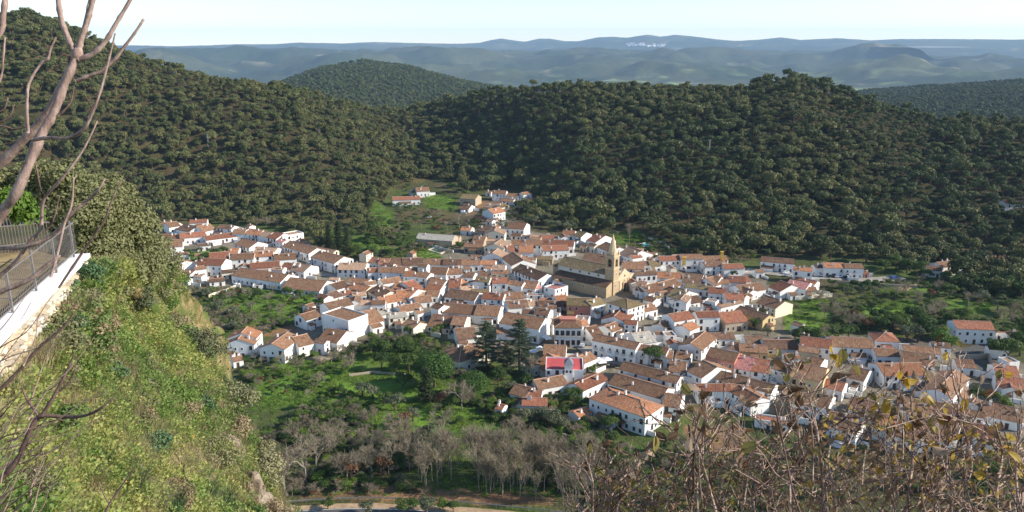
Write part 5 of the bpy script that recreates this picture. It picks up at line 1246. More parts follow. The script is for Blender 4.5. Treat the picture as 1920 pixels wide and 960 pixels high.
# ---------------------------------------------------------------- far houses seen as white specks
def far_house(px, py, L, D, h, rk, label, rz=0.0):
    p = on_land(px, py); t = thing('far_house', label, 'house', (p.x, p.y, p.z), rz)
    m = MB(); T = 0.4
    m.poly([(-L / 2, 0, -4), (L / 2, 0, -4), (L / 2, 0, h), (-L / 2, 0, h)]); m.poly([(L / 2, 0, -4), (L / 2, D, -4), (L / 2, D, h), (L / 2, D / 2, h + D / 2 * T), (L / 2, 0, h)]); m.poly([(-L / 2, D, -4), (-L / 2, 0, -4), (-L / 2, 0, h), (-L / 2, D / 2, h + D / 2 * T), (-L / 2, D, h)]); m.poly([(L / 2, D, -4), (-L / 2, D, -4), (-L / 2, D, h), (L / 2, D, h)])
    m.build('wall', WHITE, t)
    m = MB(); uv = []; slope_mesh(m, (-L / 2 - .3, -.4, h), (L / 2 + .3, -.4, h), (L / 2 + .3, D / 2, h + D / 2 * T + .1), (-L / 2 - .3, D / 2, h + D / 2 * T + .1), uv, cell=3); slope_mesh(m, (L / 2 + .3, D + .4, h), (-L / 2 - .3, D + .4, h), (-L / 2 - .3, D / 2, h + D / 2 * T + .1), (L / 2 + .3, D / 2, h + D / 2 * T + .1), uv, cell=3)
    finish_roof(m, uv, ROOFS[rk], t)
    for x in (-0.3, 0.3): add('window', WIN[0], t, (x * L, 0, 1.2), 0)
far_house(690, 203, 12, 8, 4, 'r', 'red-roofed farmhouse at the edge of the saddle'); far_house(760, 224, 9, 6, 3, 'o', 'orange-roofed house in the saddle between the hills'); far_house(1903, 393, 14, 8, 4, 'r', 'white farmhouse among the trees at the right edge of the woods'); far_house(708, 178, 9, 7, 4, 't', 'tiny pale house left of the dark cone hill')
# the far town: a white streak of houses on the distant range
tn_ = 0
for i in range(46):
    px = 1175 + random.random() * 75; py = 81 + random.random() * 5 + (px - 1212) * 0.02
    p = on_land(px, py + 2); z = p.z
    L = random.uniform(40, 95); t = add('distant_town_house', None, None, (p.x, p.y, z), random.uniform(-0.5, 0.5))
    tag(t, 'tiny white house in the distant town on the blue range', 'house', 'houses of the distant town')
    m = MB(); hh = random.uniform(18, 34); m.box(-L / 2, 0, -45, L / 2, 20, hh); m.build('wall', WHITE, t)
    m = MB(); m.prism([(-L / 2 - 1, -1), (L / 2 + 1, -1), (L / 2 + 1, 21), (-L / 2 - 1, 21)], hh, hh + 4, 0, True, 0.2, (0, 10)); m.build('roof', ROOFS['t'], t)
for k, (px, py, w) in enumerate(((1720, 88, 1300),)):
    p = on_land(px, py + 6); m = MB()
    m.poly([(w / 2 * math.cos(a) * (1 + 0.15 * math.sin(3 * a)), 800 * math.sin(a), 6) for a in np.linspace(0, 6.28, 40)[:-1]])
    lk = NT('lake_glare'); lk.color((0.75, 0.78, 0.8)); lk.rough(0.9, 0.1)  # pale matte colour stands in for the bright glare off the water
    o = add('lake', m.mesh('lake', [lk.mat]), None, (p.x, p.y, p.z + 30)); tag(o, kind='structure')
# ================================================================== TREES OF THE VILLAGE AND GARDENS
PLANT_LABEL = {'cedar': 'dark tall cedar', 'conifer': 'pointed conifer', 'round': 'dense round-topped pine', 'garden': 'dark evergreen tree', 'bright': 'bright green leafy tree', 'olive': 'grey green olive tree', 'bare': 'leafless grey tree', 'poplar': 'slender leafless tree', 'rust': 'reddish brown bush'}
def grove(where, group, items):
    items = sorted(items, key=lambda a: a[1]); cnt = {}
    for it in items: cnt[it[0]] = cnt.get(it[0], 0) + 1
    seen = {}
    for kind, px, py, s in items:
        i = seen.get(kind, 0); seen[kind] = i + 1
        p = at_z(px, py)
        lab = PLANT_LABEL[kind] + (f', {ORD[i]} ' if cnt[kind] > 1 and i < len(ORD) else ' ') + where
        plant(kind, lab, 'tree' if kind != 'rust' else 'bush', p.x, p.y, s, group)
grove('beside the hipped roof on the garden edge', 'garden trees', [('cedar', 912, 694, 1.0), ('cedar', 974, 699, 1.05), ('cedar', 950, 705, 0.62), ('round', 815, 726, 1.25), ('round', 887, 746, 0.98), ('conifer', 800, 752, 1.02), ('bare', 866, 768, 1.7), ('poplar', 1000, 712, 0.85), ('garden', 935, 722, 1.2), ('garden', 985, 735, 1.0), ('olive', 960, 742, 1.2)])
grove('in the dark garden clump', 'garden trees', [('garden', 705, 668, 1.1), ('garden', 724, 672, 1.3), ('garden', 745, 668, 1.2), ('garden', 762, 660, 1.2), ('garden', 778, 672, 1.1), ('garden', 715, 694, 1.2), ('garden', 742, 696, 1.3), ('garden', 768, 700, 1.3), ('garden', 790, 690, 1.2), ('bright', 730, 640, 0.9), ('garden', 790, 640, 0.8), ('bright', 765, 628, 0.9), ('bright', 700, 640, 0.8), ('garden', 755, 730, 1.1)])
grove('on the green terraces', 'garden trees', [('olive', 680, 742, 1.3), ('olive', 700, 748, 1.2), ('bare', 648, 700, 0.8), ('bare', 620, 684, 0.9), ('bare', 665, 692, 1.0), ('bare', 560, 700, 0.9), ('bare', 530, 692, 0.9), ('garden', 720, 760, 0.9), ('bare', 700, 800, 1.0), ('bare', 740, 806, 1.1), ('olive', 775, 790, 1.2), ('rust', 758, 800, 1.2), ('rust', 825, 765, 1.3), ('bare', 600, 726, 0.8), ('garden', 640, 745, 0.7), ('olive', 740, 770, 1.3)])
grove('in the lower wood left of the poplar grove', 'lower wood', [('bare', 540, 928, 2.6), ('bare', 590, 880, 1.8), ('bare', 618, 842, 1.8), ('bare', 650, 905, 1.7), ('bare', 575, 905, 2.0), ('bare', 560, 830, 1.2), ('bare', 680, 850, 1.2), ('bare', 720, 852, 1.3), ('bare', 640, 905, 1.2), ('bare', 700, 890, 1.2), ('rust', 660, 900, 1.6), ('rust', 720, 890, 1.4), ('olive', 780, 850, 1.4), ('olive', 800, 830, 1.3)])
grove('along the lower road', 'lower wood', [('olive', 800, 962, 1.2), ('garden', 765, 966, 1.0), ('olive', 690, 966, 0.9), ('garden', 690, 885, 0.9), ('garden', 760, 875, 0.9), ('garden', 615, 955, 0.6), ('bright', 830, 958, 0.7), ('garden', 850, 960, 0.6)])
r = np.random.default_rng(21); it = []
for i in range(110):
    px = 820 + 290 * r.random() if i < 92 else r.uniform(680, 830); py = 892 + (px - 830) * 0.12 + r.uniform(-34, 30)
    it.append((px, py, r.uniform(0.7, 1.12)))
for i, (px, py, s) in enumerate(it):
    p = at_z(px, py); plant('poplar', 'slender leafless pale tree in the grove above the lower road', 'tree', p.x, p.y, s, 'leafless grove above the road')
grove('below the brown plot under the orange villa', 'lower wood', [('olive', 1010, 790, 1.3), ('olive', 1030, 800, 1.4), ('olive', 1050, 810, 1.3), ('garden', 1075, 758, 1.0), ('garden', 1090, 770, 1.0), ('garden', 1140, 812, 1.0), ('garden', 1150, 800, 0.9), ('rust', 1165, 805, 1.0), ('olive', 985, 795, 1.2), ('bare', 1030, 850, 1.2), ('bare', 1070, 870, 1.2), ('bare', 960, 820, 1.2), ('bare', 1100, 850, 1.1), ('garden', 1020, 905, 1.2)])
grove('in the scrub under the left quarter', 'scrub trees under the left quarter', [('conifer', 340, 600, 0.85), ('bare', 360, 600, 0.9), ('olive', 380, 596, 1.5), ('olive', 410, 590, 1.5), ('olive', 440, 598, 1.5), ('olive', 470, 586, 1.3), ('bare', 430, 566, 0.9), ('bare', 460, 560, 0.9), ('bare', 500, 570, 0.9), ('bare', 520, 596, 0.9), ('garden', 486, 562, 0.9), ('garden', 540, 560, 1.0), ('garden', 560, 562, 0.9), ('bright', 535, 575, 1.1), ('bright', 575, 570, 0.9), ('garden', 600, 578, 0.9), ('olive', 390, 560, 1.2), ('garden', 345, 535, 1.0), ('bare', 375, 540, 0.7), ('rust', 410, 530, 0.9), ('garden', 405, 480, 0.9), ('olive', 395, 476, 0.9), ('garden', 420, 474, 0.8), ('bright', 372, 494, 0.8), ('garden', 352, 482, 0.8), ('bright', 360, 488, 0.8), ('garden', 385, 490, 0.8), ('olive', 375, 474, 0.8), ('bare', 480, 608, 0.8), ('olive', 350, 620, 1.3), ('bare', 400, 620, 1.0), ('olive', 440, 622, 1.1), ('bare', 600, 690, 0.8), ('bare', 635, 668, 0.8)])
grove('behind the left quarter', 'trees behind the left quarter', [('conifer', 618, 474, 1.3), ('conifer', 636, 470, 1.5), ('conifer', 652, 478, 1.2), ('garden', 670, 484, 1.4), ('garden', 690, 470, 1.3), ('garden', 600, 470, 0.9), ('bright', 690, 450, 1.0), ('bare', 500, 428, 1.2), ('bare', 482, 424, 1.0), ('bare', 520, 428, 1.0), ('garden', 660, 450, 1.3), ('garden', 700, 484, 1.3), ('olive', 540, 432, 1.1), ('garden', 565, 452, 0.7), ('garden', 715, 470, 1.4), ('garden', 730, 486, 1.2), ('garden', 752, 476, 1.5), ('garden', 768, 470, 1.6), ('bare', 840, 486, 0.9), ('garden', 862, 470, 0.9), ('olive', 800, 470, 0.8)])
grove('on the slope under the white farmhouse', 'trees under the farmhouse', [('bare', 838, 432, 1.2), ('bare', 862, 428, 1.7), ('bare', 880, 422, 1.4), ('rust', 820, 438, 1.4), ('rust', 835, 424, 1.2), ('garden', 715, 425, 1.2), ('garden', 735, 430, 1.2), ('garden', 760, 432, 1.1), ('bare', 790, 430, 1.0), ('garden', 848, 404, 1.0), ('garden', 875, 372, 1.4), ('garden', 850, 362, 1.6), ('olive', 810, 398, 0.8), ('garden', 700, 440, 1.4), ('garden', 780, 418, 0.9)])
grove('behind the houses above the church', 'trees above the church', [('olive', 985, 420, 1.6), ('olive', 1000, 424, 1.6), ('olive', 1015, 420, 1.7), ('olive', 1030, 428, 1.6), ('olive', 1045, 430, 1.6), ('olive', 1060, 434, 1.5), ('olive', 1075, 432, 1.4), ('garden', 1090, 432, 1.1), ('olive', 1112, 436, 1.0), ('poplar', 1180, 460, 1.15), ('olive', 1150, 446, 1.2), ('garden', 1192, 452, 0.7), ('olive', 1206, 448, 0.7), ('olive', 1240, 454, 0.9), ('olive', 1245, 464, 1.0), ('garden', 1285, 478, 1.2), ('garden', 1320, 480, 1.7), ('garden', 1260, 482, 0.9), ('bare', 965, 410, 0.9), ('garden', 975, 398, 1.4), ('garden', 998, 396, 1.6), ('garden', 1020, 400, 1.5), ('garden', 945, 490, 0.6), ('bare', 1020, 500, 0.6)])
grove('on the plaza and in village yards', 'village yard trees', [('garden', 1227, 687, 1.38), ('garden', 1242, 612, 0.8), ('garden', 1252, 640, 0.6), ('bright', 1110, 700, 0.7), ('garden', 1415, 618, 0.9), ('garden', 1425, 600, 0.8), ('olive', 1440, 630, 0.8), ('garden', 1452, 552, 0.6), ('garden', 1375, 518, 0.6), ('garden', 790, 620, 0.7), ('garden', 830, 625, 0.8), ('bright', 815, 630, 0.7), ('rust', 850, 632, 0.8), ('olive', 770, 600, 0.7), ('garden', 1230, 490, 0.7), ('garden', 1488, 680, 0.6), ('garden', 1530, 690, 0.6)])
grove('around the green meadows right of the village', 'trees around the meadows', [('bare', 1545, 596, 1.2), ('bare', 1560, 580, 1.3), ('bare', 1575, 600, 1.3), ('bare', 1590, 620, 1.2), ('bare', 1540, 566, 1.0), ('bare', 1610, 616, 1.1), ('rust', 1625, 622, 1.6), ('rust', 1600, 600, 1.4), ('garden', 1570, 640, 1.3), ('garden', 1590, 636, 1.2), ('garden', 1510, 636, 1.1), ('garden', 1525, 642, 1.1), ('garden', 1490, 640, 0.9), ('bare', 1550, 640, 1.1)])
grove('in the orchard beyond the meadows', 'orchard trees', [('garden', 1635, 580, 0.7), ('garden', 1650, 576, 0.7), ('garden', 1665, 588, 0.7), ('garden', 1610, 590, 0.7), ('garden', 1600, 575, 0.8), ('olive', 1590, 556, 1.2), ('olive', 1615, 552, 1.1), ('garden', 1580, 548, 0.9), ('bare', 1680, 560, 1.0), ('bare', 1700, 556, 1.1), ('bare', 1725, 566, 1.1), ('rust', 1745, 560, 1.3), ('bare', 1760, 552, 1.1), ('olive', 1640, 560, 1.0), ('garden', 1560, 538, 0.8), ('garden', 1600, 538, 0.8), ('garden', 1640, 544, 0.8), ('bare', 1740, 600, 1.1), ('bare', 1760, 592, 1.0)])
grove('between the meadows and the farmhouse', 'trees before the farmhouse', [('garden', 1650, 622, 1.4), ('garden', 1672, 616, 1.5), ('garden', 1690, 624, 1.5), ('garden', 1710, 612, 1.6), ('garden', 1730, 624, 1.5), ('garden', 1640, 606, 1.2), ('olive', 1720, 642, 1.6), ('bright', 1760, 652, 1.7), ('bright', 1778, 660, 1.2), ('garden', 1745, 640, 1.3), ('olive', 1700, 640, 1.4), ('garden', 1780, 614, 1.2), ('garden', 1800, 608, 1.2), ('garden', 1870, 672, 1.7), ('garden', 1890, 680, 1.8), ('garden', 1912, 668, 1.8), ('garden', 1930, 650, 1.8), ('bare', 1880, 612, 1.2), ('bare', 1900, 600, 1.2)])
grove('along the bank below the parking terrace', 'trees below the parking terrace', [('garden', 1660, 508, 1.3), ('garden', 1680, 504, 1.5), ('garden', 1700, 512, 1.6), ('garden', 1718, 520, 1.5), ('garden', 1738, 524, 1.1), ('bright', 1650, 514, 0.8), ('garden', 1770, 530, 1.2), ('garden', 1800, 540, 1.4), ('garden', 1830, 545, 1.6), ('garden', 1860, 540, 1.6), ('garden', 1890, 550, 1.6), ('garden', 1915, 560, 1.7), ('olive', 1840, 570, 1.4), ('olive', 1870, 582, 1.4), ('garden', 1895, 590, 1.5), ('bare', 1815, 575, 1.2), ('garden', 1780, 556, 1.2), ('garden', 1625, 540, 0.8)])
# plots at the right edge, behind the twigs
grove('in the walled plots of the right edge', 'trees in walled plots', [('garden', 1830, 750, 0.8), ('garden', 1850, 760, 0.8), ('bright', 1875, 765, 1.0), ('bright', 1890, 772, 0.8), ('olive', 1830, 738, 0.8), ('garden', 1240, 850, 0.8), ('garden', 1300, 870, 0.9), ('bright', 1270, 860, 0.7), ('garden', 1880, 860, 1.0), ('bright', 1860, 900, 1.1), ('garden', 1900, 905, 1.0), ('olive', 1500, 860, 0.9), ('garden', 1440, 850, 0.8)])
# hedges and brushwood nobody could count
r = np.random.default_rng(33)
Xb = []; 
for zn, n, mix in ((zone([(330, 545), (600, 548), (560, 600), (470, 640), (330, 640)]), 620, 0), (zone([(460, 680), (680, 640), (800, 640), (950, 700), (1090, 770), (1220, 880), (1100, 1010), (440, 1010)]), 1700, 1), (zone([(1470, 545), (1800, 520), (1960, 540), (1960, 640), (1780, 640), (1480, 645)]), 650, 2), (zone([(590, 436), (760, 430), (900, 380), (1000, 396), (940, 440), (800, 490), (640, 484)]), 480, 2), (zone([(690, 350), (860, 350), (870, 400), (690, 440)]), 90, 2), (zone([(1080, 436), (1260, 455), (1420, 480), (1400, 500), (1240, 480), (1100, 445)]), 120, 2), (zone([(1230, 850), (1700, 850), (2000, 880), (2000, 1050), (1200, 1050)]), 420, 2)):
    lo = zn.min(0); hi = zn.max(0); c = 0
    while c < n:
        q = r.uniform(lo, hi, (600, 2)); q = q[inside(zn, q[:, 0], q[:, 1])]
        for a, b in q:
            if c >= n: break
            if in_house(a, b, 1.6): continue
            if any(inside(z_, np.array([a]), np.array([b]))[0] for z_ in Z_MEADOW) and r.random() < 0.86: continue
            if fbm(a / 22, b / 22, 90, 2) < -0.12: continue
            u_, v_ = proj((a, b, 0))
            if v_ > 930 and u_ < 1100: continue
            Xb.append((a, b, r.choice(5, p=[[.15, .1, .3, .1, .35], [.30, .16, .18, .06, .30], [.34, .14, .2, .08, .24]][min(mix, 2)]))); c += 1
Xb = np.array(Xb)
for k, (kd, nm, lab) in enumerate((('garden', 'evergreen_brush', 'low dark evergreen brush in the gardens'), ('bright', 'bright_brush', 'low bright green brush in the gardens'), ('olive', 'grey_brush', 'low grey green brush in the gardens'), ('rust', 'rusty_brush', 'low rusty brown brush in the gardens'), ('bare', 'leafless_brush', 'low leafless brush in the gardens'))):
    q = Xb[Xb[:, 2] == k]; s = r.uniform(0.2, 0.8, len(q)) * (0.9 if kd == 'bare' else 1.0)
    scatter(nm, [b for a, b in PROTO[kd]] if kd != 'bare' else thin(kd), np.stack([q[:, 0], q[:, 1], land(q[:, 0], q[:, 1]) - (0.6 * s if kd != 'bare' else 0)], 1), np.stack([s, s, s * 0.85], 1), lab, 'brush', seed=k)
# lush low growth that covers the meadows and terraces
r = np.random.default_rng(55); pts = []
for zn, dens_ in [(z_, 0.9) for z_ in Z_MEADOW] + [(zone([(460, 680), (680, 640), (800, 640), (950, 700), (1060, 800), (1060, 930), (470, 930)]), 0.34), (zone([(1470, 545), (1800, 530), (1800, 630), (1480, 640)]), 0.3), (zone([(330, 545), (600, 548), (560, 600), (470, 640), (330, 640)]), 0.4)]:
    lo = zn.min(0); hi = zn.max(0); n = int((hi - lo).prod() * dens_ * 0.55); q = r.uniform(lo, hi, (n, 2)); q = q[inside(zn, q[:, 0], q[:, 1])]; q = q[fbm(q[:, 0] / 9, q[:, 1] / 9, 95, 3) > -0.15]
    pts += [(a, b) for a, b in q if not in_house(a, b, 0.8)]
pts = np.array(pts); print('LUSH', len(pts))
LUSHM = leaf_mat('lush_growth_leaves', [(0.10, 0.17, 0.026), (0.145, 0.24, 0.036), (0.20, 0.30, 0.05), (0.22, 0.26, 0.06)], 0.4)
protos = []
for i in range(4):
    V, Fq = leaf_cloud(np.random.default_rng(400 + i), [(0, 0, 0.1, 0.7)] + [(np.cos(k) * 0.8, np.sin(k) * 0.8, 0.05, 0.45) for k in range(5)], 110, 0.2, 0.45); protos.append(mesh_np('growth', V, Fq, [LUSHM]))
s = r.uniform(0.35, 1.25, len(pts)); scatter('lush_growth', protos, np.stack([pts[:, 0], pts[:, 1], land(pts[:, 0], pts[:, 1]) - 0.05], 1), np.stack([s, s, s], 1), 'lush green growth covering meadows and garden terraces', 'grass', seed=9)
# ================================================================== THE LOOKOUT: cliff slope, wall, twigs close to the camera
def at_s(px, py, s):
    """point on the pixel's ray at depth s in front of the lens"""
    d = ray(px, py); return Vector((d.x * s, d.y * s, CAM_H + d.z * s))
rows = [[(150, 540, 29.5), (200, 514, 33), (245, 514, 37), (285, 530, 41)], [(85, 650, 25), (160, 608, 29), (240, 597, 34.5), (315, 609, 40)],
        [(0, 738, 21.5), (125, 702, 26), (255, 692, 31), (385, 692, 37)], [(-60, 855, 17.5), (115, 828, 22), (275, 822, 27.5), (450, 817, 34)],
        [(-110, 990, 14.5), (115, 988, 18), (300, 988, 22.5), (515, 978, 29.5)], [(-170, 1270, 10.5), (120, 1270, 13), (350, 1270, 16.5), (590, 1220, 22.5)]]
def rad_(p): return Vector((p.x + 4, p.y, 0)).normalized()
Gd = []
for rw in rows:
    P = [at_d(*q) for q in rw]
    l = P[0] + Vector((-2.5, 0.3, -0.8)); e = P[3]
    Gd.append([l] + P + [e + rad_(e) * 0.7 + Vector((0, 0, -3.0)), e + rad_(e) * 3 + Vector((0, 0, -16)), e + rad_(e) * 14 + Vector((0, 0, -80))])
top = Gd[0]
Gd.insert(0, [p + Vector((-1.0, 5.0, -1.6)) for p in top]); Gd.insert(0, [p + Vector((-3, 16, -9)) for p in top])
Gd = np.array([[tuple(p) for p in rw] for rw in Gd])                    # 8 x 8 x 3
def upsample(A, n, axis):
    A = np.moveaxis(A, axis, 0); k = len(A); t = np.linspace(0, k - 1, n); i = np.clip(t.astype(int), 0, k - 2); f = (t - i)[:, None, None]
    p0 = A[np.clip(i - 1, 0, k - 1)]; p1 = A[i]; p2 = A[i + 1]; p3 = A[np.clip(i + 2, 0, k - 1)]
    B = 0.5 * ((2 * p1) + (p2 - p0) * f + (2 * p0 - 5 * p1 + 4 * p2 - p3) * f ** 2 + (-p0 + 3 * p1 - 3 * p2 + p3) * f ** 3)
    return np.moveaxis(B, 0, axis)
NR, NC = 230, 230
C_ = upsample(upsample(Gd, NR, 0), NC, 1)
gu = np.gradient(C_, axis=0); gv = np.gradient(C_, axis=1); N_ = np.cross(gv, gu); N_ /= np.linalg.norm(N_, axis=2)[..., None] + 1e-9
N_ *= np.sign(N_[..., 2:3] + 1e-6)
nz = fbm(C_[..., 0] * 0.35 + C_[..., 2] * 0.3, C_[..., 1] * 0.35 - C_[..., 2] * 0.2, 51, 5)
nz2 = fbm(C_[..., 0] * 1.6, C_[..., 1] * 1.6 + C_[..., 2] * 1.2, 55, 4)
wallfade = np.clip((np.arange(NC) - 33) / 40.0, 0.12, 1)[None, :]
C_ = C_ + N_ * ((nz * 0.6 - 0.1) * wallfade + nz2 * 0.14)[..., None]
idx = np.arange(NR - 1)[:, None] * NC + np.arange(NC - 1)[None, :]
Q_ = np.stack([idx, idx + 1, idx + NC + 1, idx + NC], -1).reshape(-1, 4)
t = NT('cliff_soil'); p = pos(t)
a = t.noise(0.8, 6, 0.7, p); b = t.noise(5.0, 5, 0.7, p); c = t.noise(0.35, 4, 0.6, p)
cc = t.ramp(a, [(0.3, (0.07, 0.075, 0.025)), (0.45, (0.13, 0.12, 0.045)), (0.56, (0.24, 0.18, 0.09)), (0.68, (0.34, 0.26, 0.17))])
cc = t.mix(t.ramp(c, [(0.5, (0, 0, 0)), (0.62, (1, 1, 1))]), cc, (0.085, 0.12, 0.03))
cc = t.mix(0.8, cc, t.ramp(b, [(0.3, (0.55, 0.55, 0.55)), (0.7, (1.35, 1.3, 1.25))]), 'MULTIPLY')
t.color(cc); t.rough(0.95, 0.1); t.bump(b, 0.8, 0.08)
cliff = add('cliff_slope', mesh_np('cliff_slope', C_.reshape(-1, 3), Q_, [t.mat], None, True)); tag(cliff, kind='structure')
# ---- ground cover
def leafy(r, n, rad, hgt, size, mat, stem=True, narrow=0.5):
    V = []
    for i in range(n):
        a = r.uniform(0, 6.28); q = rad * math.sqrt(r.random()); c = Vector((math.cos(a) * q, math.sin(a) * q, hgt * (0.25 + 0.75 * r.random()) * (1 - 0.5 * (q / rad) ** 2)))
        e = Vector((math.cos(a) * 0.8, math.sin(a) * 0.8, r.uniform(-0.1, 0.9)) ) + Vector(r.normal(size=3)) * 0.4; e.normalize(); s = size * r.uniform(0.6, 1.3)
        w = e.cross(Vector(r.normal(size=3))).normalized() * s * narrow
        V += [c, c + e * s * 0.5 + w, c + e * s, c + e * s * 0.5 - w]
    V = np.array([tuple(v) for v in V]); return mesh_np('clump', V, np.arange(len(V)).reshape(-1, 4), [mat])
def blades(r, n, rad, hgt, mat, w0=0.008):
    V = []
    for i in range(n):
        a = r.uniform(0, 6.28); q = rad * r.random(); c = Vector((math.cos(a) * q, math.sin(a) * q, -0.03)); l = hgt * r.uniform(0.5, 1.1)
        e = Vector((math.cos(a) * r.uniform(0.1, 0.7), math.sin(a) * r.uniform(0.1, 0.7), 1)).normalized(); w = Vector((-math.sin(a), math.cos(a), 0)) * w0
        m_ = c + e * l * 0.6; tip = c + e * l + Vector((math.cos(a), math.sin(a), -0.5)) * l * 0.25
        V += [c - w, c + w, m_ + w * 0.8, m_ - w * 0.8, m_ - w * 0.8, m_ + w * 0.8, tip + w * 0.1, tip - w * 0.1]
    V = np.array([tuple(v) for v in V]); return mesh_np('clump', V, np.arange(len(V)).reshape(-1, 4), [mat])
r = np.random.default_rng(71)
LIME = leaf_mat('lime_weed', [(0.20, 0.27, 0.065), (0.27, 0.33, 0.09), (0.37, 0.39, 0.12), (0.46, 0.42, 0.14)], 0.42, 0.6, 1.5)
HERB = leaf_mat('green_weed', [(0.12, 0.20, 0.045), (0.18, 0.26, 0.065), (0.25, 0.32, 0.09)], 0.4, 0.6, 1.5)
FENN = leaf_mat('fennel', [(0.06, 0.12, 0.05), (0.085, 0.15, 0.065), (0.12, 0.18, 0.085)], 0.3, 0.6, 1.5)
STRAW = leaf_mat('straw', [(0.34, 0.29, 0.15), (0.46, 0.39, 0.22), (0.55, 0.48, 0.29)], 0.4, 0.7, 1.5)
MUST = leaf_mat('mustard_leaf', [(0.38, 0.28, 0.04), (0.45, 0.32, 0.05), (0.36, 0.20, 0.05)], 0.3, 0.6, 1.5)
COVER = {'lime_weed': [leafy(r, 110, 0.38, 0.30, 0.062, LIME, narrow=0.38) for _ in range(4)], 'green_weed': [leafy(r, 120, 0.36, 0.36, 0.066, HERB, narrow=0.36) for _ in range(4)], 'fennel': [blades(r, 190, 0.2, 0.62, FENN, 0.006) for _ in range(3)],
         'dry_grass': [blades(r, 80, 0.2, 0.5, STRAW, 0.006) for _ in range(3)], 'yellow_weed': [leafy(r, 40, 0.28, 0.26, 0.05, MUST) for _ in range(3)]}
core = C_[:, :190].reshape(-1, 3); nn = 24000
gi = r.uniform(30, NR - 2, nn); gj = r.uniform(36, 196, nn)
ii = gi.astype(int); jj = gj.astype(int); fi = (gi - ii)[:, None]; fj = (gj - jj)[:, None]
Pc = (C_[ii, jj] * (1 - fi) + C_[np.minimum(ii + 1, NR - 1), jj] * fi) * (1 - fj) + (C_[ii, np.minimum(jj + 1, NC - 1)] * (1 - fi) + C_[np.minimum(ii + 1, NR - 1), np.minimum(jj + 1, NC - 1)] * fi) * fj
n_a = fbm(Pc[:, 0] * 0.45, Pc[:, 1] * 0.45 + Pc[:, 2] * 0.4, 81, 3); n_b = fbm(Pc[:, 0] * 0.8 + 7, Pc[:, 1] * 0.8 + Pc[:, 2] * 0.5, 86, 3); n_c = fbm(Pc[:, 0] * 0.6 + 3, Pc[:, 1] * 0.6 - Pc[:, 2] * 0.5, 91, 3)
bare_ = (n_c > 0.26) & (r.random(nn) < 0.85)
pick = np.where(n_a + r.normal(size=nn) * 0.13 > 0.03, 1, 0); pick = np.where((n_b > 0.42) & (r.random(nn) < 0.7), 2, pick); pick = np.where((n_b < -0.22) & (r.random(nn) < 0.75), 3, pick); pick = np.where((r.random(nn) < 0.05) & (pick != 2), 4, pick)
pick = np.where(r.random(nn) < 0.22, 3, pick)
dist_ = np.linalg.norm(Pc - np.array([0, 0, CAM_H]), axis=1)
keep = (r.random(nn) < np.clip((dist_ / 26) ** 0.6, 0.35, 1)) & ~bare_ & (dist_ > 8)
for k, nm in enumerate(COVER):
    q = Pc[keep & (pick == k)]; s = 0.45 + 1.25 * r.random(len(q)) ** 1.8
    scatter(nm, COVER[nm], q, np.stack([s, s, s * r.uniform(0.8, 1.3, len(s))], 1), {'lime_weed': 'yellow green weeds covering the cliff slope', 'green_weed': 'fresh green weeds on the cliff slope', 'fennel': 'feathery dark green fennel on the cliff slope', 'dry_grass': 'straw coloured dry grass on the cliff slope', 'yellow_weed': 'mustard yellow weeds dotted over the cliff slope'}[nm], 'weeds', seed=40 + k)
def on_cliff(px, py):
    """nearest point of the slope to the pixel's ray"""
    d = ray(px, py); d = np.array(d) / np.linalg.norm(d); v = C_[20:, :185].reshape(-1, 3) - np.array([0, 0, CAM_H]); tt = v @ d; dd = np.linalg.norm(v - tt[:, None] * d, axis=1) + tt * 0.002
    i = np.argmin(dd); q = C_[20:, :185].reshape(-1, 3)[i]; return Vector(q)
# ---- scattered brush on the slope
nb_ = 260; sel = r.choice(np.nonzero(keep)[0], nb_, p=(lambda w_: w_ / w_.sum())(np.clip(n_a[keep] + 0.35, 0.03, 1) ** 2)); Pb = Pc[sel]
for nm_, mat_, k0, lab_ in (('green_slope_brush', leaf_mat('slope_brush_green', [(0.07, 0.125, 0.03), (0.11, 0.17, 0.045), (0.15, 0.20, 0.06)], 0.3), 0, 'dark green brush scattered over the cliff slope'), ('grey_slope_brush', leaf_mat('slope_brush_grey', [(0.13, 0.14, 0.065), (0.19, 0.19, 0.09), (0.27, 0.25, 0.13)], 0.3), 1, 'grey olive brush scattered over the cliff slope'), ('dry_slope_brush', leaf_mat('slope_brush_dry', [(0.26, 0.2, 0.11), (0.36, 0.28, 0.17), (0.2, 0.13, 0.07)], 0.3), 2, 'dry brown brush scattered over the cliff slope')):
    pr_ = []
    for i_ in range(3):
        V, Fq = leaf_cloud(r, [(0, 0, 0.35, 0.42)] + [(r.uniform(-.5, .5), r.uniform(-.5, .5), r.uniform(0.1, 0.6), r.uniform(0.14, 0.32)) for _ in range(9)], 1500, 0.04, 0.9, 0.5); pr_.append(mesh_np('brush', V, Fq, [mat_]))
    q = Pb[np.arange(nb_) % (3 if k0 < 2 else 3) == k0]; s = 0.4 + 1.0 * r.random(len(q)) ** 1.5
    scatter(nm_, pr_, q - np.array([0, 0, 0.12]), np.stack([s * 1.2, s * 1.2, s], 1), lab_, 'brush', seed=60 + k0)
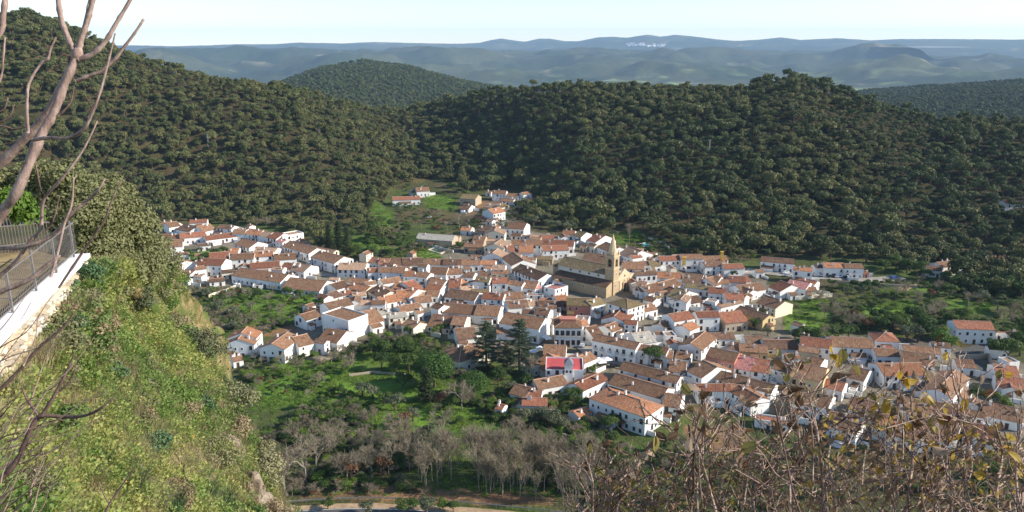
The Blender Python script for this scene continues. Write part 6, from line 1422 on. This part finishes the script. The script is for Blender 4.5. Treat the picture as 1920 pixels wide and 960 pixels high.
# ---- shrubs on the slope
SHRUB = {'olive': OLIVEL, 'dark': FENN, 'green': HERB, 'pale': leaf_mat('pale_shrub', [(0.16, 0.17, 0.085), (0.22, 0.22, 0.11), (0.28, 0.26, 0.14)], 0.25)}
for px, py, rad, kd, lab in ((382, 690, 1.95, 'olive', 'olive green bush on the outer edge of the cliff slope'), (168, 545, 0.98, 'dark', 'round blue green fennel clump under the wall end'), (215, 560, 1.04, 'green', 'green bush beside the fennel under the wall end'), (250, 590, 1.30, 'olive', 'olive bush in the upper middle of the slope'),
                             (120, 640, 0.65, 'dark', 'fennel clump against the stone wall'), (205, 720, 0.72, 'dark', 'fennel clump in the middle of the slope, left'), (330, 770, 0.98, 'green', 'fresh green bush in the centre of the slope'), (285, 860, 0.78, 'dark', 'dark fennel clump low on the slope'), (415, 860, 1.04, 'pale', 'pale bush beside the white rock'), (300, 520, 1.56, 'pale', 'pale bush at the far top of the slope'),
                             (440, 770, 1.43, 'pale', 'straw green bush on the lower outer edge'), (340, 650, 1.17, 'green', 'green bush above the middle edge'), (120, 560, 0.65, 'dark', 'small fennel by the wall cap'), (380, 770, 0.65, 'dark', 'small dark bush with yellow weeds around it'), (500, 900, 1.30, 'pale', 'dry pale bush above the road at the edge'), (225, 655, 0.78, 'green', 'green clump left of the rocky patch')):
    p = on_cliff(px, py); T = thing('shrub', lab, 'shrub', tuple(p), random.random() * 6)
    V, Fq = leaf_cloud(r, [(0, 0, rad * 0.55, rad * 0.6)] + [(r.uniform(-.6, .6) * rad, r.uniform(-.6, .6) * rad, rad * r.uniform(0.2, 0.8), rad * r.uniform(0.3, 0.45)) for _ in range(6)], int(1500 * (0.6 + rad)), 0.06, 0.85, 0.5)
    add('foliage', mesh_np('foliage', V, Fq, [SHRUB[kd]]), T)
    m = MB()
    for k in range(4): m.tube([(0, 0, -0.2), (r.uniform(-.4, .4) * rad, r.uniform(-.4, .4) * rad, rad * 0.8)], [0.03, 0.01], 4)
    m.build('stem', BARK, T)
# ---- rocks breaking through
ROCK = NT('limestone'); p = pos(ROCK); a = ROCK.noise(1.3, 8, 0.75, p); b = ROCK.noise(7, 5, 0.7, p)
cc = ROCK.ramp(a, [(0.32, (0.12, 0.09, 0.065)), (0.5, (0.26, 0.20, 0.145)), (0.68, (0.44, 0.37, 0.30))]); cc = ROCK.mix(0.6, cc, ROCK.ramp(b, [(0.3, (0.5, 0.5, 0.5)), (0.7, (1.3, 1.3, 1.3))]), 'MULTIPLY'); ROCK.color(cc); ROCK.rough(0.9, 0.15); ROCK.bump(b, 0.9, 0.1)
def rock(px, py, sx, sy, sz, lab, seed):
    p = on_cliff(px, py); rr = np.random.default_rng(seed); n = 26; V = []; Fq = []
    for i in range(n + 1):
        th = math.pi * i / n
        for j in range(n):
            ph = 2 * math.pi * j / n; V.append((math.sin(th) * math.cos(ph), math.sin(th) * math.sin(ph), math.cos(th)))
    V = np.array(V); d = 1 + 0.35 * fbm(V[:, 0] * 1.7 + seed, V[:, 1] * 1.7 + V[:, 2] * 1.3, seed, 4) + 0.12 * np.round(fbm(V[:, 0] * 3 + seed, V[:, 2] * 3 + V[:, 1], seed + 5, 3) * 3)
    V = V * d[:, None] * np.array([sx, sy, sz])
    for i in range(n):
        for j in range(n): Fq.append((i * n + j, (i + 1) * n + j, (i + 1) * n + (j + 1) % n, i * n + (j + 1) % n))
    o = add('rock', mesh_np('rock', V, Fq, [ROCK.mat]), None, tuple(p + Vector((-sx * 0.1, -sx * 0.15, -sz * 0.35))), rr.uniform(0, 6)); tag(o, lab, 'rock')
rock(486, 938, 0.7, 0.6, 1.9, 'tall white limestone crag at the foot of the slope edge', 3); rock(398, 850, 0.6, 0.5, 1.2, 'pinkish rock face low on the slope', 8); rock(452, 812, 0.75, 0.6, 1.3, 'pale rock on the outer edge beside the pale bush', 14)
rock(440, 850, 0.55, 0.5, 1.3, 'narrow pale crag between the bushes at the edge', 21); rock(260, 720, 0.6, 0.5, 0.35, 'flat tan rock patch in the middle of the slope', 26); rock(325, 618, 0.6, 0.5, 0.4, 'tan rock ledge high on the outer edge', 31); rock(180, 845, 0.35, 0.3, 0.25, 'small tan rock at the lower left of the slope', 37); rock(355, 645, 0.4, 0.4, 0.6, 'pink rock step on the upper edge', 44); rock(250, 870, 0.4, 0.35, 0.3, 'small reddish rock amid the weeds', 51)

# ---- stone wall with white coping and iron railing
WZ = 123.0
W0 = at_z(-150, 775, WZ); W1 = at_z(166, 474, WZ)
wd = (W1 - W0); WL = wd.length; wd.normalize(); win_ = Vector((-wd.y, wd.x, 0))      # towards the terrace
wl_ = thing('retaining_wall', 'rubble stone retaining wall with white painted coping at the lookout', 'wall', tuple(W0 - Vector((0, 0, 2.2))), math.atan2(wd.y, wd.x))
COPE = wall_mat('coping_limewash', (0.84, 0.83, 0.8), (0.5, 0.47, 0.42), 0.5)
MORT = plain('mortar', (0.40, 0.34, 0.26), 0.95, 0.1, 0.3, 6)
m = MB(); m.box(0, 0.08, -1.6, WL, 0.45, 2.05); m.build('core', MORT, wl_)
x = 0.0
while x < WL - 0.1:
    L = min(random.uniform(1.4, 2.2), WL - x); m = MB(); m.box(x, -0.06 + random.uniform(-.015, .015), 2.05, x + L - 0.012, 0.46, 2.2 + random.uniform(-.012, .012)); m.build('coping_slab', COPE, wl_); x += L
STONES = [plain('stone_%d' % i, c, 0.95, 0.1, 0.35, 5) for i, c in enumerate(((0.46, 0.36, 0.25), (0.36, 0.28, 0.19), (0.55, 0.45, 0.33), (0.30, 0.25, 0.19), (0.44, 0.40, 0.34)))]
SM = []
for i in range(10):
    rr = np.random.default_rng(100 + i); k = 9; V = [(0, -0.10, 0)]
    ring = [(math.cos(6.283 * j / k) * rr.uniform(0.86, 1.1), math.sin(6.283 * j / k) * rr.uniform(0.86, 1.1)) for j in range(k)]
    V += [(a * 0.7, -0.08 * rr.uniform(0.7, 1.3), b * 0.7) for a, b in ring] + [(a, 0.0, b) for a, b in ring] + [(a, 0.12, b) for a, b in ring]
    fs = [(0, 1 + j, 1 + (j + 1) % k) for j in range(k)] + [(1 + j, 1 + k + j, 1 + k + (j + 1) % k, 1 + (j + 1) % k) for j in range(k)] + [(1 + k + j, 1 + 2 * k + j, 1 + 2 * k + (j + 1) % k, 1 + k + (j + 1) % k) for j in range(k)]
    SM.append(mesh_from('stone', V, fs, [STONES[i % 5]]))
zz = 1.88; cnt = 0
while zz > -0.9 and cnt < 298:
    hh = random.uniform(0.16, 0.24); x = random.uniform(0, 0.3)
    while x < WL and cnt < 298:
        w = random.uniform(0.2, 0.46)
        if x > WL * 0.25 or random.random() < 0.25:
            add('stone', random.choice(SM), wl_, (x + w / 2, 0.075, zz - hh / 2 + random.uniform(-.03, .03)), None, (w / 2 * 0.98, random.uniform(0.8, 1.3), hh / 2 * 1.02)).rotation_euler = (0, random.uniform(-.2, .2), 0); cnt += 1
        x += w
    zz -= hh
rl = thing('iron_railing', 'dark iron railing with close upright bars on the white coping', 'railing', tuple(W0), math.atan2(wd.y, wd.x))
RUSTI = plain('railing_iron', (0.17, 0.15, 0.14), 0.6, 0.4, 0.3, 4)
bm_ = MB(); bm_.box(-0.006, -0.006, 0.1, 0.006, 0.006, 1.12); BARMESH = bm_.mesh('bar', [RUSTI]); pmm = MB(); pmm.box(-0.03, -0.03, 0, 0.03, 0.03, 1.25); PM2 = pmm.mesh('post', [RUSTI])
xx = WL * 0.18; k = 0
while xx < WL - 0.05:
    if k % 16 == 0: add('post', PM2, rl, (xx, 0.34, 0))
    else: add('bar', BARMESH, rl, (xx, 0.34, 0))
    xx += 0.125; k += 1
for z in (0.12, 1.1):
    m = MB(); m.box(0, 0.32, z, WL, 0.36, z + 0.03); m.build('rail', RUSTI, rl)
# terrace behind the railing
m = MB(); a = W0 + win_ * 0.4; b = W1 + win_ * 0.4
TERR = plain('terrace_earth', (0.25, 0.18, 0.09), 0.95, 0.1, 0.5, 1.2)
m.poly([tuple(v + Vector((0, 0, -0.25))) for v in (a, b, b + win_ * 3 + wd * 3, b + win_ * 14 + wd * 5, a + win_ * 20)]); tq = m.build('terrace_ground', TERR); tag(tq, kind='structure')
# ---- a second, farther railing panel and the big olive at the wall's end
p0 = at_d(2, 462, 33); f2 = thing('iron_gate', 'tall dark iron gate panel beyond the terrace at the left edge', 'gate', tuple(p0), 0.5)
for i in range(16):
    m = MB(); m.box(i * 0.1 - 0.01, -0.01, -0.3, i * 0.1 + 0.01, 0.01, 1.35); m.build('bar', RUSTI, f2)
for z in (0.0, 0.7, 1.3):
    m = MB(); m.box(-0.05, -0.02, z, 1.6, 0.02, z + 0.04); m.build('rail', RUSTI, f2)
OLV = leaf_mat('big_olive_leaves', [(0.095, 0.108, 0.042), (0.145, 0.155, 0.06), (0.205, 0.205, 0.09)], 0.3, 0.6, 0.8)
base = at_d(232, 560, 37); ot = thing('olive_tree', 'big fine-leaved olive tree crowding the end of the lookout wall', 'tree', tuple(base))
lob = []
for px, py, rp, d in ((150, 400, 78, 35), (215, 432, 78, 36), (262, 478, 55, 37), (245, 520, 52, 36), (90, 372, 62, 36), (30, 372, 58, 37), (-30, 370, 60, 37), (190, 370, 52, 37), (120, 340, 40, 37), (180, 470, 62, 34.5), (215, 505, 55, 35), (60, 345, 40, 38), (285, 515, 32, 37), (268, 430, 34, 37)):
    q = at_d(px, py, d) - base; lob.append((q.x, q.y, q.z, rp * d / F * 1.03))
lob0 = list(lob)
for l_ in lob0:
    for _ in range(7):
        d_ = r.normal(size=3); d_ /= np.linalg.norm(d_); d_[2] = abs(d_[2]) * 0.9 - 0.15; q_ = l_[3] * r.uniform(0.8, 1.06); lob.append((l_[0] + d_[0] * q_, l_[1] + d_[1] * q_, l_[2] + d_[2] * q_, l_[3] * r.uniform(0.14, 0.34)))
lob = [(a_, b_, c_, d_ * (0.86 if i_ < len(lob0) else 1.0)) for i_, (a_, b_, c_, d_) in enumerate(lob)]
V, Fq = leaf_cloud(r, lob, 52000, 0.072, 0.95, 0.35)
lob = lob0; add('crown', mesh_np('crown', V, Fq, [OLV]), ot)
m = MB()
m.tube([(0, 0, -1.2), (-0.2, 0, 0.6), (-0.8, 0.1, 2.0)], [0.3, 0.25, 0.18], 7)
for l_ in lob: m.tube([(-0.8, 0.1, 1.8), ((l_[0] - 0.8) / 2, l_[1] / 2, (l_[2] + 1.8) / 2 + 0.2), l_[:3]], [0.14, 0.09, 0.04], 5)
m.build('trunk', BARK, ot)
ys = thing('shrub', 'yellow green shrub between the olive tree and the iron gate', 'shrub', tuple(at_d(30, 440, 31)))
V, Fq = leaf_cloud(r, [(0, 0, 1.0, 0.7), (0.5, 0, 0.6, 0.5), (-0.6, 0, 0.8, 0.6)], 2600, 0.09, 0.9, 0.4); add('foliage', mesh_np('foliage', V, Fq, [BRIGHTL]), ys)

# ---- twigs: smooth tubes through points in front of the lens
def smooth_path(P, R_, n=5):
    Q = []; S_ = []
    for i in range(len(P) - 1):
        p0, p1, p2, p3 = P[max(i - 1, 0)], P[i], P[i + 1], P[min(i + 2, len(P) - 1)]
        for k in range(n):
            f = k / n
            Q.append(0.5 * ((2 * p1) + (p2 - p0) * f + (2 * p0 - 5 * p1 + 4 * p2 - p3) * f * f + (3 * p1 - p0 - 3 * p2 + p3) * f ** 3)); S_.append((R_[i] + (R_[i + 1] - R_[i]) * f) * random.uniform(0.93, 1.08))
    Q.append(P[-1]); S_.append(R_[-1]); return Q, S_
def bark_mat(name, lo, hi, scl=26):
    t = NT(name); o = objc(t); mp = t.new('ShaderNodeMapping'); mp.inputs['Scale'].default_value = (1, 1, 0.35); t.link(o, mp.inputs['Vector'])
    a = t.noise(scl, 6, 0.7, mp.outputs[0]); b = t.noise(scl * 6, 3, 0.6, o)
    c = t.ramp(a, [(0.32, lo), (0.66, hi)]); c = t.mix(0.5, c, t.ramp(b, [(0.3, (0.6, 0.6, 0.6)), (0.7, (1.25, 1.25, 1.25))]), 'MULTIPLY'); t.color(c); t.rough(0.75, 0.25); t.bump(a, 0.6, 0.01); return t.mat
NEARB = bark_mat('young_bark', (0.15, 0.09, 0.07), (0.41, 0.295, 0.245))
DARKB = bark_mat('dark_twig_bark', (0.06, 0.036, 0.03), (0.19, 0.12, 0.095))
PALEB = bark_mat('pale_twig_bark', (0.18, 0.11, 0.082), (0.44, 0.315, 0.24))
bt = thing('bare_branching_tree', 'leafless tree with reddish grey branches reaching across the upper left corner', 'tree', tuple(at_s(-260, 1000, 3.6)))
def branch(pts, parent, name, mat, sides=7, buds=True, s_default=3.3):
    P = [at_s(q[0], q[1], q[3] if len(q) > 3 else s_default) for q in pts]; Rr = [q[2] * (0.76 if parent is bt else 0.84) * (q[3] if len(q) > 3 else s_default) / F for q in pts]
    Q, S_ = smooth_path(P, Rr, 6); o = parent.location
    if buds:
        for i in range(4, len(S_) - 1, 5): S_[i] *= 1.22
    m = MB(); m.tube([q - o for q in Q], S_, sides)
    if buds:
        e = Q[-1] - o; d = (Q[-1] - Q[-2]).normalized(); m.tube([e - d * S_[-1], e + d * S_[-1] * 1.2, e + d * S_[-1] * 3.4], [S_[-1], S_[-1] * 1.5, S_[-1] * 0.15], 6)
    return m.build(name, mat, parent, True)
NB = [([(-260, 1000, 26, 3.6), (-160, 760, 20, 3.5), (-60, 520, 15, 3.4), (0, 405, 12, 3.35), (30, 362, 11.5), (75, 258, 11), (100, 213, 10), (124, 152, 9.5), (143, 105, 9)], 'trunk'),
      ([(-260, 1000, 26, 3.6), (-200, 640, 18, 3.55), (-90, 400, 12, 3.5), (0, 308, 10, 3.45), (56, 250, 9.5, 3.42), (88, 212, 8.5, 3.4), (120, 152, 8, 3.36), (140, 108, 8)], 'limb'),
      ([(143, 105, 8.5), (128, 72, 7), (114, 32, 6), (108, -10, 5.5), (100, -60, 5)], 'branch'), ([(145, 104, 7.5), (153, 72, 6.5), (164, 40, 6), (174, 2, 5.5), (185, -50, 5)], 'branch'), ([(150, 82, 4.5), (160, 40, 4.5), (170, -6, 4)], 'branch'),
      ([(148, 112, 7), (172, 102, 6.5), (196, 80, 5.5), (220, 40, 5), (246, -4, 4.2), (260, -40, 4)], 'branch'), ([(142, 152, 5), (168, 142, 4.5), (190, 133, 4.2), (216, 110, 4), (236, 84, 3.5), (254, 60, 3), (267, 40, 2.6)], 'branch'),
      ([(52, 248, 4.5, 3.25), (50, 205, 4, 3.2), (54, 158, 3.5, 3.2), (76, 120, 3.3, 3.2), (90, 110, 3.5, 3.2), (94, 94, 3, 3.2), (103, 74, 2.2, 3.2)], 'branch'),
      ([(62, 262, 5, 3.25), (95, 258, 4.5, 3.2), (126, 259, 4, 3.15), (158, 240, 3.8, 3.12), (178, 200, 3.5, 3.1), (190, 165, 3.2, 3.1), (200, 128, 2.8, 3.1), (208, 96, 2.4, 3.1), (215, 66, 1.8, 3.1)], 'branch'),
      ([(-30, 90, 8), (0, 62, 7), (6, 30, 6.5), (12, -20, 6)], 'branch'), ([(-20, 180, 3.5), (2, 145, 3), (6, 108, 2.6), (9, 74, 2)], 'twig'), ([(-40, 240, 2.5), (0, 236, 2.2), (28, 242, 2), (52, 236, 1.8)], 'twig'), ([(-10, 214, 2.2), (8, 204, 2), (14, 186, 1.6)], 'twig'), ([(-6, 232, 2.4), (18, 218, 2), (26, 198, 1.6)], 'twig'),
      ([(110, 216, 3), (122, 205, 2.6), (134, 188, 2.2), (138, 164, 1.6)], 'twig'), ([(165, 220, 2), (172, 202, 1.8), (162, 184, 1.4)], 'twig'), ([(130, 140, 2), (128, 120, 1.8), (134, 104, 1.5)], 'twig'),
      ([(-80, 470, 6, 3.9), (0, 466, 5.5, 3.85), (50, 462, 5, 3.8), (100, 440, 4.8, 3.8), (134, 400, 4.2, 3.75), (165, 376, 3.5, 3.75), (185, 355, 2.8, 3.7), (195, 338, 2, 3.7)], 'branch'),
      ([(-60, 560, 5, 3.9), (20, 500, 4.5, 3.85), (54, 455, 4.2, 3.8), (76, 428, 4, 3.8), (82, 375, 3.8, 3.75), (116, 335, 3.4, 3.7), (150, 290, 2.8, 3.7), (168, 258, 2.2, 3.7), (181, 230, 1.6, 3.7)], 'branch'), ([(80, 372, 2.4, 3.75), (74, 345, 2.2, 3.7), (66, 303, 1.5, 3.7)], 'twig'),
      ([(95, 520, 3.8, 3.6), (108, 475, 3.4, 3.6), (120, 422, 3.2, 3.6), (134, 384, 2.8, 3.6), (138, 336, 1.8, 3.6)], 'branch'), ([(110, 540, 3, 3.6), (150, 480, 2.8, 3.6), (178, 440, 2.4, 3.6), (198, 408, 2.2, 3.6), (214, 364, 1.8, 3.6), (226, 341, 1.5, 3.6)], 'branch'), ([(84, 436, 2.2, 3.8), (100, 412, 2, 3.8), (111, 370, 1.4, 3.8)], 'twig'),
      ([(-80, 590, 7, 3.4), (0, 548, 6, 3.4), (52, 526, 5.4, 3.4), (84, 500, 4.6, 3.4), (106, 484, 3.6, 3.4)], 'branch')]
for pts, nm in NB: branch(pts, bt, nm, NEARB if pts[0][2] > 3.2 else DARKB, 9 if pts[0][2] > 6 else 6)
# dry bush at the lower left
db = thing('dry_bush', 'dead-looking bush of dark crooked stems and pale twigs at the lower left', 'bush', tuple(at_s(-120, 1050, 4.2)))
for pts in ([(-60, 960, 9, 4), (0, 900, 7, 4), (34, 860, 6, 4), (60, 800, 5.5, 4), (78, 780, 5, 4), (120, 782, 4, 4), (156, 780, 3.5, 3.95), (185, 768, 2.6, 3.9), (210, 748, 1.6, 3.9)], [(78, 780, 4.5, 4), (100, 745, 4, 4), (116, 715, 3.5, 4), (128, 690, 3, 4), (138, 668, 2, 4)], [(74, 784, 3, 4), (60, 762, 2.6, 4), (48, 744, 2, 4), (42, 728, 1.4, 4)], [(-40, 760, 5, 4.2), (0, 730, 4.2, 4.2), (40, 690, 3.8, 4.2), (75, 650, 3.2, 4.2), (110, 622, 2.6, 4.2), (138, 590, 1.8, 4.2)], [(110, 735, 2.6, 4), (130, 716, 2.2, 4), (142, 690, 1.6, 4)],
            [(190, 980, 2.6, 4), (205, 945, 2.3, 4), (232, 905, 1.8, 4), (250, 880, 1.2, 4)], [(205, 945, 1.8, 4), (196, 930, 1.5, 4), (186, 905, 1, 4)]):
    branch(pts, db, 'stem', DARKB, 6)
rt = np.random.default_rng(88)
for i in range(70):
    x0 = rt.uniform(-80, 60); y0 = rt.uniform(680, 1000); a = rt.uniform(-1.25, -0.05); l = rt.uniform(60, 190); s = rt.uniform(3.7, 4.6); pts = []
    for k in range(4):
        f = k / 3; pts.append((x0 + math.cos(a) * l * f + rt.normal() * 5, y0 + math.sin(a) * l * f + rt.normal() * 5 - 12 * f * f, (1.9 - 1.3 * f) * rt.uniform(0.7, 1.2), s))
    branch(pts, db, 'twig', PALEB if rt.random() < 0.7 else DARKB, 4, False)
# leafy winter bush across the lower right
rb = thing('winter_bush', 'twiggy bush with curled brown and yellow leaves across the lower right corner', 'bush', tuple(at_s(1560, 1350, 3.6)))
tips = []
def stem(x, y, a, l, rad, s, depth):
    pts = []; k = 4
    ymin = 800 - 150 * math.exp(-((x - 1640) / 170.0) ** 2) - 90 * math.exp(-((x - 1400) / 120.0) ** 2) - (70 if x > 1750 else 0) + (50 if x < 1220 else 0)
    l = min(l, max(18.0, (y - ymin) / max(0.25, math.sin(a))))
    for i in range(k + 1):
        f = i / k; pts.append((x + math.cos(a) * l * f + rt.normal() * l * 0.025, y - math.sin(a) * l * f + rt.normal() * l * 0.025, rad * (1 - 0.45 * f), s + 0.25 * f * rt.normal()))
    nm = 'stem' if depth == 0 else 'branch' if depth == 1 else 'twig'
    branch(pts, rb, nm, PALEB if rt.random() < 0.72 else DARKB, 6 if depth == 0 else 4, depth == 0)
    tips.append((pts, depth))
    if depth < 2:
        for i in range(3 if depth == 0 else 2):
            j = rt.integers(2, k + 1); q = pts[j]
            stem(q[0], q[1], a + rt.choice([-1, 1]) * rt.uniform(0.25, 0.85), l * rt.uniform(0.4, 0.7), rad * 0.6, q[3], depth + 1)
for i in range(100):
    x = rt.uniform(1080, 2010); s = rt.uniform(2.8, 4.4)
    topy = 836 - 175 * math.exp(-((x - 1640) / 150.0) ** 2) - 60 * math.exp(-((x - 1330) / 70.0) ** 2) + (45 if x < 1220 else 0) - (30 if x > 1800 else 0)
    tall = rt.random() < 0.4
    y0 = 1040 + rt.uniform(-30, 50); l = (y0 - topy) * (rt.uniform(0.75, 0.98) if tall else rt.uniform(0.32, 0.62))
    stem(x, y0, math.pi / 2 + rt.normal() * (0.22 if tall else 0.42), l, rt.uniform(2.4, 4.2) if tall else rt.uniform(1.6, 3.2), s, 0)
LEAFM = [leaf_mat('leaf_brown', [(0.085, 0.045, 0.025), (0.15, 0.085, 0.045), (0.24, 0.155, 0.09)], 0.3, 0.6, 4), leaf_mat('leaf_yellow', [(0.36, 0.21, 0.03), (0.48, 0.30, 0.04), (0.38, 0.27, 0.06)], 0.4, 0.5, 4), leaf_mat('leaf_tan', [(0.34, 0.23, 0.15), (0.44, 0.32, 0.22), (0.25, 0.15, 0.09)], 0.35, 0.6, 4), leaf_mat('leaf_olive', [(0.14, 0.12, 0.04), (0.2, 0.17, 0.05), (0.26, 0.2, 0.06)], 0.35, 0.6, 4)]
LM = []
for mi_, mat in enumerate(LEAFM):
    for v in range(3):
        rr = np.random.default_rng(300 + mi_ * 7 + v); m = MB(); curl = rr.uniform(0.2, 0.9); nS = 6; Ls = []
        for i in range(nS + 1):
            f = i / nS; w = 0.34 * math.sin(math.pi * min(1, f * 0.92 + 0.06)) ** 0.8; z = -curl * f * f * 0.5
            Ls.append([(f, -w, z + 0.18 * curl * (w / 0.34)), (f, -w * 0.5, z + 0.05), (f, 0, z), (f, w * 0.5, z + 0.05), (f, w, z + 0.18 * curl * (w / 0.34))])
        for i in range(nS):
            for j in range(4): m.quad(Ls[i][j], Ls[i][j + 1], Ls[i + 1][j + 1], Ls[i + 1][j])
        m.tube([(-0.35, 0, 0.08), (0, 0, 0), (0.9, 0, -curl * 0.4)], [0.018, 0.02, 0.008], 4)
        LM.append((mi_, m.mesh('leaf', [mat])))
cand = []
for pts, dp in tips:
    for q in pts[2:]:
        if 1080 < q[0] < 1930 and 630 < q[1] < 900 and (dp > 0 or rt.random() < 0.5): cand.append(q)
rt.shuffle(cand)
wt = [c for c in cand if rt.random() < (0.35 + 0.65 * min(1, max(0, (c[0] - 1250) / 350)))]
nleaf = 0
for q in wt:
    for _ in range(rt.integers(1, 3)):
        if nleaf >= 298: break
        yel = q[0] > 1560 and rt.random() < 0.42
        kk = 1 if yel else int(rt.choice([0, 0, 0, 2, 3]))
        me = [l for k, l in LM if k == kk][rt.integers(0, 3)]
        p = at_s(q[0] + rt.normal() * 5, q[1] + rt.normal() * 5, q[3] - 0.02); o = add('leaf', me, rb, tuple(p - rb.location)); sc = rt.uniform(0.034, 0.058); o.scale = (sc, sc, sc); o.rotation_euler = tuple(rt.uniform(0, 6.28, 3)); nleaf += 1
# the thicket of finest twigs and shrivelled leaves, too many to pick apart
m = MB(); o = rb.location
for i in range(480):
    x = rt.uniform(1075, 1960); lim = 858 - 95 * math.exp(-((x - 1650) / 190.0) ** 2) + (40 if x < 1230 else 0); y = lim + (1000 - lim) * rt.random() ** 0.8; a = rt.uniform(0.2, 2.9); l = rt.uniform(35, 120); s = rt.uniform(2.9, 4.6); c = rt.normal() * 8
    P = [at_s(x, y, s) - o, at_s(x + math.cos(a) * l * 0.5 + c, y - math.sin(a) * l * 0.5, s + 0.05) - o, at_s(x + math.cos(a) * l, y - math.sin(a) * l, s + 0.1 * rt.normal()) - o]
    k = s / F; m.tube(P, [1.25 * k, 1.0 * k, 0.5 * k], 3, 0 if rt.random() < 0.6 else 1, False)
ft = m.build('fine_twigs', [PALEB, DARKB], rb); ft['kind'] = 'stuff'
m = MB()
for i in range(1500):
    x = rt.uniform(1120, 1960); lim = 850 - 110 * math.exp(-((x - 1680) / 200.0) ** 2) + (40 if x < 1300 else 0); y = lim + (990 - lim) * rt.random(); s = rt.uniform(2.9, 4.6); p = at_s(x, y, s) - o; d = Vector(rt.normal(size=3)).normalized(); w = d.cross(Vector(rt.normal(size=3))).normalized(); n_ = d.cross(w); q = rt.uniform(11, 22) * s / F; mi_ = int(rt.choice(4, p=[0.5, 0.16 if x > 1500 else 0.02, 0.2, 0.14 if x > 1500 else 0.28]))
    a_, b_, c_, e_, f_ = p, p + d * q * 0.5 + w * q * 0.32, p + d * q - n_ * q * 0.2, p + d * q * 0.5 - w * q * 0.32, p + d * q * 0.5 - n_ * q * 0.12
    m.poly([tuple(a_), tuple(b_), tuple(f_)], mi_); m.poly([tuple(b_), tuple(c_), tuple(f_)], mi_); m.poly([tuple(c_), tuple(e_), tuple(f_)], mi_); m.poly([tuple(e_), tuple(a_), tuple(f_)], mi_)
fl = m.build('shrivelled_leaves', LEAFM, rb); fl['kind'] = 'stuff'
print('LEAVES', nleaf, len(wt))
# ================================================================== the air: pale blue haze over the whole valley
mb = MB()
mb.box(-27000, -60, -1100, 27000, 27000, 620)
t = NT('haze_air')
t.n.remove(t.b)
pv = t.new('ShaderNodeVolumePrincipled')
pv.inputs['Color'].default_value = (0.5, 0.72, 1.0, 1)
pv.inputs['Density'].default_value = 0.000034
pv.inputs['Anisotropy'].default_value = 0.0
t.link(pv.outputs[0], t.out.inputs['Volume'])
hz = mb.build('haze', t.mat)
tag(hz, 'pale blue haze hanging over the far valley', 'haze', kind='stuff')
